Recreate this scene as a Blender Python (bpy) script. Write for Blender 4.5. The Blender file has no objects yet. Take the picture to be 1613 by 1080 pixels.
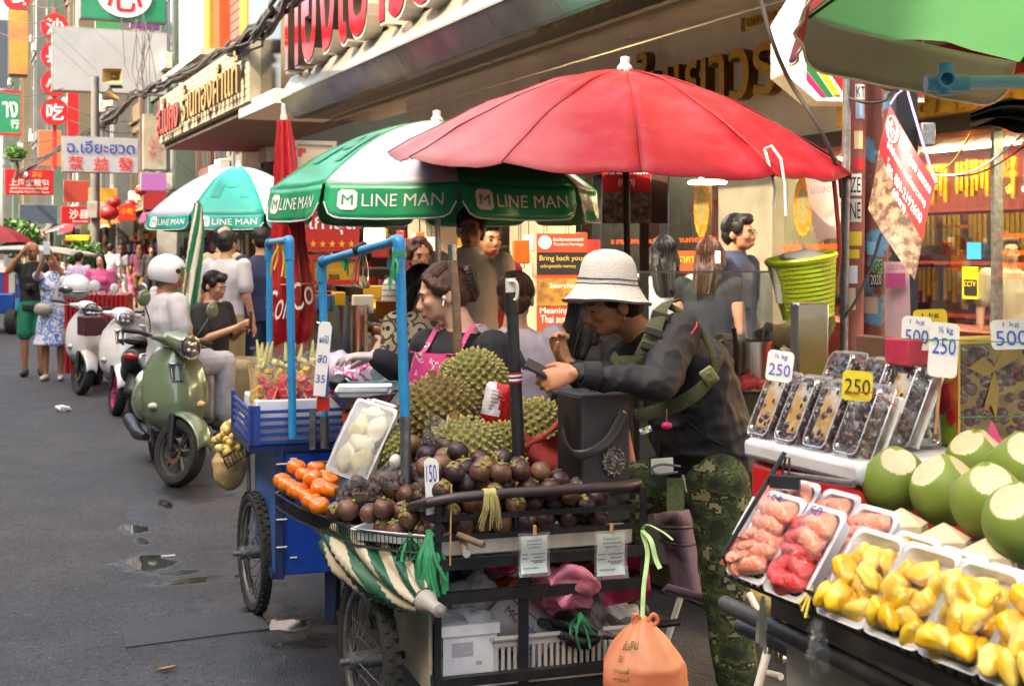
import bpy,math,random,bmesh
from math import sin,cos,pi,radians,atan2,sqrt
from mathutils import Vector as V,Matrix,Euler,noise
rnd=random.Random(11)
S=bpy.context.scene
C=S.collection
# ---------------------------------------------------------------- camera, sky, sun, exposure
F,CX,HY,CH=2100.0,806.5,400.0,1.65
cam=bpy.data.objects.new('camera',bpy.data.cameras.new('camera'));C.objects.link(cam)
cam.location=(0,0,CH);cam.rotation_euler=(pi/2,0,0)
cam.data.sensor_width=36;cam.data.lens=36*F/1613;cam.data.shift_y=-140/1613.0
cam.data.clip_start=.05;cam.data.clip_end=900
cam.data.dof.use_dof=True;cam.data.dof.focus_distance=4.5;cam.data.dof.aperture_fstop=8.0
S.camera=cam
SUN_EL,SUN_AZ=radians(46),radians(-128)
w=bpy.data.worlds.new('World');S.world=w;w.use_nodes=True
nt=w.node_tree;sky=nt.nodes.new('ShaderNodeTexSky');sky.sky_type='NISHITA';sky.sun_disc=False
sky.sun_elevation=SUN_EL;sky.sun_rotation=SUN_AZ;sky.air_density=1.0;sky.dust_density=4.5;sky.ozone_density=.4
nt.links.new(sky.outputs[0],nt.nodes['Background'].inputs[0]);nt.nodes['Background'].inputs[1].default_value=.15
sun=bpy.data.objects.new('sun',bpy.data.lights.new('sun','SUN'));C.objects.link(sun)
sun.data.energy=2.0;sun.data.angle=radians(.6);sun.data.color=(1,.91,.78)
sd=V((sin(SUN_AZ)*cos(SUN_EL),cos(SUN_AZ)*cos(SUN_EL),sin(SUN_EL)))
sun.rotation_euler=sd.to_track_quat('Z','Y').to_euler()
S.view_settings.view_transform='Standard';S.view_settings.look='None'
S.view_settings.exposure=2.66;S.view_settings.use_white_balance=True;S.view_settings.white_balance_temperature=7550;S.view_settings.white_balance_tint=6;S.view_settings.gamma=1
S.cycles.max_bounces=7;S.cycles.transparent_max_bounces=24;S.cycles.caustics_reflective=False;S.cycles.caustics_refractive=False
S.cycles.use_denoising=True;S.cycles.sample_clamp_indirect=6
# ---------------------------------------------------------------- coordinates
def P(px,py,Z):return V(((px-CX)*Z/F,Z,CH-(py-HY)*Z/F))
def G(px,py,h=0.0):
 Z=(CH-h)*F/(py-HY);return P(px,py,Z)
TH=radians(23.6)
U=V((-sin(TH),cos(TH),0));W=V((cos(TH),sin(TH),0));ZZ=V((0,0,1))
def uv(u,v,z):return U*u+W*v+ZZ*z
def onv(px,py,v):
 k=W.x*(px-CX)/F+W.y;return P(px,py,v/k)
def uof(px,v):return onv(px,400,v).dot(U)
def hof(px,py,v):return onv(px,py,v).z
# ---------------------------------------------------------------- materials
def L(c):
 if isinstance(c,str):
  c=tuple(int(c[i:i+2],16)/255 for i in(0,2,4))
 return tuple(x/12.92 if x<=.04045 else((x+.055)/1.055)**2.4 for x in c[:3])+(1,)
MATS={}
def pm(name,c,c2=None,sc=5,rough=.6,metal=0,bump=0,bsc=60,coat=0,emit=0,lo=.35,hi=.65,sss=0,trans=0,alpha=1,spec=.5,stretch=None,rv=0,sheen=0):
 if name in MATS:return MATS[name]
 m=bpy.data.materials.new(name);m.use_nodes=True;MATS[name]=m
 n=m.node_tree;b=n.nodes['Principled BSDF'];lk=n.links.new
 b.inputs['Roughness'].default_value=rough;b.inputs['Metallic'].default_value=metal
 b.inputs['Base Color'].default_value=L(c);b.inputs['Specular IOR Level'].default_value=spec
 b.inputs['Coat Weight'].default_value=coat;b.inputs['Coat Roughness'].default_value=.08
 b.inputs['Alpha'].default_value=alpha;b.inputs['Transmission Weight'].default_value=trans
 if sheen:b.inputs['Sheen Weight'].default_value=sheen
 if sss:
  b.inputs['Subsurface Weight'].default_value=sss;b.inputs['Subsurface Radius'].default_value=(.02,.008,.004);b.inputs['Subsurface Scale'].default_value=.4
 if emit:
  b.inputs['Emission Color'].default_value=L(c);b.inputs['Emission Strength'].default_value=emit
 tc=n.nodes.new('ShaderNodeTexCoord');src=tc.outputs['Object']
 if stretch:
  mp=n.nodes.new('ShaderNodeMapping');mp.inputs['Scale'].default_value=stretch;lk(src,mp.inputs[0]);src=mp.outputs[0]
 if c2 is not None:
  t=n.nodes.new('ShaderNodeTexNoise');t.inputs['Scale'].default_value=sc;t.inputs['Detail'].default_value=6;t.inputs['Roughness'].default_value=.62;lk(src,t.inputs[0])
  r=n.nodes.new('ShaderNodeValToRGB');r.color_ramp.elements[0].position=lo;r.color_ramp.elements[1].position=hi
  r.color_ramp.elements[0].color=L(c);r.color_ramp.elements[1].color=L(c2);lk(t.outputs[0],r.inputs[0]);lk(r.outputs[0],b.inputs['Base Color'])
  if rv:
   mr=n.nodes.new('ShaderNodeMapRange');mr.inputs[3].default_value=max(0,rough-rv);mr.inputs[4].default_value=min(1,rough+rv);lk(t.outputs[0],mr.inputs[0]);lk(mr.outputs[0],b.inputs['Roughness'])
  if emit:lk(r.outputs[0],b.inputs['Emission Color'])
 if bump:
  t2=n.nodes.new('ShaderNodeTexNoise');t2.inputs['Scale'].default_value=bsc;t2.inputs['Detail'].default_value=3;lk(src,t2.inputs[0])
  bp=n.nodes.new('ShaderNodeBump');bp.inputs['Strength'].default_value=bump;bp.inputs['Distance'].default_value=.01;lk(t2.outputs[0],bp.inputs['Height']);lk(bp.outputs[0],b.inputs['Normal'])
 return m
def film(name,tint='ffffff',gloss=.12,rough=.08,bump=.5,bsc=30,haze=.0,fk=.35):
 """thin clear plastic: mostly see-through, with a wrinkled gloss"""
 if name in MATS:return MATS[name]
 m=bpy.data.materials.new(name);m.use_nodes=True;MATS[name]=m
 n=m.node_tree;lk=n.links.new;n.nodes.remove(n.nodes['Principled BSDF']);out=n.nodes['Material Output']
 tr=n.nodes.new('ShaderNodeBsdfTransparent');tr.inputs[0].default_value=L(tint)
 gl=n.nodes.new('ShaderNodeBsdfGlossy');gl.inputs['Roughness'].default_value=rough
 df=n.nodes.new('ShaderNodeBsdfDiffuse');df.inputs[0].default_value=(.8,.8,.8,1)
 fr=n.nodes.new('ShaderNodeLayerWeight');fr.inputs[0].default_value=.35
 ad=n.nodes.new('ShaderNodeMath');ad.operation='MULTIPLY_ADD';ad.inputs[1].default_value=fk;ad.inputs[2].default_value=gloss;ad.use_clamp=True
 lk(fr.outputs['Fresnel'],ad.inputs[0])
 m1=n.nodes.new('ShaderNodeMixShader');m1.inputs[0].default_value=haze;lk(tr.outputs[0],m1.inputs[1]);lk(df.outputs[0],m1.inputs[2])
 mx=n.nodes.new('ShaderNodeMixShader');lk(ad.outputs[0],mx.inputs[0]);lk(m1.outputs[0],mx.inputs[1]);lk(gl.outputs[0],mx.inputs[2]);lk(mx.outputs[0],out.inputs[0])
 if bump:
  tc=n.nodes.new('ShaderNodeTexCoord');t=n.nodes.new('ShaderNodeTexNoise');t.inputs['Scale'].default_value=bsc;t.inputs['Detail'].default_value=4;t.inputs['Distortion'].default_value=1.5;lk(tc.outputs['Object'],t.inputs[0])
  bp=n.nodes.new('ShaderNodeBump');bp.inputs['Strength'].default_value=bump;bp.inputs['Distance'].default_value=.02;lk(t.outputs[0],bp.inputs['Height'])
  lk(bp.outputs[0],gl.inputs['Normal']);lk(bp.outputs[0],fr.inputs['Normal'])
 return m
def ramp_mat(name,kind,cols,sc=20,rough=.8,stretch=(1,1,1),pix=0,bump=0,wdist=0):
 """stepped colours from a noise / voronoi / wave: camouflage, floral cloth, stripes"""
 if name in MATS:return MATS[name]
 m=bpy.data.materials.new(name);m.use_nodes=True;MATS[name]=m
 n=m.node_tree;lk=n.links.new;b=n.nodes['Principled BSDF'];b.inputs['Roughness'].default_value=rough
 tc=n.nodes.new('ShaderNodeTexCoord');src=tc.outputs['Object']
 mp=n.nodes.new('ShaderNodeMapping');mp.inputs['Scale'].default_value=stretch;lk(src,mp.inputs[0]);src=mp.outputs[0]
 if pix:
  sn=n.nodes.new('ShaderNodeVectorMath');sn.operation='SNAP';sn.inputs[1].default_value=(pix,)*3;lk(src,sn.inputs[0]);src=sn.outputs[0]
 if kind=='noise':
  t=n.nodes.new('ShaderNodeTexNoise');t.inputs['Scale'].default_value=sc;t.inputs['Detail'].default_value=3;o=t.outputs[0]
 elif kind=='voronoi':
  t=n.nodes.new('ShaderNodeTexVoronoi');t.inputs['Scale'].default_value=sc;o=t.outputs[0]
 else:
  t=n.nodes.new('ShaderNodeTexWave');t.inputs['Scale'].default_value=sc;t.bands_direction=kind[-1];t.inputs['Distortion'].default_value=wdist;o=t.outputs[1]
 lk(src,t.inputs[0])
 r=n.nodes.new('ShaderNodeValToRGB');r.color_ramp.interpolation='CONSTANT'
 while len(r.color_ramp.elements)<len(cols):r.color_ramp.elements.new(.5)
 for e,(p,c)in zip(r.color_ramp.elements,cols):e.position=p;e.color=L(c)
 lk(o,r.inputs[0]);lk(r.outputs[0],b.inputs['Base Color'])
 if bump:
  t2=n.nodes.new('ShaderNodeTexNoise');t2.inputs['Scale'].default_value=14;t2.inputs['Detail'].default_value=3;lk(tc.outputs['Object'],t2.inputs[0])
  bp=n.nodes.new('ShaderNodeBump');bp.inputs['Strength'].default_value=bump;bp.inputs['Distance'].default_value=.02;lk(t2.outputs[0],bp.inputs['Height']);lk(bp.outputs[0],b.inputs['Normal'])
 return m
 # ---------------------------------------------------------------- mesh builder
ORIG={}
def frame(o,x,y):
 x=V(x).normalized();z=x.cross(V(y)).normalized();y=z.cross(x)
 return Matrix(((x.x,y.x,z.x,o[0]),(x.y,y.y,z.y,o[1]),(x.z,y.z,z.z,o[2]),(0,0,0,1)))
def rz3(a):return Matrix.Rotation(a,3,'Z')
TXT={};OFS=0.0
def text_mesh(s):
 if s in TXT:return TXT[s]
 c=bpy.data.curves.new('t','FONT');c.body=s;c.size=1;c.resolution_u=3;c.offset=OFS if s.isascii()else .012;c.align_x='CENTER'
 o=bpy.data.objects.new('t',c);C.objects.link(o)
 dg=bpy.context.evaluated_depsgraph_get();m=bpy.data.meshes.new_from_object(o.evaluated_get(dg))
 bpy.data.objects.remove(o);bpy.data.curves.remove(c)
 vs=[v.co.copy()for v in m.vertices];fs=[tuple(p.vertices)for p in m.polygons];bpy.data.meshes.remove(m)
 x0,x1=min(v.x for v in vs),max(v.x for v in vs);y0,y1=min(v.y for v in vs),max(v.y for v in vs)
 TXT[s]=(vs,fs,x0,x1,y0,y1);return TXT[s]
class MB:
 def __init__(s):s.v=[];s.f=[];s.m=[]
 def add(s,vs,fs,mi=0,M=None):
  k=len(s.v)
  s.v+=[tuple(M@V(p))if M is not None else tuple(p)for p in vs]
  s.f+=[tuple(i+k for i in f)for f in fs];s.m+=[mi]*len(fs);return s
 def obox(s,o,a,b,c,mi=0):
  o,a,b,c=V(o),V(a),V(b),V(c)
  if a.cross(b).dot(c)<0:a,b=b,a
  p=[o,o+a,o+a+b,o+b,o+c,o+a+c,o+a+b+c,o+b+c]
  return s.add(p,[(3,2,1,0),(4,5,6,7),(0,1,5,4),(1,2,6,5),(2,3,7,6),(3,0,4,7)],mi)
 def box(s,c,d,R=None,mi=0):
  R=R if R is not None else Matrix.Identity(3)
  if isinstance(R,(int,float)):R=rz3(R)
  a,b,e=R@V((d[0],0,0)),R@V((0,d[1],0)),R@V((0,0,d[2]))
  return s.obox(V(c)-(a+b+e)/2,a,b,e,mi)
 def bar(s,p,q,w,h=None,mi=0,up=ZZ):
  p,q=V(p),V(q);d=(q-p);x=d.normalized();h=h or w
  y=up.cross(x);y=y.normalized()if y.length>1e-4 else V((1,0,0));z=x.cross(y)
  return s.obox(p-y*w/2-z*h/2,d,y*w,z*h,mi)
 def tube(s,pts,r,n=10,mi=0,rv=None,cap=True):
  pts=[V(p)for p in pts];k=len(pts)
  R=[(a if isinstance(a,(tuple,list))else(a,a))for a in(r if isinstance(r,(list,))else[r]*k)]
  vs=[];fs=[];px=None
  for i,p in enumerate(pts):
   t=(pts[min(i+1,k-1)]-pts[max(i-1,0)]).normalized()
   if rv is not None:
    a=V(rv[i]if isinstance(rv,list)else rv)
   else:
    a=px if px is not None else(V((1,0,0))if abs(t.x)<.8 else V((0,1,0)))
   a=(a-t*a.dot(t)).normalized();px=a;b=t.cross(a)
   for j in range(n):
    q=2*pi*j/n;vs.append(p+a*(R[i][0]*cos(q))+b*(R[i][1]*sin(q)))
  for i in range(k-1):
   for j in range(n):
    fs.append((i*n+j,i*n+(j+1)%n,(i+1)*n+(j+1)%n,(i+1)*n+j))
  if cap:
   fs.append(tuple(range(n-1,-1,-1)));fs.append(tuple((k-1)*n+j for j in range(n)))
  return s.add(vs,fs,mi)
 def caps(s,p,q,r0,r1=None,n=12,mi=0):
  """capsule: tapered limb with round ends"""
  p,q=V(p),V(q);r1=r0 if r1 is None else r1;d=(q-p);t=d.normalized()if d.length>1e-6 else ZZ
  pts=[p-t*r0*.98,p-t*r0*.7,p,p+d*.5,q,q+t*r1*.7,q+t*r1*.98]
  return s.tube(pts,[r0*.15,r0*.72,r0,(r0+r1)/2,r1,r1*.72,r1*.15],n,mi)
 def lathe(s,prof,n=24,M=None,mi=0,cap=True):
  vs=[];fs=[];k=len(prof)
  for r,z in prof:
   for j in range(n):vs.append((r*cos(2*pi*j/n),r*sin(2*pi*j/n),z))
  for i in range(k-1):
   for j in range(n):fs.append((i*n+j,i*n+(j+1)%n,(i+1)*n+(j+1)%n,(i+1)*n+j))
  if cap:fs.append(tuple(range(n-1,-1,-1)));fs.append(tuple((k-1)*n+j for j in range(n)))
  return s.add(vs,fs,mi,M)
 def sph(s,c,r,n=14,mi=0,R=None):
  r=r if isinstance(r,(tuple,list))else(r,r,r);k=max(5,n//2+1);vs=[];fs=[]
  for i in range(1,k):
   a=pi*i/k
   for j in range(n):vs.append(V((r[0]*sin(a)*cos(2*pi*j/n),r[1]*sin(a)*sin(2*pi*j/n),r[2]*cos(a))))
  vs+=[V((0,0,r[2])),V((0,0,-r[2]))];T=len(vs)-2
  for i in range(k-2):
   for j in range(n):fs.append((i*n+j,(i+1)*n+j,(i+1)*n+(j+1)%n,i*n+(j+1)%n))
  for j in range(n):fs.append((T,j,(j+1)%n));fs.append((T+1,(k-2)*n+(j+1)%n,(k-2)*n+j))
  return s.add([(R@p if R is not None else p)+V(c)for p in vs],fs,mi)
 def prism(s,poly,d,M=None,mi=0,mi2=None):
  n=len(poly);vs=[(x,y,0)for x,y in poly]+[(x,y,d)for x,y in poly]
  if sum(poly[i][0]*poly[(i+1)%n][1]-poly[(i+1)%n][0]*poly[i][1]for i in range(n))<0:
   poly=poly[::-1];vs=[(x,y,0)for x,y in poly]+[(x,y,d)for x,y in poly]
  s.add(vs,[tuple(range(n-1,-1,-1)),tuple(range(n,2*n))],mi,M)
  return s.add(vs,[(i,(i+1)%n,n+(i+1)%n,n+i)for i in range(n)],mi if mi2 is None else mi2,M)
 def grid(s,fn,a,b,mi=0,wrap=False):
  vs=[fn(i/a,j/b)for j in range(b+1)for i in range(a+1)]
  return s.add(vs,[(j*(a+1)+i,j*(a+1)+i+1,(j+1)*(a+1)+i+1,(j+1)*(a+1)+i)for j in range(b)for i in range(a)],mi)
 def text(s,t,M,w=None,h=None,ext=.004,mi=0,mi2=None,bulge=None):
  vs,fs,x0,x1,y0,y1=text_mesh(t);cx,cy=(x0+x1)/2,(y0+y1)/2
  k=min(w/(x1-x0)if w else 1e9,h/(y1-y0)if h else 1e9);kx=ky=k
  if w and h:kx=w/(x1-x0);ky=h/(y1-y0)
  A=[((p.x-cx)*kx,(p.y-cy)*ky,ext)for p in vs];n=len(A)
  if bulge:A=[bulge(x,y,z)for x,y,z in A];return s.add(A,fs,mi,M)
  s.add(A,fs,mi,M)
  if ext>.012:
   ec={}
   for f in fs:
    for i in range(len(f)):
     e=(f[i],f[(i+1)%len(f)]);ec[e]=1
   B=A+[(x,y,0)for x,y,z in A]
   s.add(B,[(b,a,a+n,b+n)for(a,b)in ec if(b,a)not in ec],mi if mi2 is None else mi2,M)
  return s
 def wob(s,amp,sc,seed=0):
  o=V((seed*3.1,seed*1.7,seed*.9))
  s.v=[tuple(V(p)+noise.noise_vector(V(p)*sc+o)*amp)for p in s.v];return s
 def mesh(s,name,mats,off=V((0,0,0)),smooth=True,ang=.7):
  me=bpy.data.meshes.new(name);me.from_pydata([(p[0]-off[0],p[1]-off[1],p[2]-off[2])for p in s.v],[],s.f)
  for m in(mats if isinstance(mats,(list,tuple))else[mats]):me.materials.append(m)
  me.polygons.foreach_set('material_index',s.m)
  if smooth:me.shade_smooth();me.set_sharp_from_angle(angle=ang)
  me.update();return me
 def build(s,name,mats,parent=None,bevel=0,smooth=True,ang=.7,label=None,kind=None):
  off=V((0,0,0));q=parent
  while q is not None:off=off+ORIG.get(q.name,V((0,0,0)));q=q.parent
  o=bpy.data.objects.new(name,s.mesh(name,mats,off,smooth,ang));C.objects.link(o)
  if parent is not None:o.parent=parent
  if bevel:
   b=o.modifiers.new('b','BEVEL');b.width=bevel;b.segments=2;b.limit_method='ANGLE';b.angle_limit=.6
  if label:o['label']=label
  if kind:o['kind']=kind
  return o
 def solo(s,name,mats,label,cat,group=None,bevel=0,smooth=True,ang=.7,kind=None):
  lo=[min(p[i]for p in s.v)for i in range(3)];hi=[max(p[i]for p in s.v)for i in range(3)]
  off=V(((lo[0]+hi[0])/2,(lo[1]+hi[1])/2,lo[2]))
  o=bpy.data.objects.new(name,s.mesh(name,mats,off,smooth,ang));C.objects.link(o);o.location=off;ORIG[o.name]=off
  if label:o['label']=label
  if cat:o['category']=cat
  if group:o['group']=group
  if kind:o['kind']=kind
  if bevel:
   b=o.modifiers.new('b','BEVEL');b.width=bevel;b.segments=2;b.limit_method='ANGLE';b.angle_limit=.6
  return o
 def struct(s,name,mats,**k):return s.solo(name,mats,None,None,kind='structure',**k)
def thing(name,label,cat,loc=(0,0,0),group=None,rz=0,world=True):
 """an Empty at the thing's base; with world=True its parts are given in world coordinates"""
 o=bpy.data.objects.new(name,None);C.objects.link(o);o.location=loc;o.rotation_euler=(0,0,rz);o.empty_display_size=.05
 o['label']=label;o['category']=cat
 if group:o['group']=group
 if world:ORIG[o.name]=V(loc)
 return o
def dup(root,mat4,label=None,group=None):
 def cp(o,par):
  c=o.copy();C.objects.link(c)
  if par is not None:c.parent=par
  for ch in o.children:cp(ch,c)
  return c
 r=cp(root,None);r.matrix_world=mat4
 if label:r['label']=label
 if group:r['group']=group
 return r
def TRS(loc,R=None,s=1.0):
 R=R if R is not None else Matrix.Identity(3)
 return Matrix.Translation(V(loc))@R.to_4x4()@Matrix.Diagonal((s,s,s,1)if not isinstance(s,tuple)else(*s,1))
def remesh(mb,vox,it=4,fac=.5,disp=None):
 """one continuous surface out of overlapping closed shapes"""
 me=mb.mesh('tmp',[],smooth=False);o=bpy.data.objects.new('tmp',me);C.objects.link(o)
 r=o.modifiers.new('r','REMESH');r.mode='VOXEL';r.voxel_size=vox
 if it:q=o.modifiers.new('s','SMOOTH');q.iterations=it;q.factor=fac
 dg=bpy.context.evaluated_depsgraph_get();m=bpy.data.meshes.new_from_object(o.evaluated_get(dg))
 bpy.data.objects.remove(o);out=MB()
 out.v=[tuple(v.co)for v in m.vertices]
 if disp:
  out.v=[tuple(V(p)+V(v.normal)*disp(V(p)))for p,v in zip(out.v,m.vertices)]
 out.f=[tuple(p.vertices)for p in m.polygons];out.m=[0]*len(out.f)
 bpy.data.meshes.remove(m);return out
black=pm('black plastic','1a1a1c','26262a',sc=20,rough=.5,bump=.05)
dkmetal=pm('dark painted steel','1b1d24','35322f',sc=14,rough=.45,metal=.3,bump=.1,lo=.45,hi=.75)
steel=pm('stainless steel','b9b6b0','a09c95',sc=6,rough=.22,metal=1,bump=.04,bsc=20)
galv=pm('galvanised pipe','8d9094','6c6a68',sc=25,rough=.4,metal=.8,bump=.1)
bluepipe=pm('blue pvc','2491c9','1d7fb6',sc=8,rough=.38,bump=.03)
foam=pm('white foam','e6e6ea','d4d4d8',sc=12,rough=.7,bump=.12,bsc=220,sss=.0)
white=pm('white paint','dedcd6','c2bfb8',sc=5,rough=.5)
wood=pm('wood stick','c09560','a87a48',sc=9,rough=.7,stretch=(1,1,.1))
rubber=pm('tyre rubber','1e1e1e','2c2b29',sc=30,rough=.85,bump=.25,bsc=90)
clear=film('clear film');clearfilm=film('wrinkled film',gloss=.03,bump=.8,bsc=45,fk=.28);shopglass=film('shop glass','dde6e4',gloss=.06,rough=.0,bump=0)
acrylic=film('acrylic sheet','eef2f4',gloss=.06,rough=.02,bump=0,haze=.03)
paper=pm('paper white','e2e2de','d4d4d0',sc=9,rough=.7)
blueink=pm('blue ink','2c3f9e',rough=.6);redink=pm('red ink','c41d22',rough=.6);blackink=pm('black ink','151515',rough=.6)
gold=pm('gold leaf','d0a03a','a87a24',sc=30,rough=.34,metal=.55,bump=.1)
def translucent(name,c,c2,w_=.5,rough=.4,sc=5,bump=.2,bsc=20):
 m=pm(name,c,c2,sc=sc,rough=rough,bump=bump,bsc=bsc);n=m.node_tree;lk=n.links.new;b=n.nodes['Principled BSDF'];out=n.nodes['Material Output']
 tl=n.nodes.new('ShaderNodeBsdfTranslucent');mx=n.nodes.new('ShaderNodeMixShader');mx.inputs[0].default_value=w_
 cs=b.inputs['Base Color'].links
 if cs:lk(cs[0].from_socket,tl.inputs[0])
 lk(b.outputs[0],mx.inputs[1]);lk(tl.outputs[0],mx.inputs[2]);lk(mx.outputs[0],out.inputs[0]);return m
 # ================================================================ SETTING
asphalt=pm('asphalt','302f32','403f43',sc=2.2,rough=.78,bump=.55,bsc=130)
def speckle(m,sc,c,th):
 n=m.node_tree;b=n.nodes['Principled BSDF'];lk=n.links.new;old=b.inputs['Base Color'].links[0].from_socket
 t=n.nodes.new('ShaderNodeTexNoise');t.inputs['Scale'].default_value=sc;t.inputs['Detail'].default_value=1
 tc=[x for x in n.nodes if x.type=='TEX_COORD'][0];lk(tc.outputs['Object'],t.inputs[0])
 r=n.nodes.new('ShaderNodeMapRange');r.inputs[1].default_value=th;r.inputs[2].default_value=th+.06;r.inputs[3].default_value=0;r.inputs[4].default_value=1;lk(t.outputs[0],r.inputs[0])
 mx=n.nodes.new('ShaderNodeMix');mx.data_type='RGBA';lk(r.outputs[0],mx.inputs[0]);lk(old,mx.inputs[6]);mx.inputs[7].default_value=L(c);lk(mx.outputs[2],b.inputs['Base Color'])
speckle(asphalt,85,'626165',.65);speckle(asphalt,60,'141315',.62);speckle(asphalt,24,'2a292c',.60)
MB().add([uv(-40,-60,0),uv(-40,60,0),uv(400,60,0),uv(400,-60,0)],[(0,3,2,1)]).struct('road',asphalt)
pave=pm('sidewalk paving','6f5a52','5b4d49',sc=4,rough=.85,bump=.3,bsc=60)
MB().obox(uv(-6,3.5,0),U*300,W*7,ZZ*.15).struct('pavement',pave,bevel=0)
kerbm=pm('faded kerb paint','a58d4e','6d675c',sc=3,rough=.85,bump=.3,lo=.4,hi=.6)
for i in range(60):
 pass
MB().obox(uv(-6,3.3,0),U*300,W*.198,ZZ*.152).struct('kerb',kerbm,bevel=.02)
for nd in asphalt.node_tree.nodes:
 if nd.type=='TEX_COORD':
  gp_=asphalt.node_tree.nodes.new('ShaderNodeNewGeometry')
  for l in list(nd.outputs['Object'].links):asphalt.node_tree.links.new(gp_.outputs['Position'],l.to_socket)
def wetmat():
 m=asphalt.copy();m.name='wet asphalt';n=m.node_tree;lk=n.links.new;b=n.nodes['Principled BSDF']
 at=n.nodes.new('ShaderNodeAttribute');at.attribute_name='wet';old=b.inputs['Base Color'].links[0].from_socket
 def rng(lo,hi,a,c):
  r=n.nodes.new('ShaderNodeMapRange');r.inputs[1].default_value=lo;r.inputs[2].default_value=hi;r.inputs[3].default_value=a;r.inputs[4].default_value=c;lk(at.outputs['Fac'],r.inputs[0]);return r.outputs[0]
 mx=n.nodes.new('ShaderNodeMix');mx.data_type='RGBA';lk(rng(.15,.7,0,.75),mx.inputs[0]);lk(old,mx.inputs[6]);mx.inputs[7].default_value=L('1b1a1c');lk(mx.outputs[2],b.inputs['Base Color'])
 lk(rng(.2,.92,.78,.03),b.inputs['Roughness']);bp=[x for x in n.nodes if x.type=='BUMP'][0];lk(rng(.55,.9,.55,.0),bp.inputs['Strength']);return m
spots=[(G(px,py),a,b,k)for px,py,a,b,k in[(232,886,.17,.11,1.15),(212,834,.13,.07,1.05),(223,852,.12,.035,1.0),(325,913,.06,.22,1.1),(280,903,.05,.12,1.0),(445,985,.10,.14,1.0),(510,1010,.10,.15,1.0),(262,795,.14,.04,.95),(295,775,.4,.22,.62),(400,965,.3,.2,.7),(560,940,1.0,.4,.62),(470,885,.8,.3,.5),(235,815,.35,.1,.55),(540,1040,.5,.4,.6),(700,1000,.6,.5,.4)]]
m=MB();ua,ub,va,vb=2.6,10.4,.1,2.9;nu,nv=260,100;wv=[]
for j in range(nv+1):
 for i in range(nu+1):
  q=uv(ua+(ub-ua)*i/nu,va+(vb-va)*j/nv,.004);m.v.append(tuple(q));w0=0
  for c,a,b,k in spots:
   d=q-c;e=sqrt((d.dot(U)/a)**2+(d.dot(W)/b)**2)+.55*noise.noise(q*7)+.35*noise.noise(q*19);w0=max(w0,k*max(0,min(1,1.75-e)))
  ed=min(i,nu-i,j,nv-j)/6;wv.append(w0*min(1,ed))
for j in range(nv):
 for i in range(nu):a=j*(nu+1)+i;m.f.append((a,a+nu+1,a+nu+2,a+1));m.m.append(0)
rs_=m.struct('road_surface',wetmat());at=rs_.data.attributes.new('wet','FLOAT','POINT');at.data.foreach_set('value',wv)
plate=pm('patched strip','3a3b3f','323337',sc=5,rough=.72,bump=.3,bsc=120)
q=[G(189,984),G(408,966),G(425,992),G(197,1022)]
MB().add([(p.x,p.y,.010)for p in q]+[(p.x,p.y,0.005)for p in q],[(3,2,1,0),(0,1,5,4),(1,2,6,5),(2,3,7,6),(3,0,4,7)]).struct('road_patch',plate)
lf=G(262,1060);m=MB();m.grid(lambda a,b:lf+V(((a-.5)*.08,(b-.5)*.03*sin(pi*a)+.02*(a-.5),.008+.012*abs(b-.5)*2+.01*a)),8,4);m.solo('dry_leaf',pm('dry leaf','a88563','8a6a4c',sc=30,rough=.8),'dry brown leaf lying on the asphalt at the bottom of the road','leaf')
lf=G(100,648);m=MB().sph(lf+V((0,0,.03)),(.085,.05,.035),18);m.wob(.03,22,3);m.solo('plastic_litter',pm('litter white','d8d8da',rough=.5),'crumpled white plastic scrap lying alone on the road','litter')
m=MB().box(G(265,877)+V((0,0,.008)),(.075,.012,.006),.4);m.solo('paper_litter',paper,'thin white paper strip lying on the road beside the puddle','litter')
rl=random.Random(5)
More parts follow.
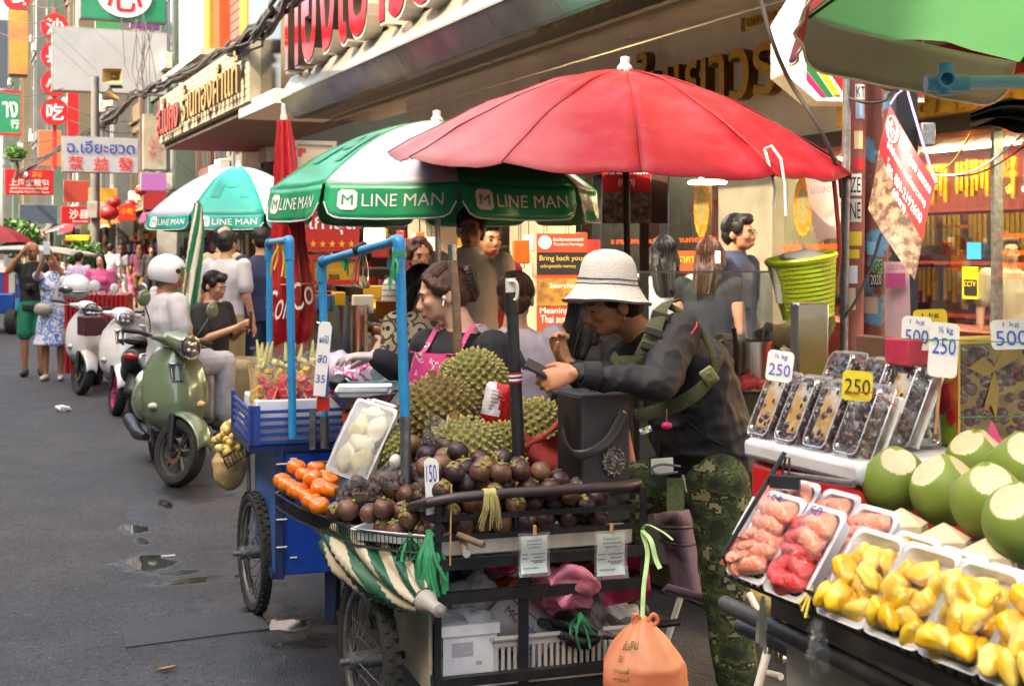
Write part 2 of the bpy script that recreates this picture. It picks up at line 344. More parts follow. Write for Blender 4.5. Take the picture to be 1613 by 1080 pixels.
# ---------------------------------------------------------------- row of buildings on the other side of the street (casts the street's shade)
def house(u0,u1,v,sgn,H,wallm,winm,rng,floors,base,label,bays=2,ground=True,depth=6):
 """shophouse: wall v towards the street is a plane; sgn=+1 stands at larger v"""
 T=thing('shophouse',label,'building',uv((u0+u1)/2,v,0),group=None)
 wl=MB();fh=(H-base)/floors;bw=(u1-u0)/bays;t=.25*sgn
 wl.obox(uv(u0,v+t,0),U*(u1-u0-.02),W*(depth*sgn),ZZ*H)
 for f in range(floors):
  z=base+f*fh
  wl.obox(uv(u0,v,z),U*(u1-u0-.02),W*t,ZZ*.75);wl.obox(uv(u0,v,z+fh-.45),U*(u1-u0-.02),W*t,ZZ*.45)
  wl.obox(uv(u0,v-.12*sgn,z-.07),U*(u1-u0-.02),W*(.118*sgn),ZZ*.12)
  for b in range(bays+1):
   ww=.5 if b in(0,bays)else .34;c=u0+b*bw;a=max(u0,c-ww/2);e=min(u1-.02,c+ww/2)
   wl.obox(uv(a,v,z+.75),U*(e-a),W*t,ZZ*(fh-1.2))
   wl.obox(uv(a+.05,v-.05*sgn,z+.05),U*(e-a-.1),W*(.048*sgn),ZZ*(fh-.2))
 wl.obox(uv(u0,v-.2*sgn,H),U*(u1-u0-.02),W*(.6*sgn),ZZ*.25)
 wl.build('wall',wallm,T)
 for f in range(floors):
  z=base+f*fh+.75
  for b in range(bays):
   a=u0+b*bw+.18;e=u0+(b+1)*bw-.18;fr=MB();hh=fh-1.2
   n=3
   for k in range(n+1):fr.obox(uv(a+(e-a)*k/n-.03,v+.06*sgn,z),U*.06,W*(.05*sgn),ZZ*hh)
   fr.obox(uv(a,v+.062*sgn,z),U*(e-a),W*(.046*sgn),ZZ*.06);fr.obox(uv(a,v+.062*sgn,z+hh*.68),U*(e-a),W*(.046*sgn),ZZ*.05)
   wo=fr.build('window',rng.choice([white,pm('brown frame','5c4636',rough=.6),galv]),T)
   MB().obox(uv(a,v+.09*sgn,z),U*(e-a),W*(.01*sgn),ZZ*hh).build('pane',winm,wo)
   if rng.random()<.45:
    ac=MB().obox(uv(a+.2,v-.34*sgn,z-.62),U*.8,W*(.3*sgn),ZZ*.55);ac.build('air_conditioner',pm('ac unit','c9c6bd','a8a59c',rough=.6),T,bevel=.02)
 if ground:
  g=MB();g.obox(uv(u0+.05,v+t*.3,.15),U*.35,W*t*.9,ZZ*(base-.3));g.build('pier',wallm,T);g=MB();g.obox(uv(u1-.42,v+t*.3,.15),U*.35,W*t*.9,ZZ*(base-.3));g.build('pier',wallm,T)
 return T
winm=pm('window glass','2b3238','3c454c',sc=.8,rough=.08,spec=.7)
cols=[('b7a58c','9c8a72'),('a8b0b4','8b9398'),('c3b7a6','a99a86'),('9fa58f','868c76'),('b99a86','9a7d6b'),('cfc8bc','b2aa9c')]
oppo=[]
for i in range(9):
 u0=-42+i*13;c=cols[i%6]
 hh=[14.5,14.2,14.7,14.3,14.6,14.1,14.5,14.2,14.6][i]
 house(u0,u0+13,-9,-1,hh,pm('oppo wall %d'%(i%6),c[0],c[1],sc=.6,rough=.85),winm,rl,4,3.4,['beige','grey blue','sand','olive','tan','cream','brown','pale','ivory'][i]+' shophouse facing the market from across the road',bays=3)
 # ---------------------------------------------------------------- far shophouses on the market side
vF=7.6
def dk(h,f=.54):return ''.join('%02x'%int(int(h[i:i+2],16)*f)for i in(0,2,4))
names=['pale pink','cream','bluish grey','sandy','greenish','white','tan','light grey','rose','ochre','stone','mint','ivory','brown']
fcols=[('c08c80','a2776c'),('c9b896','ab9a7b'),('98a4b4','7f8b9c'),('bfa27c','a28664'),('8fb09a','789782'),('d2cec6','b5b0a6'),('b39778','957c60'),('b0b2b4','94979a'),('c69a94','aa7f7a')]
us=[uof(452,vF)+.2]
k=0
while us[-1]<165:us.append(us[-1]+[4.6,5.4,5.0,6.0][k%4]);k+=1
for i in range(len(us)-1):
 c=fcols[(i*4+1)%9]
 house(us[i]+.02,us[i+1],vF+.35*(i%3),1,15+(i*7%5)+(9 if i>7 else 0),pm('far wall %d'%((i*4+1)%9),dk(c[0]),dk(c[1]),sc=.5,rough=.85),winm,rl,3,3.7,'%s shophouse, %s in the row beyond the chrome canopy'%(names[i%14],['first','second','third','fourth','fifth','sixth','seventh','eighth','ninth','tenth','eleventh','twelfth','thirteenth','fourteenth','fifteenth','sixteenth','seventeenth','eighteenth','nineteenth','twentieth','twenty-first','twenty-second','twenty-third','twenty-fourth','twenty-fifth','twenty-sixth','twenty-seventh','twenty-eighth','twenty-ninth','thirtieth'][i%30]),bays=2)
awc=['8a1a1a','2a5f8a','8a3b6b','b0612a','c9c2b4','2f6a45','a31f2b']
awn=['red','blue','violet','orange','off-white','green','crimson']
for i in range(0,13):
 u0,u1=us[i]+.2,us[i+1]-.2;m=MB();v0=vF+.3*(i%3)
 m.grid(lambda a,b:uv(u0+(u1-u0)*a,v0-.1-1.7*b,3.5-.55*b-.06*sin(b*pi)-.04*sin(a*40)*b),24,4)
 m.grid(lambda a,b:uv(u0+(u1-u0)*a,v0-1.8,2.95-.25*b-.04*sin(a*40)),24,1)
 m.solo('shop_awning',pm('awning '+awn[i%7],awc[i%7],rough=.75),'%s cloth awning over far shopfront %s'%(awn[i%7],['beside the cream gold shop','behind the small pavement trees','above the walking shoppers','behind the red stall sign','by the lantern shop','near the utility pole','beyond the pole','near the tuk-tuk','behind the tuk-tuk','past the white billboard','farther down the street','far along the street','at the far end'][i]),'awning')
stock=[pm('stock '+c,c,rough=.6)for c in('b3261f','d2a32a','2f6f9a','3f8a4a','d6d0c4','a84f7a','c9702a','6b4a35')]
sign_names=iter(range(1000))
for i in range(0,11):
 u0,u1=us[i]+.3,us[i+1]-.3;v0=vF+.35*(i%3)
 T=thing('shop_stock','heap of boxes and coloured goods before %s shopfront'%['the nearest far','the second far','the third far','the fourth far','the fifth far','the sixth far','the seventh far','the eighth far','the ninth far','the tenth far','the last far'][i],'shop goods',uv((u0+u1)/2,v0-.4,.15))
 for mi,mt in enumerate(stock):
  m=MB()
  for k in range(5):
   uu=rl.uniform(u0,u1-.4);zz=rl.choice([.15,.5,.85,1.3,1.75,2.2]);s=rl.uniform(.2,.5)
   m.obox(uv(uu,v0-rl.uniform(.1,.75),zz),U*s,W*s*.3,ZZ*rl.uniform(.15,.34))
  m.build('goods',mt,T,kind='stuff')
  # ---------------------------------------------------------------- gold shop with the chrome canopy
vW,vC=6.6,5.1
T=thing('gold_shop_building','gold shop with chrome edged canopy, marble wall and gold lettering','building',uv(12,vW,0));GS=T
u1=uof(452,vW)-1.6+1.8;u0=1.0;uF=uof(452,vC)
chrome=pm('canopy chrome','d0ccc4','b8b2a8',sc=2,rough=.33,metal=.75,bump=.05,bsc=3)
chromed=pm('canopy chrome lower','b8b2a8','958e84',sc=3,rough=.16,metal=.9,bump=.10,bsc=2.5)
soff=pm('canopy soffit','c2b9a6','aba08e',sc=.7,rough=.16,spec=.8,coat=.5)
marble=pm('marble','e4ded2','cac2b4',sc=1.6,rough=.25,bump=.02,lo=.3,hi=.7)
yel=pm('yellow cladding','b98f3a','a67c2c',sc=2,rough=.5)
Hs=3.78
m=MB()
for i in range(30):
 a=u0+i*.7
 if a+.7<uF+.3:m.obox(uv(a,vC+.25,Hs+.01),U*.69,W*(vW-vC-.25),ZZ*.05)
m.obox(uv(u0,vC+.12,Hs+.065),U*(uF-u0+.3),W*(vW-vC-.1),ZZ*.05);m.build('soffit',soff,T)
MB().obox(uv(u0,vC+.72,Hs-.03),U*(uF-u0),W*.07,ZZ*.035).build('soffit_rail',pm('rail','8d8577',rough=.4),T)
m=MB()
n=14
for i in range(n):
 a=u0+(uF-u0)*i/n;e=u0+(uF-u0)*(i+1)/n-.006
 m.add([uv(a,vC-.12,Hs+.30),uv(e,vC-.12,Hs+.30),uv(e,vC+.06,Hs+.62),uv(a,vC+.06,Hs+.62),uv(a,vC-.12,Hs+.27),uv(e,vC-.12,Hs+.27)],[(0,1,2,3),(4,5,1,0)])
m.build('fascia_upper_band',chrome,T,smooth=False)
m=MB()
for i in range(n):
 a=u0+(uF-u0)*i/n;e=u0+(uF-u0)*(i+1)/n-.006
 m.add([uv(a,vC+.10,Hs-.02),uv(e,vC+.10,Hs-.02),uv(e,vC-.11,Hs+.265),uv(a,vC-.11,Hs+.265),uv(a,vC+.24,Hs-.02),uv(e,vC+.24,Hs-.02)],[(0,1,2,3),(4,5,1,0)])
m.build('fascia_lower_band',chromed,T,smooth=False)
MB().obox(uv(u0,vC+.08,Hs),U*(uF-u0+.02),W*.5,ZZ*.6).build('canopy_core',dkmetal,T)
m=MB()
for i in range(11):m.obox(uv(u0,vC+.12,Hs+.64+i*.28),U*(uF-u0),W*.12,ZZ*.262)
m.build('sign_board',yel,T,bevel=.012)
rg=pm('red sign letter','a81220','bd2030',sc=3,rough=.18,coat=.6);sd_=pm('letter side','33261f',rough=.5)
bulb=pm('white letter trim','d9d0c6',rough=.3)
ut0,ut1=uof(468,vC),uof(800,vC)
m=MB();Mx=frame(uv((ut0+ut1)/2,vC+.08,Hs+1.35),-U,ZZ)
m.text('ทองเยาวราช',Mx,w=abs(ut1-ut0)*1.0,h=1.5,ext=.27,mi=0,mi2=1);m.build('red_lettering',[rg,sd_],T,smooth=False)
m=MB();Mx=frame(uv((ut0+ut1)/2,vC+.06,Hs+1.35),-U,ZZ);m.text('ทองเยาวราช',Mx,w=abs(ut1-ut0)*1.008,h=1.58,ext=.232);m.build('letter_trim',bulb,T,smooth=False)
m=MB();m.obox(uv(u0,vW+.4,Hs+.2),U*(uF-u0),W*4,ZZ*11);m.build('upper_wall',pm('upper wall','b3a78f','998e78',sc=.8,rough=.8),T)
m=MB();m.obox(uv(u0,vW,2.62),U*(uof(640,vW)-u0),W*.3,ZZ*(Hs-2.62));m.build('name_wall',marble,T)
MB().obox(uv(u0,vW-.04,2.5),U*(uof(640,vW)-u0),W*.3,ZZ*.118).build('lintel',pm('bronze lintel','4b4236',rough=.35,metal=.6),T)
a,b=uof(868,vW),uof(1335,vW);m=MB()
m.text('ห้างทองใบเยาวราช',frame(uv((a+b)/2,vW-.10,3.31),-U,ZZ),w=a-b,h=.66,ext=.10,mi=0,mi2=1);m.build('gold_lettering',[gold,pm('gold side','6b4d18',rough=.35,metal=.9)],T,smooth=False)
a,b=uof(1178,vW),uof(1240,vW);m=MB();m.text('[ เยาวราช ]',frame(uv((a+b)/2,vW-.04,3.66),-U,ZZ),w=a-b,h=.12,ext=.035);m.build('gold_subtitle',gold,T,smooth=False)
pier=pm('pier cream','9a8f78','887d68',sc=2,rough=.6);pierw=pm('pier white stone','8f8776','7a7262',sc=3,rough=.4)
for px0,px1,mt in((1128,1212,pierw),(800,845,pier),(1035,1050,dkmetal),(640,668,pier),(930,944,dkmetal)):
 a,b=uof(px1,vW),uof(px0,vW)
 MB().obox(uv(a,vW+.02,.15),U*(b-a),W*.5,ZZ*2.34).build('pier',mt,T,bevel=.01)
a,b=uof(1345,vW),uof(930,vW)
MB().obox(uv(a,vW+.15,.15),U*(b-a),W*.012,ZZ*2.345).build('shopfront_glass',shopglass,T)
inn=pm('interior red','7a1418','5c1013',sc=2,rough=.6);innd=pm('interior dark','3a2f28','2a231f',sc=2,rough=.7)
m=MB();m.obox(uv(u0-2,9.6,.1),U*(uof(930,9.6)-u0+4),W*.1,ZZ*2.6);m.obox(uv(u0-2,vW+.3,.12),U*14,W*3.3,ZZ*.04);m.build('interior_back_wall',inn,T)
m=MB();m.obox(uv(u0-2,vW+.31,2.66),U*14,W*3.25,ZZ*.04);m.build('interior_ceiling',white,T)
lamp=pm('lit tube','ffe9c4',emit=30,rough=.5)
m=MB()
for uu in[1.0+1.35*i for i in range(10)]:m.obox(uv(uu,7.2,2.63),U*1.1,W*.12,ZZ*.025);m.obox(uv(uu,8.8,2.63),U*1.1,W*.12,ZZ*.025)
m.build('ceiling_lamp',lamp,T)
chain=pm('gold chains','d8a93a','a87818',sc=40,rough=.3,metal=.9)
m=MB();mg=MB();rs=random.Random(3)
for lvl in range(4):
 z=.55+lvl*.5
 m.obox(uv(u0-2,8.9,z),U*14,W*.6,ZZ*.03)
 uu=u0-1.5
 while uu<u0+12:
  hh=rs.uniform(.22,.4);mg.obox(uv(uu,8.95,z+.5-hh-.03),U*.045,W*.04,ZZ*hh);uu+=rs.choice([.06,.06,.07,.16])
m.build('shelf',pm('shelf red','96201f',rough=.5),T);mg.build('gold_chains',chain,T,kind='stuff')
m=MB();m.obox(uv(u0-2,7.5,.15),U*14,W*.6,ZZ*.9);m.build('counter',pm('counter red','8a1a1c',rough=.4),T,bevel=.02)
# ---- stickers and orange lettering on the glass
orn=pm('orange decal','d8531c',rough=.5);blu=pm('blue decal','2a86c0',rough=.5);yl=pm('yellow decal','e0bb22',rough=.5);grd=pm('gilded decal','c48a2c','a5501c',sc=20,rough=.5)
def glass_text(t,px0,py0,px1,py1,mt,nm='glass_lettering',v=vW+.14):
 a,b=onv(px0,(py0+py1)/2,v),onv(px1,(py0+py1)/2,v)
 m=MB();m.text(t,frame((a+b)/2,-U,ZZ),w=(b-a).length,h=(py1-py0)*((a.y+b.y)/2)/F,ext=.002);return m.build(nm,mt,GS,smooth=False)
glass_text('มาตรฐานทองคำ',1030,372,1128,384,orn);glass_text('รูปพรรณ',1110,396,1130,406,orn)
glass_text('รับซื้อ ขาย แลกเปลี่ยน',948,374,1030,384,orn);glass_text('ทองคำแท่ง',1232,378,1262,400,orn);glass_text('ทองรูปพรรณ',1270,382,1325,396,orn)
def emblem(px,py,rx,ry):
 c=onv(px,py,vW+.135);s=c.y/F;m=MB()
 M=frame(c,-U,ZZ)
 m.prism([(rx*s*cos(a)*(1+.06*(k%2)),ry*s*sin(a)*(1+.06*(k%2)))for k,a in enumerate([2*pi*i/36 for i in range(36)])],.003,M)
 mr=MB().prism([(.62*rx*s*cos(a),.62*ry*s*sin(a))for a in[2*pi*i/24 for i in range(24)]],.005,M)
 e=m.build('garuda_decal',grd,GS);mr.build('decal_centre',pm('decal green','5c6a50','9a7a3a',sc=30,rough=.5),e)
emblem(1105,325,22,48);emblem(1265,325,24,46)
# ---- second glass front at the right with neon
for px0,px1 in((1608,1622),(1550,1555)):
 a,b=uof(px1,vW),uof(px0,vW);MB().obox(uv(a,vW+.06,.15),U*(b-a),W*.08,ZZ*2.35).build('mullion',galv,GS)
a,b=uof(1700,vW),uof(1344,vW)
MB().obox(uv(a,vW+.15,.15),U*(b-a),W*.012,ZZ*2.345).build('shopfront_glass',shopglass,GS)
MB().obox(uv(a,vW-.16,2.63),U*(b-a),W*.12,ZZ*.17).build('header_band',pm('yellow band','c79a25',rough=.4),GS)
MB().obox(uv(a,vW-.16,2.802),U*(b-a),W*.12,ZZ*.3).build('header_sign',pm('red header','a0181c',rough=.35),GS)
m=MB();c=onv(1540,150,vW-.17);m.text('เยาวราช',frame(c,-U,ZZ),w=1.5,h=.2,ext=.01);m.build('header_lettering',gold,GS,smooth=False)
neon=pm('neon orange','ff5a1a',emit=3.5);neon2=pm('neon yellow','ffc04a',emit=1.5)
for t,px,py,ww,mt in(('行',1530,266,26,neon),('總',1590,262,30,neon),('金',1592,298,14,neon2)):
 c=onv(px,py,vW+.6);s=c.y/F;m=MB();m.text(t,frame(c,-U,ZZ),h=ww*1.25*s,ext=.012);m.build('neon_character',mt,GS,smooth=False)
glass_text('มาตรฐานทองคำและเพชร',1462,352,1525,362,pm('brown decal','7a3a1a',rough=.5));glass_text('รับซื้อทอง',1572,364,1613,376,orn)
glass_text('ทองรูปพรรณ',1572,392,1613,404,orn);glass_text('ราคา ๑ บาท',1572,414,1613,424,orn);glass_text('กรอบพระ',1572,430,1613,440,orn);glass_text('福壽金行',1465,386,1512,400,pm('dark decal','3a2a20',rough=.5))
def decal(px0,py0,px1,py1,mt,nm,v=vW+.13):
 a,b=onv(px0,py1,v),onv(px1,py1,v);z1=hof((px0+px1)/2,py0,v);m=MB();d=b-a
 m.obox(V((a.x,a.y,a.z)),V((d.x,d.y,0)),ZZ*(z1-a.z),W*.004);return m.build(nm,mt,GS)
decal(1523,382,1545,408,blu,'blue_sticker');cs=decal(1516,420,1540,470,yl,'warning_sticker');decal(1518,440,1538,464,blackink,'warning_panel',vW+.12)
glass_text('CCTV',1519,443,1537,451,yl,v=vW+.11)
# ---------------------------------------------------------------- open eatery at the left half of that building
m=MB();a,b=uof(928,8.8),uof(430,8.8);m.obox(uv(a,9.0,.1),U*(b-a+8),W*.1,ZZ*4);m.build('eatery_back_wall',pm('eatery wall','8a7a62','6e604c',sc=.8,rough=.8),GS)
T=thing('eatery_shelves','shelves of packets and jars at the back of the open eatery','shelf unit',uv((a+b)/2,8.9,.15))
for lv in range(5):MB().obox(uv(a,8.55,.5+.42*lv),U*(b-a),W*.4,ZZ*.03).build('shelf',pm('shelf grey','7f7a72',rough=.6),T)
for mi,mt in enumerate(stock):
 m=MB()
 for k in range(34):
  z=.53+.42*rs.randint(0,4);m.obox(uv(rs.uniform(a,b-.2),8.5+rs.uniform(0,.2),z),U*rs.uniform(.08,.25),W*.15,ZZ*rs.uniform(.1,.33))
 m.build('packet',mt,T,kind='stuff')
 # ================================================================ SIGNS
def onu(px,py,u0):
 k=U.x*(px-CX)/F+U.y;return P(px,py,u0/k)
def blade(name,px0,py0,px1,py1,v,face,side,label,texts=(),border=None,thick=.25,cat='sign'):
 """board across the pavement, facing down the street towards the camera; texts=(string, fx,fy,fw,fh, material)"""
 u0=uof((px0+px1)/2,v);a,b=onu(px0,py1,u0),onu(px1,py1,u0);t=onu((px0+px1)/2,py0,u0).z;h=t-a.z;d=b-a;d.z=0;wd=d.length
 T=thing(name,label,cat,(a+b)/2)
 MB().obox(a+U*.02,d,ZZ*h,U*thick).build('sign_box',side,T,bevel=.01)
 MB().obox(a+d*.012+ZZ*h*.02,d*.976,ZZ*h*.96,U*.018).build('sign_face',face,T)
 if border:
  m=MB()
  for o,x,y in((a,d,ZZ*h*.06),(a+ZZ*h*.94,d,ZZ*h*.06),(a+ZZ*h*.06,d*.04,ZZ*h*.88),(a+d*.96+ZZ*h*.06,d*.04,ZZ*h*.88)):m.obox(o-U*.012,x,y,U*.03)
  m.build('border',border,T)
 for s,fx,fy,fw,fh,mt in texts:
  m=MB();m.text(s,frame(a+d*fx+ZZ*h*(1-fy)-U*.012,d,ZZ),w=fw*wd,h=fh*h,ext=.008);m.build('lettering',mt,T,smooth=False)
 return T
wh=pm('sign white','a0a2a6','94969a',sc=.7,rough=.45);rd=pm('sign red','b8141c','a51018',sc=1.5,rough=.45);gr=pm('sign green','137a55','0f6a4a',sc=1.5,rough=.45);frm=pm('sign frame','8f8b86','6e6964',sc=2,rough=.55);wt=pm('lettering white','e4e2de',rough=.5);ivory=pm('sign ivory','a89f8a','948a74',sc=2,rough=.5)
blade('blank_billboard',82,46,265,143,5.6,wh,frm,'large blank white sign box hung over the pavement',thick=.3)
T=blade('round_logo_sign',126,-70,262,29,5.4,gr,frm,'green sign with a white disc and red character, above the blank white box',thick=.3)
u0=uof(194,5.4);c=onu(196,-8,u0);s=c.y/F;m=MB().prism([(42*s*cos(2*pi*i/40),36*s*sin(2*pi*i/40))for i in range(40)],.02,frame(c-U*.02,W,ZZ));m.build('disc',wt,T)
m=MB();m.text('心',frame(c-U*.045-ZZ*4*s,W,ZZ),w=54*s,h=46*s,ext=.02);m.build('lettering',rd,T,smooth=False)
bl=pm('sign blue','20328c',rough=.5)
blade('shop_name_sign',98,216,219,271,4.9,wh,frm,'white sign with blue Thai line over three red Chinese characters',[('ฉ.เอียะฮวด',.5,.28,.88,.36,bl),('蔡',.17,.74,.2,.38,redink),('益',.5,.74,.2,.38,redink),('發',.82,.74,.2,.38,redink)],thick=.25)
blade('street_sign',-14,142,34,213,5.0,gr,rd,'green sign with red border and white Thai and Chinese text at the left edge',[('าง',.62,.42,.5,.34,wt),('行',.78,.74,.28,.2,wt)],border=rd)
blade('bun_shop_sign',8,267,84,306,4.6,rd,rd,'red bun shop sign reading 上海生煎包 in white',[('上海生煎包',.5,.52,.82,.28,wt),('ซาลาเปาทอดเซี่ยงไฮ้',.5,.74,.78,.1,wt),('Shanghai Pan-Fried Buns',.5,.9,.82,.12,wt),('周记',.66,.2,.2,.2,pm('sign yellow','d8a020',rough=.5)),('●',.4,.2,.13,.3,wt)])
T=blade('noodle_shop_sign',97,325,146,352,4.8,rd,rd,'small red sign with white 沙县 characters under the blue and white name sign',[('沙县',.55,.45,.62,.55,wt),('ร้านอาหารจีน',.6,.85,.5,.14,wt)])
blade('yellow_red_sign',186,323,214,347,5.6,pm('sign orange red','c2301a',rough=.5),rd,'small red and yellow sign beyond the far lanterns',[('小吃',.5,.4,.7,.45,pm('sign yellow','d8a020',rough=.5))])
blade('dark_red_board',107,138,124,214,5.9,rd,rd,'narrow plain red upright board behind the red discs',thick=.4)
u0=uof(86,5.2);cs=[onu(86,py,u0)for py in(44,88,132,177)];T=thing('disc_sign','upright sign of four red discs with white characters 沙县小吃','sign',cs[3]-ZZ*.6)
for c,t in zip(cs,'沙县小吃'):
 s=c.y/F;m=MB().prism([(21*s*cos(2*pi*i/36),21*s*sin(2*pi*i/36))for i in range(36)],.25,frame(c,W,ZZ));d=m.build('disc',rd,T)
 m=MB();m.text(t,frame(c-U*.26,W,ZZ)if False else frame(c+(-U)*.0,W,ZZ),h=26*s,ext=.262);m.build('character',wt,d,smooth=False)
s=cs[0].y/F;MB().bar(cs[0]+ZZ*30*s+U*.1,cs[3]-ZZ*90*s+U*.1,.14).build('post',rd,T)
u0=uof(26,5.0);c=onu(26,-3,u0);s=c.y/F;m=MB().prism([(21*s*cos(2*pi*i/36),21*s*sin(2*pi*i/36))for i in range(36)],.2,frame(c,W,ZZ))
T=thing('bun_disc_sign','single red disc sign with white 包 at the top left','sign',c);m.build('disc',rd,T);m=MB();m.text('包',frame(c,W,ZZ),h=27*s,ext=.215);m.build('character',wt,T,smooth=False)
ad=pm('advert orange','c0603a','b0902c',sc=.6,rough=.5)
T=blade('advert_box',14,14,44,118,4.7,ad,pm('advert dark','221c20',rough=.6),'orange advertising box with dark side at the left edge',thick=1.2);
blade('pale_side_sign',226,180,262,268,6.0,ivory,frm,'pale sign with faded red characters beside the cream gold shop',[('金行',.5,.62,.6,.5,pm('faded red','b06a66',rough=.6))])
for px0,py0,px1,py1,v,c,lb in((205,32,252,44,6.3,'6a3a86','violet board above the blank white sign box'),(150,34,190,46,6.3,'2f7a4a','green board above the blank white sign box'),(60,205,97,262,6.4,'b8603a','orange brown banner below the red disc sign'),(222,272,262,300,5.9,'a05a9a','pink violet awning sign left of the cream gold shop'),(100,284,140,318,6.2,'a03a2a','faded red banner under the blue and white name sign'),(140,296,185,318,6.6,'c88a2a','amber banner under the blue and white name sign'),(-10,30,12,140,6.4,'3a4450','dark upright panel at the left picture edge'),(30,322,90,352,5.4,'44505e','grey blue awning board under the red bun sign'),(225,300,262,330,6.4,'8a2020','dark red board above the far lanterns')):
 m_=pm('board '+c,c,rough=.6);blade('front_board',px0,py0,px1,py1,v,m_,frm,lb,thick=.15)
 # ---- the cream gold shop's long sign parallel to the street
def along(name,px0,y0t,y0b,px1,y1t,y1b,v,face,label,thick=.3):
 a,b=onv(px0,y0b,v),onv(px1,y1b,v);ta,tb=onv(px0,y0t,v),onv(px1,y1t,v)
 T=thing(name,label,'sign',(a+b)/2);h=(ta.z-a.z+tb.z-b.z)/2;z=(a.z+b.z)/2
 a.z=b.z=z;d=b-a
 MB().obox(a+W*.02,d,ZZ*h,W*thick).build('sign_box',face,T,bevel=.01)
 return T,a,d,h
T,a,d,h=along('cream_shop_sign',252,149,227,393,69,162,5.1,ivory,'long cream sign with red and gold raised letters left of the chrome canopy',thick=1.8)
m=MB()
for i in range(9):m.obox(a+ZZ*h*(.02+i*.11)-W*.0,d,ZZ*h*.1,W*.02)
m.build('board',ivory,T,bevel=.005)
m=MB();m.text('ส.ใบกง',frame(a+d*.19+ZZ*h*.5-W*.08,d,ZZ),w=d.length*.3,h=h*.75,ext=.07,mi2=1);m.build('red_lettering',[pm('lettering red','b4352c',rough=.4),sd_],T,smooth=False)
m=MB();m.text('ร้านทองคำแท้',frame(a+d*.68+ZZ*h*.52-W*.08,d,ZZ),w=d.length*.58,h=h*.7,ext=.07,mi2=1);m.build('gold_lettering',[gold,sd_],T,smooth=False)
MB().obox(a+W*.1-ZZ*.12,d,W*2.2,ZZ*.118).build('canopy_slab',pm('canopy slab','5b4a3c','44382e',sc=2,rough=.7),T)
a,b=uof(447,5.35),uof(396,5.35)
T=thing('chrome_pilaster','mirror clad corner pier on a white ledge at the left end of the chrome canopy','pillar',uv((a+b)/2,5.35,4.1))
MB().obox(uv(a,5.3,4.35),U*(b-a),W*1.4,ZZ*9).build('shaft',pm('pilaster mirror','8c8890','a89c92',sc=.8,rough=.16,metal=1,bump=.05,bsc=1.5),T)
MB().obox(uv(a-.15,5.15,4.1),U*(b-a+.3),W*1.6,ZZ*.25).build('ledge',white,T,bevel=.02)
for px0,px1,mt,nm,lb in((452,447,yel,'yellow_trim','narrow yellow cladding strip beside the red letters'),):pass
orange=pm('orange shutter','a04a20','8a3e1a',sc=2,rough=.6);ycol=pm('yellow column','a8822e','967226',sc=2,rough=.55);pinkw=pm('pink cladding','a05a55','8e4e4a',sc=2,rough=.6)
a,b=uof(392,6.2),uof(288,6.2);T=thing('shuttered_facade','upper facade with orange and pink shutters between yellow and white columns over the cream sign','building',uv((a+b)/2,6.4,5.8))
MB().obox(uv(a,6.5,5.9),U*(b-a),W*1,ZZ*8).build('wall',orange,T)
for px0,px1,mt in((288,322,white),(328,336,ycol),(344,352,orange),(384,396,ycol)):
 e,f=uof(px1,6.2),uof(px0,6.2);MB().obox(uv(e,6.1,5.9),U*(f-e),W*.398,ZZ*8).build('column',mt,T,bevel=.02)
e,f=uof(384,6.4),uof(353,6.4);m=MB()
for i in range(40):m.obox(uv(e,6.35,5.95+i*.2),U*(f-e),W*.1,ZZ*.17)
m.build('louvred_shutter',pinkw,T)
a,b=uof(330,5.6),uof(268,5.6);m=MB().obox(uv(a,5.4,6.0),U*(b-a),W*.9,ZZ*.14);m.solo('concrete_ledge',pm('concrete ledge','b3aa9a','9a9182',sc=3,rough=.8),'pale concrete ledge under the white column beside the cables','ledge')
# ---- signs around the eatery
def flat_sign(name,px0,py0,px1,py1,Z,face,label,texts=(),yaw=0,thick=.012,cat='sign',roll=0,frames=None):
 a,b=P(px0,py1,Z),P(px1,py1,Z);wd=(b-a).length;h=(py1-py0)*Z/F;c=P((px0+px1)/2,(py0+py1)/2,Z);x=V((cos(yaw),sin(yaw),0));y=Matrix.Rotation(roll,3,x.cross(ZZ))@ZZ;x=Matrix.Rotation(roll,3,x.cross(ZZ))@x;nn=x.cross(y)
 T=thing(name,label,cat,c-y*h/2)
 MB().obox(c-x*wd/2-y*h/2-nn*thick,x*wd,y*h,nn*thick).build('panel',face,T)
 if frames:
  m=MB()
  for o,e,f in((-.5,0,0),):
   m.obox(c-x*wd/2-y*h/2,x*wd,y*.03,nn*.012);m.obox(c-x*wd/2+y*(h/2-.03),x*wd,y*.03,nn*.012);m.obox(c-x*wd/2-y*(h/2-.03),x*.03,y*(h-.06),nn*.012);m.obox(c+x*(wd/2-.03)-y*(h/2-.03),x*.03,y*(h-.06),nn*.012)
  m.build('frame',frames,T)
 for s,fx,fy,fw,fh,mt in texts:
  m=MB();m.text(s,frame(c+x*wd*(fx-.5)+y*h*(.5-fy)+nn*.001,x,y),w=fw*wd,h=fh*h,ext=.003);m.build('lettering',mt,T,smooth=False)
 return T,c,x,y,nn,wd,h
star=pm('star yellow','d6ae3a',rough=.5);bred=pm('banner red','b5271f','a0201b',sc=2,rough=.55)
flat_sign('red_star_banner',482,318,565,396,8.6,bred,'red banner with white Thai word over a row of five gold stars',[('เก่าสุด',.5,.42,.86,.48,wt)]+[('★',.14+.18*i,.84,.12,.16,star)for i in range(5)],yaw=.08)
flat_sign('yellow_banner',487,401,566,448,8.5,pm('banner yellow','b88f1c','a67e16',sc=3,rough=.55),'yellow board with thin red frame under the red star banner',[('Dim Sum & Japan Dessert',.5,.52,.8,.1,star),('▩',.5,.8,.2,.28,pm('banner dark','4a4a1c',rough=.6))],yaw=.06,frames=bred)
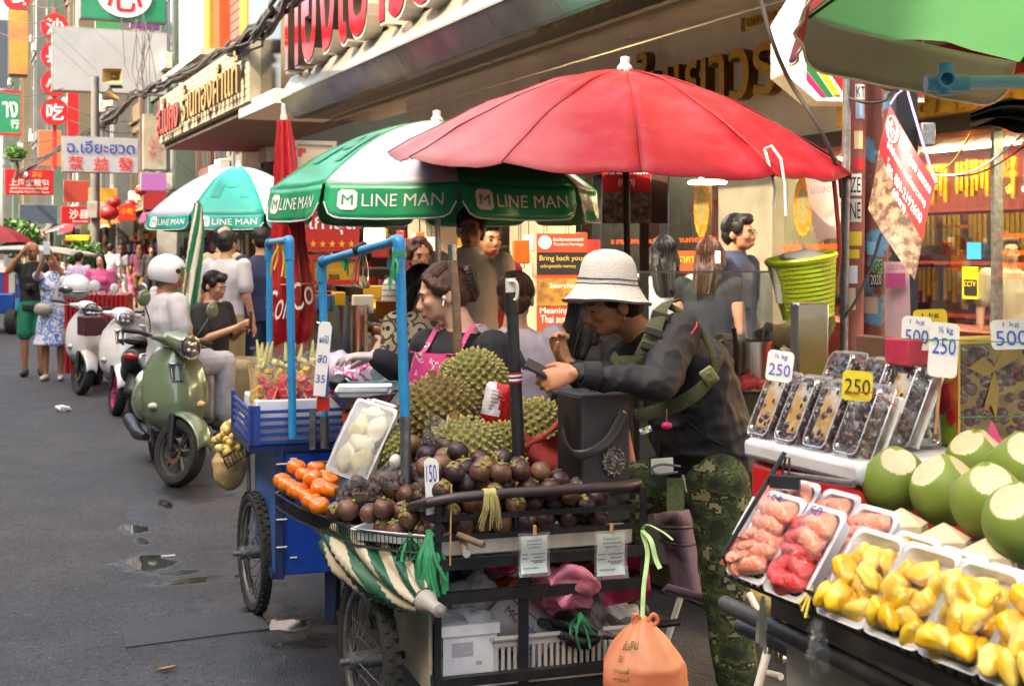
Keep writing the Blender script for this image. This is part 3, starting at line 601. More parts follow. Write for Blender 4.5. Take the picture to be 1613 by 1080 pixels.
flat_sign('framed_poster',462,222,530,315,9.5,pm('poster beige','b7ab93','a3967d',sc=4,rough=.6),'beige framed board with red fretwork border behind the green umbrella',[('▛',.2,.2,.18,.14,bred),('茶',.5,.45,.3,.3,bred)],yaw=.3,frames=frm)
tan=pm('poster orange','c8431f','b83a1a',sc=3,rough=.55);pk=pm('poster photo','c28a30','6a4a20',sc=10,rough=.6)
T,c,x,y,nn,wd,h=flat_sign('gold_poster',845,368,926,540,9.6,tan,'tall orange poster reading Bring back your memory beside the beige pillar',[('ย้อนวันวานความทรงจำ',.62,.05,.6,.035,wt),('Thonburi Heritage',.62,.1,.6,.035,wt),('Searching',.55,.48,.6,.06,wt),('Meaningful',.42,.71,.72,.075,wt),('Thai authentic',.5,.78,.86,.07,wt),('Gold',.45,.88,.4,.1,wt)],yaw=.15)
MB().obox(c-x*wd/2+y*h*.13+nn*.001,x*wd,y*h*.2,nn*.003).build('black_band',blackink,T);m=MB();m.text('Bring back your',frame(c+y*h*.27+nn*.005,x,y),w=wd*.9,h=h*.06,ext=.003);m.text('unforgettable memory',frame(c+y*h*.2-x*wd*.08+nn*.005,x,y),w=wd*.7,h=h*.04,ext=.003);m.build('lettering',pm('poster yellow','d8b24a',rough=.5),T,smooth=False)
MB().obox(c-x*wd/2-y*h*.16+nn*.001,x*wd,y*h*.25,nn*.003).build('photo_panel',pk,T)
m=MB().prism([(wd*.13*cos(2*pi*i/24),wd*.13*sin(2*pi*i/24))for i in range(24)],.004,frame(c-x*wd*.34+y*h*.42,x,y));m.build('emblem',wt,T)
gh=random.Random(14)
for i in range(26):
 px=gh.uniform(590,935);Z=gh.uniform(9.6,11.5);c=P(px,gh.uniform(352,392),Z);k=gh.randint(0,4);w_,h_=gh.uniform(.07,.13),gh.uniform(.12,.22)
 T=thing('hanging_packet','%s packet hung up in front of the eatery shelves'%['red','gold','orange','off-white','dark red'][k],'packet',c-ZZ*h_,group='packets hanging in the eatery');MB().box(c-ZZ*h_/2,(w_,.04,h_),gh.uniform(-.5,.5)).build('packet',pm('hang '+str(k),['b3201c','c8962a','c25a20','cfc8ba','7a1818'][k],rough=.45),T,bevel=.008);MB().tube([c,c+ZZ*.5],.003,4).build('string',black,T)
for px0,py0,px1,py1,Z,c,lb,tx in((806,392,838,440,10.9,'c4b8a0','small pale notice taped on the beige pier',[('ประกาศ',.5,.3,.8,.2,redink)]),(576,322,640,352,9.4,'a82018','red menu board with gold letters behind the blue pipes',[('ก๋วยเตี๋ยว',.5,.5,.8,.5,star)]),(640,395,700,425,9.6,'7a1a16','dark red menu strip behind the curly haired woman',[('ข้าวมันไก่',.5,.5,.8,.5,star)]),(1062,395,1098,430,10.4,'b8481c','orange price notice inside the shopfront glass',[('ราคา',.5,.4,.7,.3,star)])):
 flat_sign('wall_notice',px0,py0,px1,py1,Z,pm('notice '+c,c,rough=.6),lb,tx,yaw=.2)
ph=pm('photo seafood','4a3228','8a745f',sc=26,rough=.45,lo=.42,hi=.6)
T,c,x,y,nn,wd,h=flat_sign('phone_number_sign',949,240,1025,352,7.3,rd,'red sign on a brown post with telephone number over a photo of pickled seafood',[('โทร. 089-2192600',.5,.24,.9,.15,wt),('(เจ๊ดา)',.5,.42,.34,.14,wt)],yaw=-.12,thick=.02)
MB().obox(c-x*wd/2-y*h/2+nn*.001,x*wd,y*h*.44,nn*.003).build('photo_panel',ph,T)
MB().obox(c+x*(wd/2+.002)-y*h*.5-nn*.05,x*.09,y*h,nn*.05).build('side_board',pm('brown wood','4a2a20','3a2018',sc=8,rough=.6),T)
MB().bar((c.x+.1,c.y+.05,.15),(c.x+.1,c.y+.05,c.z+h/2),.05).build('post',pm('brown wood','4a2a20','3a2018',sc=8,rough=.6),T)
T=thing('striped_sign_box','white framed illuminated sign box with red, green and orange stripes under the green umbrella edge','sign',P(1300,155,9.0))
M=frame(P(1345,60,9.0),(1,.1,0),ZZ);k=9.0/F
def px_poly(pts,M,cx,cy):return[((x-cx)*k,(cy-y)*k)for x,y in pts]
m=MB();m.prism(px_poly([(1232,30),(1232,117),(1285,160),(1460,160),(1460,-60),(1290,-60)],M,1345,60),.3,Matrix(M)@Matrix.Translation((0,0,-.3)));m.build('box',white,T,bevel=.01)
for pts,mt,nm in(([(1268,62),(1330,150),(1455,150),(1455,-50),(1268,-50)],rd,'red_panel'),([(1268,88),(1268,70),(1322,150),(1312,150)],yl,'orange_stripe'),([(1268,112),(1268,92),(1311,152),(1300,152)],pm('stripe green','1c6a3c',rough=.4),'green_stripe'),([(1268,128),(1268,114),(1299,152),(1290,152)],pm('stripe magenta','a81a5c',rough=.4),'magenta_stripe')):
 m=MB();m.prism(px_poly(pts,M,1345,60),.006+.003*len(nm)%.004,M);m.build(nm,mt,T)
 # ---------------------------------------------------------------- overhead cables and loudspeakers
pth=[(470,-30,14.0),(440,20,17),(400,54,21),(350,84,26),(290,116,31),(240,138,36),(208,152,40),(178,186,43),(140,208,48),(105,226,54),(50,262,62),(10,285,75)]
pts=[P(*p)for p in pth];T=thing('overhead_cables','thick tangled bundle of black overhead cables sweeping down the street','cables',pts[5])
cab=pm('cable black','2e2b2a','4a4543',sc=6,rough=.7);rc=random.Random(2)
for i in range(18):
 j=[V((rc.uniform(-1,1),rc.uniform(-1,1),rc.uniform(-1,1)))for _ in pts]
 q=[]
 for a in range(len(pts)-1):
  for t in(0,.25,.5,.75):
   o=j[a].lerp(j[a+1],t)*(.10+.05*sin(a*2.1+i))*(1 if a<7 else .9);q.append(pts[a].lerp(pts[a+1],t)+o+V((0,0,.05*sin(t*pi*2+i))))
 MB().tube(q,rc.choice([.015,.02,.028,.035]),5).build('cable',cab,T)
for i in range(12):
 x0=rc.uniform(200,270);Z0=38;a=P(x0,rc.uniform(130,160),Z0);b=P(x0+rc.uniform(-25,25),rc.uniform(20,60),40);c=(a+b)/2+V((rc.uniform(-.3,.3),0,-.4));MB().tube([a,a.lerp(c,.5)+V((0,0,-.1)),c,c.lerp(b,.5),b],.012,4).build('hanging_wire',cab,T)
for i,(y0,y1,xa,xb)in enumerate([(22,30,0,82),(48,52,0,85),(141,139,0,100),(215,213,0,105),(8,-5,60,130),(245,236,0,100),(165,190,110,240),(190,205,120,250)]):
 a,b=P(xa-10,y0,46),P(xb,y1,44);q=[a.lerp(b,t)+V((0,0,-.25*sin(pi*t)))for t in(0,.25,.5,.75,1)];MB().tube(q,.016,4).solo('street_wire',cab,'thin black wire strung across the far street front','wire',group='thin wires across the far fronts')
hornm=pm('horn beige','a08a58','8a7648',sc=8,rough=.5)
c=P(180,121,36);T=thing('square_horn_speaker','beige square horn loudspeaker among the cables','loudspeaker',c-V((0,0,.3)))
m=MB();m.add([c+V((x*.26,-.2,z*.19))for x,z in((-1,-1),(1,-1),(1,1),(-1,1))]+[c+V((x*.07,.12,z*.06))for x,z in((-1,-1),(1,-1),(1,1),(-1,1))],[(0,4,5,1),(1,5,6,2),(2,6,7,3),(3,7,4,0),(4,7,6,5)]);m.build('horn',hornm,T,smooth=False);MB().sph(c+V((0,.0,0)),.06,12).build('driver',pm('horn driver','6a5836',rough=.5),T);MB().box(c+V((.02,.1,-.26)),(.3,.2,.07)).build('bracket',black,T)
c=P(177,152,36);T=thing('round_horn_speaker','small round beige horn loudspeaker hanging below the square one','loudspeaker',c-V((0,0,.2)));M=TRS(c,Matrix.Rotation(radians(115),3,'Y'));MB().lathe([(.03,.2),(.06,.12),(.1,0),(.19,-.14),(.2,-.15),(.17,-.13),(.05,.1)],20,M).build('horn',hornm,T)
for px,y0,y1,Z,r,lb in((150,150,470,44,.16,'grey concrete utility pole near the blue and white name sign'),(270,330,470,22,.11,'pale steel pole left of the closed striped umbrella'),(523,150,420,33,.1,'thin dark pole in front of the eatery')):
 if px==523:continue
 g=P(px,400,Z);T=thing('utility_pole',lb,'pole',(g.x,g.y,0));MB().tube([(g.x,g.y,.0),(g.x,g.y,7.5 if px==150 else 2.3)],[r*1.1,r*.8],14).build('shaft',pm('pole grey','6f6c6a','5a5856',sc=4,rough=.7),T);MB().box((g.x,g.y-r-.08,3.1 if px==150 else 1.9),(.34,.16,.55)).build('meter_box',frm,T,bevel=.02)
leafm=[pm('leaf %d'%i,c,c2,sc=3,rough=.6)for i,(c,c2)in enumerate([('3f6a2a','2c5220'),('5d8a38','46702c')])];bark=pm('bark','5a4a3a','46392d',sc=6,rough=.9)
for ti,(px,py,Z,wd,lb)in enumerate(((133,402,30,.42,'small leafy tree in a pot behind the woman in the pink jacket'),(28,375,46,.8,'small leafy street tree behind the tuk-tuk roof'),(24,242,52,.42,'leafy shrub growing from the ledge above the red bun sign'))):
 c=P(px,py,Z);base=V((c.x,c.y,0 if ti<2 else c.z-1));T=thing('street_tree',lb,'tree',base)
 MB().tube([base,base.lerp(c,.5)+V((.1,0,0)),c],[.09,.06,.02],8).build('trunk',bark,T);m=MB();rt=random.Random(ti)
 for i in range(1000):
  d=V((rt.gauss(0,1),rt.gauss(0,1),rt.gauss(0,1)));d.normalize();p=c+V((d.x*wd,d.y*wd,d.z*.8*wd))*(rt.random()**.5)*(1+.35*noise.noise(d*2.5));a=V((rt.gauss(0,1),rt.gauss(0,1),rt.gauss(0,1))).normalized()*.16*min(1,wd*1.2);b=a.orthogonal().normalized()*.05*min(1,wd*1.2);k2=len(m.v);m.add([p-a,p+b,p+a,p-b],[(0,1,2,3)],rt.randint(0,1))
 m.build('crown',leafm,T,smooth=False)
lant=pm('red lantern','b01a18','8a1212',sc=6,rough=.5)
for i,(px,py,Z,r)in enumerate(((172,335,40,.28),(180,318,40,.2),(205,322,46,.2),(222,300,40,.18))):
 c=P(px,py,Z);T=thing('lantern',['big red paper lantern beside the noodle sign','small red lantern above the big one','small red lantern by the orange sign','small red lantern near the pink awning'][i],'lantern',c-ZZ*r*1.4);MB().sph(c,(r,r,r*.85),18).build('body',lant,T);MB().tube([c-ZZ*r*.8,c-ZZ*r*1.6],[.04,.06],8).build('tassel',pm('tassel gold','b08a2c',rough=.6),T)
 # ================================================================ UMBRELLAS
def umbrella(name,label,c,R,drop,n,phase,mats,pick,tilt=None,p=1.8,val=0,valmats=None,text=None,polez=None,rib=dkmetal,sag=.02,wob=.006,polemat=None,polepos=None,under=None,motif=None,seam=None):
 """c = centre of the rim plane; the canopy is one cloth, each flap of the valance hangs from one edge"""
 T=thing(name,label,'umbrella',(c.x,c.y,0));tilt=tilt or Matrix.Identity(3)
 def rp(k,t):
  a=phase+2*pi*k/n;return V((R*t*sin(a),-R*t*cos(a),drop*(1-t**p)))
 def pt(k,x,t,lift=0):
  q=rp(k,t).lerp(rp(k+1,t),x);q.z-=sag*4*x*(1-x)*t*t;
  if wob:q.z+=wob*(noise.noise(V((k*3.3+x*3,t*5,R)))+.8*t**3*noise.noise(V((k*5.1+x*9,t*2,R))))
  q.z+=lift;return c+tilt@q
 m=MB()
 for k in range(n):m.grid(lambda x,t:pt(k,x,.02+.98*t),8,14,pick(k))
 m.f=[f[::-1]for f in m.f];cl=m.build('canopy',mats,T,ang=1.2);
 if under:md=cl.modifiers.new('s','SOLIDIFY');md.thickness=.003;md.offset=-1;md.material_offset=len(mats);cl.data.materials.append(under)
 m=MB()
 for k in range(n):m.tube([pt(k,0,t,-.012)for t in(.03,.3,.55,.8,.99)],.005,5)
 sm_=MB()
 for k in range(n):sm_.tube([pt(k,0,t,.001)for t in[.04+.96*i/12 for i in range(13)]],.0028,5)
 sm_.build('seams',seam or mats[0],T)
 for k in range(n):m.tube([pt(k,0,.5,-.014),c+tilt@V((0,0,drop*.35))],.004,5)
 m.build('ribs',rib,T)
 b=polepos if polepos is not None else c+tilt@V((0,0,-1.9));MB().tube([b,c+tilt@V((0,0,drop*.97))],.016,10).build('pole',polemat or galv,T)
 MB().lathe([(.0,-.01),(.035,-.01),(.035,.015),(.022,.03),(.022,.06),(.0,.065)],14,Matrix.Translation(c+tilt@V((0,0,drop)))@tilt.to_4x4()).build('finial',white,T)
 if val:
  for k in range(n):
   A,B=pt(k,0.015,1),pt(k,.985,1);d=B-A;out=(tilt@(rp(k,1)+rp(k+1,1)));out.z=0;out.normalize();dn=(tilt@V((0,0,-1)))*val+out*.03
   def vp(x,y,o=0):
    cr=.13
    yy=y;e=min(x,1-x)
    if e<cr and y>1-.45:yy=y*(1-.45*(1-sqrt(max(0,1-(1-e/cr)**2)))*(y-.55)/.45)
    q=A+d*x+dn*yy+out*(.012*sin(x*9+k*2)*yy+.006*sin(x*23+k)*yy+o);q.z-=sag*4*x*(1-x);return q
   m=MB();m.grid(lambda x,y:vp(x,y),18,6);f=m.build('valance_flap',valmats[pick(k)]if isinstance(valmats,list)else valmats,T);md=f.modifiers.new('s','SOLIDIFY');md.thickness=.002
   m=MB();m.tube([vp(i/24,1,.002)for i in range(25)],.004,5);m.build('piping',wt,f)
   if text:
    fx,fw,fh=text[1:];y_=-dn.normalized();x_=d.normalized();L_=d.length
    def bl(x,y,z):return(x,y,z)
    m=MB();vs,fs,x0,x1,y0,y1=text_mesh(text[0]);kk=min(fw*L_/(x1-x0),9)
    m.add([vp(fx+(q.x-(x0+x1)/2)*fw/(x1-x0),.46-(q.y-(y0+y1)/2)/(y1-y0)*fh,.006)for q in vs],fs);
    lx=fx-fw/2-.11;w2=.075;h2=w2*L_/val
    sq=[(lx+w2*sx*(1 if abs(sy)<.8 else .8),.46+h2*sy*(1 if abs(sx)<.8 else 1))for sx,sy in((-1,-.7),(-.8,-1),(.8,-1),(1,-.7),(1,.7),(.8,1),(-.8,1),(-1,.7))]
    m.add([vp(x,y,.006)for x,y in sq]+[vp(lx,.46,.006)],[(i,(i+1)%8,8)for i in range(8)])
    f2=m.build('lettering',wt,f,smooth=False)
    m=MB();vs,fs,x0,x1,y0,y1=text_mesh('M');m.add([vp(lx+(q.x-(x0+x1)/2)/(x1-x0)*w2*1.15,.46-(q.y-(y0+y1)/2)/(y1-y0)*h2*1.0,.009)for q in vs],fs);m.build('logo_letter',valmats[pick(k)]if isinstance(valmats,list)else valmats,f2,smooth=False)
 if motif:
  for k,mt in motif:
   m=MB()
   def st(x0,t0,x1,t1,wd):
    g=[]
    for i in range(9):
     x,t=x0+(x1-x0)*i/8,t0+(t1-t0)*i/8;g+=[pt(k,x-wd/2/max(t,.3),t,.006),pt(k,x+wd/2/max(t,.3),t,.006)]
    m.add(g,[(2*i,2*i+1,2*i+3,2*i+2)for i in range(8)])
   st(.25,.80,.25,.48,.12);st(.25,.48,.5,.66,.12);st(.5,.66,.75,.48,.12);st(.75,.48,.75,.80,.12)
   m.build('panel_emblem',mt,T)
 return T
redplain=pm('red umbrella cloth','c01830')
def paler_side(name,c,c2,axis,a,b,rough=.5,sc=2.2):  # mixes towards a paler colour along one axis, with worn blotches over it
 m=pm(name,c,rough=.55,bump=.15,bsc=9,spec=.25);n=m.node_tree;lk=n.links.new;bs=n.nodes['Principled BSDF']
 tc=[x for x in n.nodes if x.type=='TEX_COORD'][0];sp=n.nodes.new('ShaderNodeSeparateXYZ');lk(tc.outputs['Object'],sp.inputs[0])
 t=n.nodes.new('ShaderNodeTexNoise');t.inputs['Scale'].default_value=sc;t.inputs['Detail'].default_value=7;t.inputs['Roughness'].default_value=.65;lk(tc.outputs['Object'],t.inputs[0])
 ma=n.nodes.new('ShaderNodeMath');ma.operation='MULTIPLY_ADD';ma.inputs[1].default_value=.7;lk(t.outputs[0],ma.inputs[0]);lk(sp.outputs[axis],ma.inputs[2])
 mr=n.nodes.new('ShaderNodeMapRange');mr.inputs[1].default_value=a;mr.inputs[2].default_value=b;lk(ma.outputs[0],mr.inputs[0])
 mx=n.nodes.new('ShaderNodeMix');mx.data_type='RGBA';lk(mr.outputs[0],mx.inputs[0]);mx.inputs[6].default_value=L(c);mx.inputs[7].default_value=L(c2);t3=n.nodes.new('ShaderNodeTexNoise');t3.inputs['Scale'].default_value=5;t3.inputs['Detail'].default_value=9;t3.inputs['Roughness'].default_value=.7;lk(tc.outputs['Object'],t3.inputs[0])
 r3=n.nodes.new('ShaderNodeMapRange');r3.inputs[1].default_value=.42;r3.inputs[2].default_value=.72;r3.inputs[4].default_value=.5;lk(t3.outputs[0],r3.inputs[0])
 m3=n.nodes.new('ShaderNodeMix');m3.data_type='RGBA';lk(r3.outputs[0],m3.inputs[0]);lk(mx.outputs[2],m3.inputs[6]);m3.inputs[7].default_value=L('a83a48');lk(m3.outputs[2],bs.inputs['Base Color']);return m
redw=paler_side('red cloth paler left','8a0618','b07c80',0,.16,-.72)
undr=pm('umbrella lining','8a1020','6e0c18',sc=2,rough=.7)
cR=P(984,256,6.2)
umbrella('red_umbrella','big red parasol, paler at its left, over the hat man, its pole behind the dark fruit cart',cR+V((-.02,0,0)),1.085,.425,12,0.0,[redw],lambda k:0,tilt=Matrix.Rotation(radians(2.3),3,'Y')@Matrix.Rotation(radians(5.5),3,'X'),p=1.65,sag=.024,wob=.014,under=undr,seam=pm('seam red','6e0c18',rough=.6),polepos=V((.56,6.2,.15)),polemat=pm('dark brown pole','2e1a14','24130f',sc=8,rough=.6))
m=MB();m.tube([P(1205,235,5.35),P(1215,230,5.3),P(1230,250,5.3),P(1236,290,5.3),P(1238,340,5.3)],.006,6);m.tube([P(1205,235,5.35),P(1212,262,5.32),P(1222,300,5.32),P(1219,330,5.32)],.006,6);m.solo('tie_cord',pm('cord white','cfcac4',rough=.8),'white tie cord hanging from the right edge of the red parasol','cord')
tgreen=pm('green umbrella pvc','169a66','128a5a',sc=2,rough=.32,bump=.12,bsc=9);tteal=pm('teal umbrella pvc','12988a','0f8a7e',sc=2,rough=.35,bump=.1,bsc=9);twhite=pm('white umbrella pvc','b9b7bf','acaab3',sc=2,rough=.35,bump=.1,bsc=9);mot=pm('emblem teal','0e7a6e',rough=.4);mot2=pm('emblem green','0f7f58',rough=.4)
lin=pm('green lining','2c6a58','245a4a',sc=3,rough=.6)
umbrella('green_white_umbrella','green and white parasol with LINE MAN flaps, half under the red parasol',P(688,300,7.3),.90,.375,8,radians(10-45*.0),[tgreen,twhite],lambda k:(k)%2,p=1.9,val=.17,valmats=tgreen,text=('LINE MAN',.60,.62,.36),polepos=P(692,620,7.3),polemat=steel,under=lin,sag=.01,motif=[(0,mot2),(6,mot2)])
umbrella('teal_white_umbrella','teal and white parasol with LINE MAN flaps, farther down the row of scooters',P(376,341,14.5),.98,.54,8,radians(-18),[tteal,twhite],lambda k:k%2,p=1.8,val=.15,valmats=tteal,text=('LINE MAN',.60,.62,.42),polepos=P(386,600,14.5),under=lin,sag=.01,motif=[(0,mot)])
def closed_umbrella(name,label,path,rad,folds,mats,twist=2.0,amp=.28,seg=96,pick=None,tip=None,tipmat=white,ring=None):
 """furled cloth: pleats wrapped round the pole"""
 T=thing(name,label,'umbrella',path[0]);m=MB();k=len(path)
 R=[];cs=[]
 N=40
 for i in range(N+1):
  f=i/N*(k-1);a=min(int(f),k-2);cs.append(path[a].lerp(path[a+1],f-a));R.append(rad[a]+(rad[a+1]-rad[a])*(f-a))
 ax=(path[-1]-path[0]).normalized();e1=ax.orthogonal().normalized();e2=ax.cross(e1);vs=[]
 for i in range(N+1):
  for j in range(seg):
   a=2*pi*j/seg;q=a*folds+twist*i/N*folds*.5;rr=R[i]*(1+amp*(abs(sin(q/2))*2-1)+.06*noise.noise(V((a*2,i*.3,folds))));rr*=1+.05*sin(3*i+j*.1)
   vs.append(cs[i]+e1*(rr*cos(a+twist*i/N))+e2*(rr*sin(a+twist*i/N)))
 for i in range(N):
  for j in range(seg):
   m.f.append((i*seg+j,i*seg+(j+1)%seg,(i+1)*seg+(j+1)%seg,(i+1)*seg+j));m.m.append(pick(j/seg,i/N)if pick else 0)
 m.v=[tuple(v)for v in vs];m.f.append(tuple(range(seg-1,-1,-1)));m.m.append(0);m.f.append(tuple(N*seg+j for j in range(seg)));m.m.append(0)
 m.build('cloth',mats,T,ang=1.0);MB().tube([path[0]-ax*.12,path[-1]+ax*.02],.016,8).build('pole',galv,T)
 if tip:MB().lathe([(.0,0),(tip,0),(tip,.02),(tip*.6,.05),(tip*.6,.09),(0,.1)],16,frame(path[-1],e1,e2)).build('cap',tipmat,T)
 if ring:
  m=MB();m.tube([cs[int(ring*N)]+(e1*cos(a)+e2*sin(a))*R[int(ring*N)]*1.12 for a in[2*pi*i/24 for i in range(25)]],.006,5);m.build('tie_cord',wood,T)
 return T
ccol=pm('cola red','b8141e','a50f18',sc=2,rough=.45,bump=.1,bsc=9)
Zc=7.6;T=closed_umbrella('closed_red_umbrella','tall furled red drinks parasol with white script, between the blue pipes',[P(458,560,Zc),P(459,520,Zc),P(460,470,Zc),P(456,380,Zc),P(450,250,Zc),P(447,190,Zc)],[.07,.11,.122,.085,.055,.034],7,[ccol],twist=1.2,amp=.2,tip=.022,ring=.45)
def script_on(t,px,py,wpx,hpx,roll,Zs,r):
 m=MB();c=P(px,py,Zc);s=Zc/F;vs,fs,x0,x1,y0,y1=text_mesh(t);pts=[]
 for q in vs:
  X=(q.x-(x0+x1)/2)/(x1-x0)*wpx*s;Y=(q.y-(y0+y1)/2)/(y1-y0)*hpx*s;X+=Y*.35;x2=X*cos(roll)-Y*sin(roll);y2=X*sin(roll)+Y*cos(roll);a=x2/r
  pts.append(c+V((r*sin(a),-r*cos(a)*1.05,y2)))
 m.add(pts,fs);m.build('script_lettering',wt,T,smooth=False)
script_on('Cola',448,478,46,46,.12,Zc,.137);script_on('Co',482,462,36,40,.5,Zc,.142)
sgreen=pm('stripe cloth green','14704a',rough=.55);sw=pm('stripe cloth white','cfc9bb',rough=.55)
closed_umbrella('closed_striped_umbrella','furled green and white striped parasol standing behind the man in the white helmet',[P(300,540,11.5),P(301,500,11.5),P(304,430,11.5),P(311,365,11.5),P(312,320,11.5)],[.035,.075,.065,.055,.03],6,[sgreen,sw],twist=2.6,amp=.15,pick=lambda a,t:int(a*8)%2)
# ================================================================ FRUIT PROTOTYPES
POOL=V((0,0,-50))
def hide_src(o):
 return o
msk=[pm('mangosteen skin %d'%i,a,b,sc=14,rough=.5,bump=.2,bsc=50,coat=.05)for i,(a,b)in enumerate([('2a1418','4c2824'),('40241f','6c4632'),('20101a','3a1c26'),('54372a','7a543c')])]
calm=pm('mangosteen calyx','8a7a48','6a5232',sc=30,rough=.7);calg=pm('mangosteen stem','7f9a3c','5c7a2c',sc=30,rough=.6)
def mk_mangosteen(i):
 m=MB();m.sph((0,0,.036),(.037,.037,.0335),20);m.v=[tuple(V(p)*(1+.02*noise.noise(V(p)*40+V((i,0,0)))))for p in m.v]
 o=m.solo('mangosteen',msk[i],'x','mangosteen');o.location=POOL
 c=MB()
 for q in range(4):
  a=q*pi/2+.3;x=V((cos(a),sin(a),0));y=V((-sin(a),cos(a),0));z0=.0335
  g=[]
  for s in range(5):
   for u in(-1,0,1):
    t=s/4;rr=.004+.022*t;wd=.011*sin(pi*(.25+.7*t));p=x*rr+y*(u*wd);zz=z0+.0375*sqrt(max(0,1-(rr/.0372)**2))-.0035+.004*t*(1+.5*sin(q*2))+(0 if u else .001);g.append(V((p.x,p.y,zz)))
  c.add(g,[(3*s+u,3*s+u+1,3*s+u+4,3*s+u+3)for s in range(4)for u in range(2)]);c.f[-8:]=[f[::-1]for f in c.f[-8:]]if False else c.f[-8:]
 cc=c.build('calyx',calm,o);md=cc.modifiers.new('s','SOLIDIFY');md.thickness=.0025
 MB().tube([(0,0,.066),(.002,.001,.079)],[.0055,.0045],7).build('stem',calg,o);return o
MANG=[mk_mangosteen(i)for i in range(4)];used=set()
def place(proto,loc,R,s,label,group=None):
 key=proto.name
 if key not in used:
  used.add(key);o=proto;o.matrix_world=TRS(loc,R,s);o['label']=label
  if group:o['group']=group
  return o
 return dup(proto,TRS(loc,R,s),label,group)
def rrot(r,tilt=1.2):return Matrix.Rotation(r.uniform(0,6.28),3,'Z')@Matrix.Rotation(r.uniform(-tilt,tilt),3,'X')@Matrix.Rotation(r.uniform(-tilt,tilt),3,'Y')
def heap(n,r,inside,floor,rg,bias=None,tries=60):
 """spheres dropped one by one, each taking the lowest of some tried spots"""
 out=[]
 for i in range(n):
  best=None
  for t in range(tries):
   x,y=inside(rg);z=floor(x,y)+r
   for(a,b,c)in out:
    d2=(x-a)**2+(y-b)**2
    if d2<(1.93*r)**2:z=max(z,c+sqrt((1.93*r)**2-d2))
   sc=z+(bias(x,y)if bias else 0)
   if best is None or sc<best[0]:best=(sc,x,y,z)
  out.append(best[1:])
 return out
def place_ball(proto,p,r0,R,s,label,group):
 """put a fruit whose centre height is r0 with its centre at p"""
 return place(proto,V(p)-(R@V((0,0,r0)))*s,R,s,label,group)
dur_d=pm('durian husk','626430','7a7240',sc=12,rough=.75,bump=.2);dur_t=pm('durian thorn','96904e','b09c60',sc=14,rough=.7);dur_b=pm('durian thorn brown','9a824a','7c6238',sc=14,rough=.75);dur_h=pm('durian husk brown','6a5a2c','54451f',sc=14,rough=.8)
def durian(c,r,R,label,brown=False,n=330,stem=None,seed=0):
 T=thing('durian',label,'durian',c-V((0,0,r[2])));rg=random.Random(seed)
 m=MB();m.sph(c,r,22,0,R);
 for i in range(n):
  z=1-2*(i+.5)/n;a=i*2.39996;d=V((sqrt(1-z*z)*cos(a),sqrt(1-z*z)*sin(a),z));p=V((d.x*r[0],d.y*r[1],d.z*r[2]));nn=V((d.x/r[0],d.y/r[1],d.z/r[2])).normalized()
  nn=(nn+V((rg.gauss(0,.1),rg.gauss(0,.1),rg.gauss(0,.1)))).normalized();e1=nn.orthogonal().normalized();e2=nn.cross(e1);b=2.05*sqrt(r[0]*r[2]/n)*rg.uniform(.9,1.1);h=b*rg.uniform(.85,1.35);ph=rg.uniform(0,1)
  q=[p-nn*.004+(e1*cos(2*pi*j/5+ph)+e2*sin(2*pi*j/5+ph))*b for j in range(5)]+[p+nn*h*.45+(e1*cos(2*pi*j/5+ph)+e2*sin(2*pi*j/5+ph))*b*.42 for j in range(5)]+[p+nn*h]
  k=len(m.v);m.v+=[tuple(c+R@v)for v in q]
  for j in range(5):
   m.f.append((k+j,k+(j+1)%5,k+5+(j+1)%5,k+5+j));m.m.append(0);m.f.append((k+5+j,k+5+(j+1)%5,k+10));m.m.append(1)
 m.build('husk',[dur_h,dur_b]if brown else[dur_d,dur_t],T,smooth=False)
 if stem is not None:MB().tube([c+R@V((0,0,r[2]*.9)),c+R@V((.004,0,r[2]+stem))],[.018,.015],10).build('stalk',pm('durian stalk','7a4f30','8e6a48',sc=10,rough=.8),T)
 return T
 # ================================================================ FRONT CART
A1=radians(18);ca,cb=V((cos(A1),sin(A1),0)),V((-sin(A1),cos(A1),0));O1=V(((690-CX)*4.2/F,4.2,0))
def cc(a,b,z):return O1+ca*a+cb*b+ZZ*z
CW,CD=.70,.95
T=thing('fruit_cart','dark steel framed fruit cart with mangosteen rack, white board and spoked wheels','cart',O1);FC=T
m=MB()
for a,b,z0,z1,w_ in((0,0,.28,.90,.022),(CW,0,.22,.88,.02),(0,CD,.22,.84,.03),(CW,CD,.22,.84,.03),(.29,.02,.24,.68,.034),(CW,.25,.22,.84,.02),(.27,.03,.76,.82,.012),(.55,.03,.76,.82,.012)):m.bar(cc(a,b,z0),cc(a,b,z1),w_)
for z,w_,h_ in((.30,.03,.03),(.565,.03,.035),(.672,.03,.034)):
 m.bar(cc(.0,-.002,z),cc(CW,-.002,z),w_,h_);m.bar(cc(CW,0,z),cc(CW,CD,z),w_,h_);m.bar(cc(0,CD,z),cc(CW,CD,z),w_,h_);m.bar(cc(0,0,z),cc(0,CD,z),w_,h_)
for z in(.755,.818):m.bar(cc(-.01,-.012,z),cc(CW-.03,-.012,z),.008,.018);m.bar(cc(CW-.03,-.01,z),cc(CW+.02,.3,z-.01),.008,.018);m.bar(cc(-.01,-.01,z),cc(-.08,.25,z),.008,.018)
m.bar(cc(CW-.25,.26,.80),cc(CW+.0,.0,.87),.014);m.bar(cc(.02,.06,.36),cc(.02,.45,.66),.03)
m.build('frame',dkmetal,T)
hb=[cc(-.05,.22,.80),cc(-.06,.1,.84),cc(-.03,-.01,.872),cc(.05,-.035,.887),cc(.2,-.04,.892),cc(.45,-.04,.893),cc(.63,-.03,.892),cc(.69,.02,.888),cc(.685,.1,.86),cc(.66,.2,.81)]
MB().tube(hb,.0165,14).build('handle_bar',pm('brown handle','2a2124','3a2e30',sc=10,rough=.42),T)
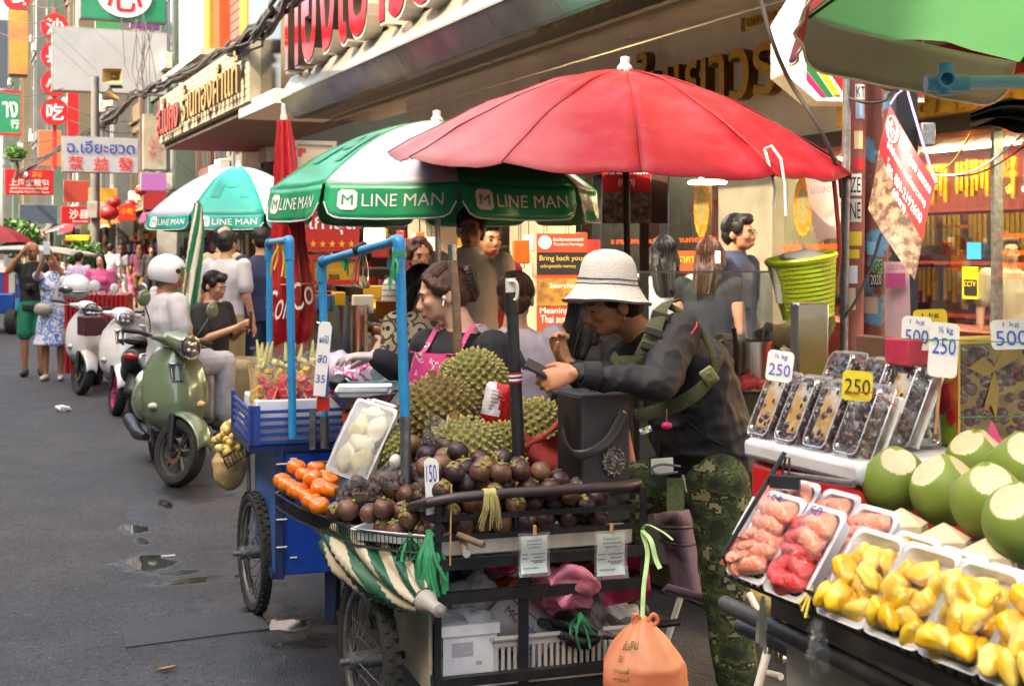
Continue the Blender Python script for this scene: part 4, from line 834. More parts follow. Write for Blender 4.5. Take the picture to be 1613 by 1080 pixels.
m=MB().obox(cc(-.0,.012,.692),ca*(CW-.03),cb*.93,ZZ*.055);m.build('white_board',pm('stained board','c4beb2','8a7a66',sc=7,rough=.7,lo=.45,hi=.8),T,bevel=.006)
m=MB().obox(cc(-.02,.0,.715),ca*.02,cb*.5,ZZ*.02);m.build('board_rim',white,T)
perf=pm('perforated panel','b5ad9c','9a907e',sc=5,rough=.6,bump=.6,bsc=160)
MB().obox(cc(-.02,.04,.25),ca*.012,cb*.75,ZZ*.40).build('side_panel',perf,T)
MB().obox(cc(.0,.0,.235),ca*CW,cb*CD,ZZ*.02).build('lower_shelf',dkmetal,T)
MB().obox(cc(-.22,.32,.80),ca*.75,cb*.75,ZZ*.025).build('upper_tray',dkmetal,T)
m=MB();m.bar(cc(-.2,.34,.825),cc(.5,.34,.825),.02,.05);m.bar(cc(-.2,1.06,.825),cc(.5,1.06,.825),.02,.05);m.build('tray_rim',pm('tray wood','5c4432','483424',sc=8,rough=.7),T)
def cart_wheel(parent,c,ax,r,th,spokes=28,tread=True):
 """bicycle-like wheel: tyre with tread, rim, hub, spokes; ax = axle direction"""
 e1=ZZ;M=frame(c,ax.cross(ZZ),ZZ)
 w0=bpy.data.objects.new('wheel',None);C.objects.link(w0);w0.parent=parent
 prof=[(r-th,-th*.42),(r-th*.75,-th*.58),(r-th*.3,-th*.55),(r-.004,-th*.3),(r,0),(r-.004,th*.3),(r-th*.3,th*.55),(r-th*.75,th*.58),(r-th,th*.42)]
 m=MB();m.lathe(prof+[prof[0]],64,M,cap=False)
 if tread:
  for i in range(44):
   for s in(-1,1):
    a=2*pi*(i+.25*s)/44;o=M@V(((r-.001)*cos(a),(r-.001)*sin(a),s*th*.3));t=(M.to_3x3()@V((-sin(a),cos(a),0)));rd_=(M.to_3x3()@V((cos(a),sin(a),0)));m.obox(o-t*.014-ax*th*.2,t*.026,ax*th*.36,rd_*.005)
 m.build('tyre',rubber,w0)
 m=MB();m.lathe([(r-th*1.02,-th*.4),(r-th*1.3,-th*.3),(r-th*1.35,0),(r-th*1.3,th*.3),(r-th*1.02,th*.4),(r-th*.96,0),(r-th*1.02,-th*.4)],48,M,cap=False);m.build('rim',galv,w0)
 m=MB();m.tube([c-ax*.07,c+ax*.07],.03,14);m.tube([c-ax*.1,c+ax*.1],.012,10)
 for i in range(spokes):
  a=2*pi*i/spokes;b=a+(.5 if i%2 else-.5);s=.05*(1 if(i//2)%2 else-1);m.tube([M@V((.028*cos(b),.028*sin(b),s)),M@V(((r-th*1.25)*cos(a),(r-th*1.25)*sin(a),0))],.0022,4)
 m.build('spokes',galv,w0);return w0
cart_wheel(T,V((-.485,4.50,.285)),W,.285,.05);cart_wheel(T,V((.15,4.78,.285)),W,.285,.05)
MB().tube([V((-.485,4.5,.285)),V((.62,4.95,.285))],.014,8).build('axle',dkmetal,T)
bk=[P(433,757,5.0),P(470,788,4.72),P(520,822,4.5),P(562,842,4.33),P(625,843,4.24),P(692,835,4.2)]
bz=.755
bk=[V((p.x,p.y,bz))for p in bk];inner=[V((p.x,p.y,bz))for p in(P(545,752,5.1),P(720,760,4.75))]
m=MB();m.tube(bk,.004,6);m.tube([p-ZZ*.05 for p in bk],.0035,6);m.tube([bk[0],inner[0],inner[1],bk[-1]],.004,6)
for i in range(len(bk)-1):
 k=int((bk[i+1]-bk[i]).length/.016)
 for j in range(k):p=bk[i].lerp(bk[i+1],j/k);m.tube([p,p-ZZ*.05,(p-ZZ*.05).lerp(inner[0].lerp(inner[1],(i+j/k)/5)-ZZ*.055,.97)],.0016,4)
m.build('wire_basket',black,T)
cloth=pm('rubber tie','b8ae76','9c905c',sc=30,rough=.8)
# things on it ------------------------------------------------
m=MB();q=hb[4].lerp(hb[3],.3);m.tube([q-ca*.02,q-ca*.012,q+ca*.012,q+ca*.02],.0205,12)
rt=random.Random(4)
for i in range(26):
 x=rt.uniform(-.022,.022);e=q+ca*(x*1.8)+V((0,0,-.085+rt.uniform(-.03,.02)))-cb*rt.uniform(.0,.02);m.tube([q+ca*x-cb*.02,q+ca*x*1.3-cb*.028-ZZ*.04,e],.0018,4)
m.solo('straw_tie',cloth,'pale raffia tied round the cart handle with frayed ends','string')
rh=random.Random(9)
fl=lambda x,y:.748
def in_rack(rg):return rg.uniform(.0,.60),rg.uniform(.03,.30)
pts=heap(104,.034,in_rack,fl,rh,bias=lambda a,b:.30*abs(a-.12)-.02*b+(.22 if(a>.36 and b>.12)else 0))
lbl=['dark purple mangosteen heaped behind the rails of the cart handle','brown mangosteen heaped behind the rails of the cart handle','blackish mangosteen heaped behind the rails of the cart handle','light tan-brown mangosteen heaped behind the rails of the cart handle']
for(a,b,z)in pts:
 i=rh.choice([0,0,1,2,2,3]);s=rh.uniform(.92,1.04);place_ball(MANG[i],cc(a,b,z),.036,rrot(rh,.9),s,lbl[i],'mangosteens in the cart rack')
t0,t1=P(553,826,4.34),P(690,822,4.22);tz=.758
def tray(name,o,x,y,n,lx,ly,h,mat,parent=None,lip=.012,sl=.15,th=.004):
 """shallow foam tray: o corner, x/y unit directions, n up"""
 def ring(ix,z):
  r=.018;pts=[]
  for cx,cy,a0 in((lx-ix-r,ly-ix-r,0),(ix+r,ly-ix-r,pi/2),(ix+r,ix+r,pi),(lx-ix-r,ix+r,1.5*pi)):
   for j in range(5):a=a0+pi/2*j/4;pts.append(o+x*(cx+r*cos(a))+y*(cy+r*sin(a))+n*z)
  return pts
 m=MB();R=[ring(sl*h*1.6,0),ring(.0,h),ring(-.006,h),ring(-.006,h+th*.6),ring(.004,h+th*.6),ring(.006+sl*h*1.6,th)];k=20
 m.add(sum(R,[]),[(i*k+j,i*k+(j+1)%k,(i+1)*k+(j+1)%k,(i+1)*k+j)for i in range(5)for j in range(k)]+[tuple(range(k-1,-1,-1)),tuple(5*k+j for j in range(k))])
 if parent is not None:return m.build(name,mat,parent)
 return m
x=(V((t1.x,t1.y,0))-V((t0.x,t0.y,0)));lx=x.length;x.normalize();y=ZZ.cross(x)
m=tray('t',V((t0.x,t0.y,bz-.035)),x,y,ZZ,lx,.20,.035,foam);m.solo('foam_tray',foam,'white foam tray of mangosteens on the front corner of the wire basket','tray')
o=V((t0.x,t0.y,bz-.03))
pts=heap(19,.033,lambda rg:(rg.uniform(.035,lx-.035),rg.uniform(.035,.17)),lambda a,b:.0,rh,bias=lambda a,b:.1*abs(a-.13)+.0*b)
for(a,b,z)in pts:
 i=rh.choice([0,1,1,3]);place_ball(MANG[i],o+x*a+y*b+ZZ*z,.036,rrot(rh,.9),rh.uniform(.9,1),['dark purple','brown','','tan-brown'][i]+' mangosteen piled on the white foam tray','mangosteens on the foam tray')
for px,py,Z in((490+40,806,4.48),(548,802,4.42),(600,776,4.55),(650,700,4.62),(662,760,4.5),(560,785,4.6),(700,740,4.5)):
 place_ball(MANG[rh.choice([0,1,3])],P(px,py,Z),.036,rrot(rh),1.0,'mangosteen lying loose among the plastic bags beside the foam tray','loose mangosteens')
per=pm('persimmon skin','d8620e','e07a1a',sc=4,rough=.28,coat=.4,bump=.03);stk=pm('fruit sticker','d8c01e',rough=.5)
m=MB().lathe([(0,.002),(.018,.0),(.032,.008),(.0385,.024),(.036,.04),(.026,.05),(.010,.0515),(0,.049)],28);m.v=[(p[0]*(1+.03*cos(4*atan2(p[1],p[0]))),p[1]*(1+.03*cos(4*atan2(p[1],p[0]))),p[2])for p in m.v]
PER=m.solo('persimmon',per,'x','persimmon');m=MB();m.prism([(.009*cos(2*pi*i/16),.007*sin(2*pi*i/16))for i in range(16)],.0008,frame(V((.031,-.012,.040)),(-.35,-.8,.3),(-.3,.4,.6)));m.build('sticker',stk,PER)
bs=V((0,0,bz-.048))
for i,(px,py,Z)in enumerate([(464,735,5.05),(478,748,4.98),(487,764,4.86),(497,738,5.04),(510,752,4.95),(498,752,4.8),(505,765,4.75),(443,757,5.02),(453,765,4.93),(463,771,4.86),(473,778,4.82),(483,783,4.74),(494,790,4.68),(505,796,4.62),(516,757,4.85),(517,772,4.72)]):
 p=P(px,py,Z);place(PER,p-V((0,0,.025)),rrot(rh,.45),.98,'glossy orange persimmon in the wire basket beside the blue cabinet door','persimmons in the wire basket')
MB().add([bk[0]-ZZ*.052,bk[2]-ZZ*.052,bk[4]-ZZ*.052,inner[1]-ZZ*.052,inner[0]-ZZ*.052],[(0,1,2,3,4)]).build('basket_liner',pm('liner','3a2a1c',rough=.8),FC)
rd_=random.Random(8)
for i,(px,py,ax_,az,Z,br,st,lb)in enumerate([(690,650,.145,.125,4.78,True,.03,'brownish durian with a cut stalk, the middle of the pile'),(752,612,.125,.145,5.0,False,None,'tall green durian behind the brown one, beside the rusty pole'),(729,712,.14,.115,4.62,False,.03,'wide green durian at the front of the pile over the mangosteens'),(787,712,.09,.105,4.72,False,None,'green durian partly behind the black post'),(848,680,.1,.12,4.95,False,None,'green durian between the black post and the red cloth'),(627,712,.085,.09,4.72,False,None,'green durian at the left behind the sealed white tray'),(716,592,.06,.07,5.25,False,None,'small green durian peeping out behind the rusty pole'),(800,660,.1,.1,5.1,False,None,'green durian behind the red snack bag')]):
 R=Matrix.Rotation(rd_.uniform(-.3,.3),3,'Y')@Matrix.Rotation(rd_.uniform(0,6),3,'Z');durian(P(px,py,Z),(ax_,ax_*.95,az),R,lb,br,n=300 if i<3 else 230,stem=st,seed=i)
MB().obox(cc(-.12,.42,.826),ca*.6,cb*.6,ZZ*.06).solo('durian_crate',pm('tray wood','5c4432'),'low wooden crate under the durians on the cart','crate')
A2=radians(24);ra,rb=V((cos(A2),sin(A2),0)),V((-sin(A2),cos(A2),0));r0=P(917,802,4.42);r0.z=.752
T=thing('portable_speaker','black box speaker with strap handle and metal badge, under the hat man’s arm'.replace('’',"'"),'speaker',r0+ra*.09+rb*.09)
h_=1.185-r0.z
MB().obox(r0,ra*.182,rb*.19,ZZ*h_).build('cabinet',pm('speaker vinyl','34343a','2b2b30',sc=30,rough=.55,bump=.35,bsc=400),T,bevel=.008)
m=MB().obox(r0+rb*.185-ra*.0045+ZZ*.012,-rb*.175,-ra*.0,ZZ*.0)if False else MB();m.obox(r0-ra*.004+rb*.012+ZZ*.012,ra*.006,rb*.166,ZZ*(h_-.024));m.build('side_panel',pm('speaker side','242326',rough=.38),T,bevel=.002)
m=MB()
for i in range(15):
 zz=h_-.08-.0075*i+.0;w_=.045*sqrt(max(.02,1-((i-7)/7.6)**2));m.obox(r0-ra*.006+rb*(.105-w_/2)+ZZ*(zz),ra*.003,rb*w_,ZZ*.0042)
m.build('grille',pm('grille','050505',rough=.8),T)
m=MB()
for i in range(7):m.obox(r0-ra*.006+rb*.03+ZZ*(.035+.013*i),ra*.002,rb*rt.uniform(.03,.06),ZZ*.004);m.obox(r0-ra*.006+rb*.1+ZZ*(.035+.013*i),ra*.002,rb*.025,ZZ*.006)
m.build('print',pm('print grey','6a6a6a',rough=.6),T);MB().tube([r0-ra*.006+rb*.165+ZZ*.04,r0-ra*.006+rb*.165+ZZ*.11],.009,8).build('port_slot',pm('grille','050505'),T)
bc=r0+ra*.115-rb*.003+ZZ*.205;badge=pm('badge metal','4f4a46','9a948c',sc=60,rough=.35,metal=.9,bump=.5,bsc=90);m=MB();pl=[]
for i in range(48):rr=.047 if i%4==0 else(.039 if i%2==0 else .042);pl.append((rr*cos(2*pi*i/48),rr*1.12*sin(2*pi*i/48)))
M=frame(bc,ra,ZZ);m.prism(pl,.006,M)
for i in range(20):m.sph(M@V((.037*cos(2*pi*i/20),.041*sin(2*pi*i/20),.007)),.0045,8)
for i in range(14):m.sph(M@V((.024*cos(2*pi*i/14),.027*sin(2*pi*i/14),.008)),.0042,8)
m.lathe([(0,.006),(.018,.006),(.018,.012),(.013,.013),(.012,.009),(0,.009)],20,M);m.sph(M@V((0,0,.01)),(.009,.009,.004),10);m.build('badge',badge,T)
hp=[r0+ra*.155-rb*.006+ZZ*(h_-.062),r0+ra*.13-rb*.013+ZZ*(h_-.10),r0+ra*.08-rb*.03+ZZ*(h_-.155),r0+ra*.01-rb*.035+ZZ*(h_-.19),r0-ra*.035-rb*.01+ZZ*(h_-.195),r0-ra*.045+rb*.03+ZZ*(h_-.17),r0-ra*.03+rb*.09+ZZ*(h_-.13)]
def smooth_path(p,n=5):
 out=[]
 for i in range(len(p)-1):
  a,b,c,d=p[max(i-1,0)],p[i],p[i+1],p[min(i+2,len(p)-1)]
  for j in range(n):
   t=j/n;out.append(.5*((2*b)+(c-a)*t+(2*a-5*b+4*c-d)*t*t+(3*b-a-3*c+d)*t**3))
 return out+[p[-1]]
hp=smooth_path(hp);MB().tube(hp,[(.004,.016)]*len(hp),12,rv=[(-rb*.8-ra*.3)if i<20 else-ra for i in range(len(hp))]).build('strap_handle',pm('strap vinyl','232325',rough=.4),T)
MB().sph(hp[1]-rb*.004,(.008,.005,.008),12).build('rivet',pm('brass','b58a5a',rough=.3,metal=1),T)
m=MB();
for i in range(3):m.tube([r0+ra*(.05+.016*i)+rb*.05+ZZ*h_,r0+ra*(.05+.016*i)+rb*.05+ZZ*(h_+.008)],.007,10)
m.build('knob',steel,T)
T=thing('black_post','black tube post with a white clip on top and a tricolour ribbon','post',P(820,730,4.55))
a,b=P(818,735,4.55),P(806,472,4.55);MB().tube([a,b],[.0215,.0205],16).build('tube',pm('black tube','1d1d20','28282a',sc=20,rough=.45,bump=.15),T)
MB().tube([P(807,492,4.55),P(805,460,4.55)],.024,16).build('collar',black,T);MB().tube([P(805,460,4.55),P(804,438,4.55)],.0185,14).build('cap',white,T)
m=MB();m.tube(smooth_path([P(802,443,4.53),P(812,444,4.52),P(815,452,4.52),P(814,468,4.52),P(810,473,4.52)]),.006,8);m.build('clip',pm('clip ivory','cfc6b4',rough=.4),T)
m=MB()
for i,mi in enumerate((0,1,2,1,0)):m.tube([P(812.6-.3*i*.4,602-3.2*i,4.55),P(812.4-.3*i*.4,599-3.2*i,4.55)],.0235,16,mi)
m.build('ribbon',[pm('rib red','b01c2a',rough=.6),wt,bl],T)
rust=pm('rusty pipe','6a4a38','8f7a68',sc=14,rough=.45,metal=.5,bump=.15)
T=thing('rusty_pole','rusty brown steel pole in front of the woman in the pink apron','pole',P(724,598,5.05));MB().tube([P(724,600,5.05),P(718,470,5.05),P(713,410,5.05)],.0168,14).build('shaft',rust,T);MB().tube([P(713,410,5.05),P(712,385,5.05)],.0172,14).build('bright_end',steel,T)
T=thing('blue_pipe_arch','bright blue plastic pipe arch joining the dark cart and the cart behind','pipe frame',P(640,765,4.45))
e1,e2=P(629,378,4.45),P(507,412,5.5);m=MB()
for a,b,rr in((P(638,660,4.45),e1,.0175),(e1,e2,.0165),(e2,P(512,590,5.5),.0165),(P(512,585,5.5),P(511,660,5.5),.0165)):m.tube([a,b],rr,14)
m.build('pipe',bluepipe,T);dd=(e2-e1).normalized()
for e,d2 in((e1,dd),(e2,-dd)):MB().tube(smooth_path([e-ZZ*.085,e-ZZ*.03,e-ZZ*.004+d2*.004,e+d2*.03,e+d2*.07],4),.0215,14).build('elbow',pm('blue pvc dark','1c86bd','1a7ab0',sc=8,rough=.38),T)
MB().tube([P(640,768,4.45),P(638,655,4.45)],.0185,14).build('socket_pipe',galv,T);MB().tube([P(512,705,5.5),P(511,655,5.5)],.0178,14).build('socket_pipe',galv,T)
T2=thing('blue_pipe_arch','second blue plastic pipe arch, over the watermelon bags','pipe frame',P(460,705,5.75));f1,f2=P(456,378,5.75),P(424,382,6.6)
m=MB();m.tube([P(461,690,5.75),f1],.0175,14);m.tube([f1,f2],.0165,12);m.tube([f2,P(425,600,6.6)],.0165,12);m.build('pipe',bluepipe,T2)
dd=(f2-f1).normalized()
for e,d2 in((f1,dd),(f2,-dd)):MB().tube(smooth_path([e-ZZ*.085,e-ZZ*.03,e-ZZ*.004+d2*.004,e+d2*.03,e+d2*.07],4),.0215,14).build('elbow',MATS['blue pvc dark'],T2)
raf=pm('green raffia','2f9a62','1f7a4a',sc=20,rough=.5);rafl=pm('pale raffia','a8c890','8ab078',sc=20,rough=.6);yraf=pm('yellow raffia','c9b84a',rough=.6)
def strands(name,label,c,n,ln,spread,mat,seed=0,cat='string',r=.003,flat=True):
 m=MB();rg=random.Random(seed)
 for i in range(n):
  e=c+V((rg.uniform(-spread,spread),rg.uniform(-spread,spread)*.6,-ln*rg.uniform(.45,1)));mid=c.lerp(e,.5)+V((rg.uniform(-.4,.4)*spread,rg.uniform(-.3,.3)*spread,0));s0=c+V((rg.uniform(-.2,.2)*spread,0,rg.uniform(-.01,.01)))
  q=smooth_path([s0,mid,e],4);m.tube(q,[(r*1.6,r*.3)]*len(q)if flat else r,5)
 return m.solo(name,mat,label,cat)
m=MB();m.tube([P(629,396,4.45),P(629.5,405,4.45)],.024,12);m.solo('green_tie',raf,'green raffia wound round the tall blue pipe','string')
strands('raffia_ends','green raffia ends dangling from the tall blue pipe',P(621,402,4.4),7,.13,.02,raf,1)
strands('raffia_scrap','scrap of green raffia on the sloping blue pipe',P(545,395,5.15),5,.10,.015,raf,2);strands('yellow_tie','yellow and white ribbon tied on the second blue pipe arch',P(440,380,6.1),5,.2,.05,yraf,3)
m=MB();q1=P(568,393,4.92);m.tube([q1+V((-.02,.01,-.005)),q1+V((.02,-.01,.012))],.021,10);m.solo('black_tape',black,'black tape wound round the sloping blue pipe','tape')
m=MB()
for i in range(4):q1=P(566+3*i,402,4.9);m.tube(smooth_path([q1,q1-ZZ*.05+V((.01*i-.02,0,0)),q1-ZZ*.10+V((.012*i-.025,-.01,0)),q1-ZZ*.12+V((.01,0,0)),q1-ZZ*.105+V((.02,0,0))],4),.003,5)
m.solo('bag_hooks',steel,'bunch of steel hooks hanging from the sloping blue pipe','hooks')
T=thing('hanging_price_strip','narrow white price strip with blue writing hung on the thinner blue pipe','price tag',P(508,620,5.35));c=P(508,565,5.38);M=frame(c,(cos(.1),0,-sin(.1)*.0-.09),(.09,0,1));m=MB().prism([(-.024,-.15),(.024,-.15),(.027,.13),(.016,.15),(-.016,.15),(-.027,.13)],.003,M);m.build('card',wt,T)
for t,y in(('ผลไม้',.08),('สด',.0),('35',-.08)):m=MB();m.text(t,Matrix(M)@Matrix.Translation((0,y,.004)),w=.036,h=.032,ext=.001);m.build('lettering',blueink,T,smooth=False)
rcl=pm('red clip','b3261c',rough=.4);m=MB().box(P(509,636,5.4),(.05,.03,.055));m.tube([P(509,622,5.4),P(507,610,5.4)],.006,6);m.wob(.006,40,1);m.solo('red_clip',rcl,'red plastic clip under the hanging price strip','clip')
T=thing('price_card','white price card reading 150 stuck in the mangosteens','price tag',P(679,805,4.2));c=P(680,765,4.22);M=frame(c,(1,.12,.03),(-.06,.05,1));m=MB().prism([(-.020,-.09),(.022,-.085),(.024,.07),(.016,.085),(-.008,.09),(-.022,.078)],.003,M);m.build('card',wt,T);m=MB();m.text('150',Matrix(M)@Matrix.Translation((.0,.04,.004)),w=.033,h=.055,ext=.001);m.build('number',blueink,T,smooth=False);m=MB();m.text('฿',Matrix(M)@Matrix.Translation((.010,-.015,.004)),h=.022,ext=.001);m.build('currency_mark',blueink,T,smooth=False)
# ---- bagged goods on the left of the cart
pulp=pm('pale fruit flesh','d6c58a','cdb46e',sc=9,rough=.45);pulp2=pm('white fruit flesh','d8cfa8','e0d8bc',sc=7,rough=.45);dried=pm('dried fruit','2a1a18','4a2a22',sc=20,rough=.5)
def wrapped_tray(name,label,o,x,y,lx,ly,content,filmmat=clearfilm,h=.03,bulge=.03,cat='fruit pack',group=None):
 """foam tray with its content and a film over the top"""
 n=x.cross(y).normalized();y=n.cross(x);T=thing(name,label,cat,o+x*lx/2+y*ly/2,group);tray('foam_tray',o,x,y,n,lx,ly,h,foam,T)
 content(T,o,x,y,n)
 m=MB();m.grid(lambda a,b:o+x*(lx*(a*1.03-.015))+y*(ly*(b*1.03-.015))+n*(h+.004+bulge*(sin(pi*a)*sin(pi*b))**.5+.004*noise.noise(V((a*9,b*9,o.x*7)))),18,18);m.build('film',filmmat,T);return T
def flesh(T,o,x,y,n):
 for i,(fx,fy,rx,ry,mt)in enumerate([(.06,.06,.045,.055,pulp2),(.13,.07,.05,.05,pulp),(.10,.125,.075,.04,pulp2),(.06,.18,.05,.045,pulp),(.135,.185,.05,.055,pulp2),(.09,.235,.06,.03,pulp2)]):
  m=MB();R=Matrix((x,y,n)).transposed();m.sph(o+x*fx+y*fy+n*.026,(rx*.85,ry,.022),18,0,R);m.wob(.012,22,i);m.build('fruit_segment',mt,T)
o=P(575,738,4.62);x=V((.85,.45,.15)).normalized();wrapped_tray('wrapped_fruit_tray','big film wrapped white tray of pale fruit leaning beside the tall blue pipe',P(522,742,4.75),V((.72,-.55,-.15)).normalized(),V((.30,.25,.75)).normalized(),.19,.27,flesh,film('hazy film',gloss=.05,fk=.4,haze=.22,bump=.9,bsc=22),bulge=.055)
wrapped_tray('wrapped_fruit_tray','film wrapped white tray of pale fruit just behind the front sealed tray',P(540,735,4.95),V((.72,-.55,-.15)).normalized(),V((.38,.3,.75)).normalized(),.19,.27,flesh)
def poke_bag(label,a,b,wd,mat,stick=True,n=16,seed=0,name='snack_bag'):
 T=thing(name,label,'snack bag',a);d=(b-a);x=d.normalized();rg=random.Random(seed);sd2=x.cross(V((0,1,.2))).normalized();fr2=x.cross(sd2)
 m=MB()
 for i in range(n):t=rg.uniform(.12,.62);m.sph(a+d*t+sd2*rg.uniform(-.3,.3)*wd+fr2*rg.uniform(-.02,.02),rg.uniform(.014,.024),8)
 m.wob(.006,40,seed);m.build('contents',mat,T)
 m=MB();m.tube([a,a+d*.08,a+d*.35,a+d*.65,a+d*.9,b],[(wd*.3,.01),(wd*.5,.03),(wd*.55,.042),(wd*.45,.035),(wd*.42,.012),(wd*.5,.006)],16,rv=sd2);m.wob(.012,18,seed+5);m.build('bag_film',clearfilm,T)
 if stick:MB().bar(a+d*.2-fr2*.045-sd2*wd*.42,b+d*.05-fr2*.03-sd2*wd*.40,.014,.006).build('stick',pm('pale stick','cfc6a6','b8ad8c',sc=20,rough=.7),T)
poke_bag('clear bag of dark mangosteens with a pale stick in front of the blue pipe base',P(672,742,4.5),P(690,655,4.52),.085,msk[0],seed=1)
poke_bag('clear bag of dried fruit leaning over the persimmons',P(540,806,4.55),P(592,730,4.62),.10,dried,seed=2,stick=False);poke_bag('clear bag of dried fruit nearest the foam tray of mangosteens',P(583,800,4.45),P(622,735,4.5),.08,dried,seed=3);poke_bag('small clear bag of dried fruit beside the foot of the blue pipe',P(615,780,4.42),P(628,738,4.46),.07,dried,seed=4,stick=False);poke_bag('clear bag with bluish slices behind the wire basket',P(550,790,4.7),P(575,745,4.75),.1,pm('blue slices','39496e','5a6a88',sc=12,rough=.5),seed=6,stick=False)
poke_bag('clear bag tucked behind the 150 price card',P(660,790,4.38),P(668,740,4.42),.06,dried,seed=7,stick=False)
m=MB().sph(P(623,727,4.6),(.022,.022,.028),14);m.wob(.004,50,2);m.solo('opened_mangosteen',pm('mangosteen flesh','dcd2c8',rough=.4),'opened mangosteen showing white flesh by the blue pipe','mangosteen')
T=thing('red_snack_bag','red and white printed snack bag between the durians','snack bag',P(781,672,4.85));M=frame(P(783,640,4.85),(.95,.2,-.22),(.25,.15,.95));m=MB()
def pil(a,b,s):return M@V(((a-.5)*.11,(b-.5)*.17,s*.028*(sin(pi*a)*sin(pi*b))**.6+.003*noise.noise(V((a*6,b*6,s)))))
m.grid(lambda a,b:pil(a,b,1),12,14);m.m=[1 if((i%12)+(i//12)*.35)<8 and(i//12)>3 else 0 for i in range(len(m.f))];k=len(m.f);m.grid(lambda a,b:pil(a,b,-1),12,14);m.build('pouch',[pm('pouch red','b5141e','a00f18',sc=5,rough=.3,coat=.3),pm('pouch white','cfd2d8','b8b0b8',sc=22,rough=.35)],T)
m=MB()
for i in range(7):m.obox(M@V((-.035,.05-.013*i,.030-.0006*i*i*.6)),M.to_3x3()@V((.03+.012*(i*7%3),0,0)),M.to_3x3()@V((0,.004,0)),M.to_3x3()@V((0,0,.002)))
m.build('print',pm('pouch print','8a6a70',rough=.5),T)
fold=pm('red cloth','a83a32','8f2e2a',sc=5,rough=.9,bump=.3,bsc=120)
m=MB();m.grid(lambda a,b:P(832+48*a-6*b*(1-a),765-85*b+12*sin(a*3)*b,4.68+.05*a+.03*sin(b*7+a*3)),14,20);m.tube(smooth_path([P(826,707,4.62),P(838,697,4.6),P(860,684,4.62),P(880,668,4.66)]),[.010+.004*sin(i)for i in range(16)],10);m.solo('red_cloth',fold,'folded dull red cloth between the black post and the speaker','cloth')
T=thing('knife','dark handled knife stuck in the durians','knife',P(750,690,4.62));MB().tube([P(752,690,4.62),P(747,668,4.6),P(744,657,4.6)],[(.010,.008),(.014,.01),(.008,.006)],10).build('handle',black,T);MB().bar(P(752,690,4.62),P(758,705,4.64),.003,.02).build('blade',steel,T)
wd2=pm('old wood','5a4636','75604c',sc=12,rough=.8)
T=thing('wooden_peg','short wooden stick on a rusty bracket at the left end of the white board','peg',P(730,870,4.2));MB().tube([P(722,842,4.16),P(762,858,4.1)],.011,10).build('stick',wd2,T);MB().tube([P(728,845,4.17),P(733,870,4.15)],[(.012,.004),(.014,.004)],10).build('bracket',rust,T);MB().tube([P(734,872,4.17),P(735,872,4.12)],.012,12).build('bolt',steel,T)
m=MB().tube([P(711,762,4.2),P(709,890,4.18)],.003,6);m.solo('bamboo_stick',wood,'thin bamboo stick upright at the left of the cart rails','stick')
lic=pm('licence paper','b9d0d6','c6cfc6',sc=4,rough=.5)
for px0,px1,y0,y1,Z,lb,t1 in((815,867,838,906,4.17,'left pale blue licence paper clipped to the cart front in a clear pocket','บัตรประจำตัว'),(934,990,834,910,4.24,'right faded licence paper clipped to the cart front in a clear pocket','ใบอนุญาต')):
 T=thing('licence_paper',lb,'paper',P((px0+px1)/2,y1,Z));s=Z/F;c=P((px0+px1)/2,(y0+y1)/2,Z);wd,hh=(px1-px0)*s,(y1-y0)*s
 def lp(fx,fy,o=0):return c+ca*(wd*(fx-.5))+ZZ*(hh*(.5-fy))-cb*(.004*sin(fx*3)+.030*max(0,fy-.7)**1.3+o+.003*sin(fy*7))
 m=MB();m.grid(lambda a,b:lp(.08+.84*a,.07+.86*b),8,12);m.build('paper',lic,T);m=MB();m.grid(lambda a,b:lp(a,b,.003),10,14);m.build('pocket',film('pocket film',gloss=.08,haze=.12,bump=.4,bsc=14),T)
 m=MB();rg=random.Random(px0);vs,fs,x0,x1,ya,yb=text_mesh(t1);m.add([lp(.5+(q.x-(x0+x1)/2)/(x1-x0)*.5,.17-(q.y-(ya+yb)/2)/(yb-ya)*.07,.0015)for q in vs],fs)
 for i,(x0_,x1_,yy)in enumerate([(.25,.75,.27),(.3,.7,.35),(.4,.85,.5),(.12,.3,.5),(.5,.8,.58),(.12,.3,.6),(.4,.85,.66),(.5,.78,.7),(.15,.6,.82)]):
  xx=x0_
  while xx<x1_:w_=rg.uniform(.02,.05);m.add([lp(xx,yy,.0015),lp(xx+w_,yy,.0015),lp(xx+w_,yy-.022,.0015),lp(xx,yy-.022,.0015)],[(0,1,2,3)]);xx+=w_+.012
  if i>1:m.add([lp(x0_,yy+.012,.0015),lp(x1_,yy+.012,.0015),lp(x1_,yy+.006,.0015),lp(x0_,yy+.006,.0015)],[(0,1,2,3)])
 m.build('print',pm('licence print','3a4450',rough=.6),T,smooth=False);MB().obox(lp(.48,.06,.006),ca*.007,ZZ*.03,cb*.014).build('clothes_peg',wood,T)
strands('green_raffia_bunch','thick bunch of green raffia hanging from the wire basket',P(678,838,4.2),46,.27,.055,raf,7,r=.0035)
strands('green_raffia_tail','looser green raffia tails beside the furled striped umbrella',P(648,842,4.25),10,.16,.06,raf,8)
closed_umbrella('furled_umbrella','furled green and cream umbrella lying along the left side of the dark cart',[P(525,848,4.62),P(560,868,4.48),P(600,895,4.36),P(640,925,4.22),P(668,945,4.14)],[.05,.085,.085,.065,.034],7,[pm('furled green','14553c','0f4632',sc=5,rough=.5),pm('furled cream','bfb49c','a89d86',sc=5,rough=.55)],twist=3.0,amp=.2,pick=lambda a,t:int(a*14)%2,tip=.036,tipmat=pm('umbrella cap','9c9690',rough=.5))
obm=translucent('orange bag','f2b898','ecaa86',.55,.42,6,.5,26)
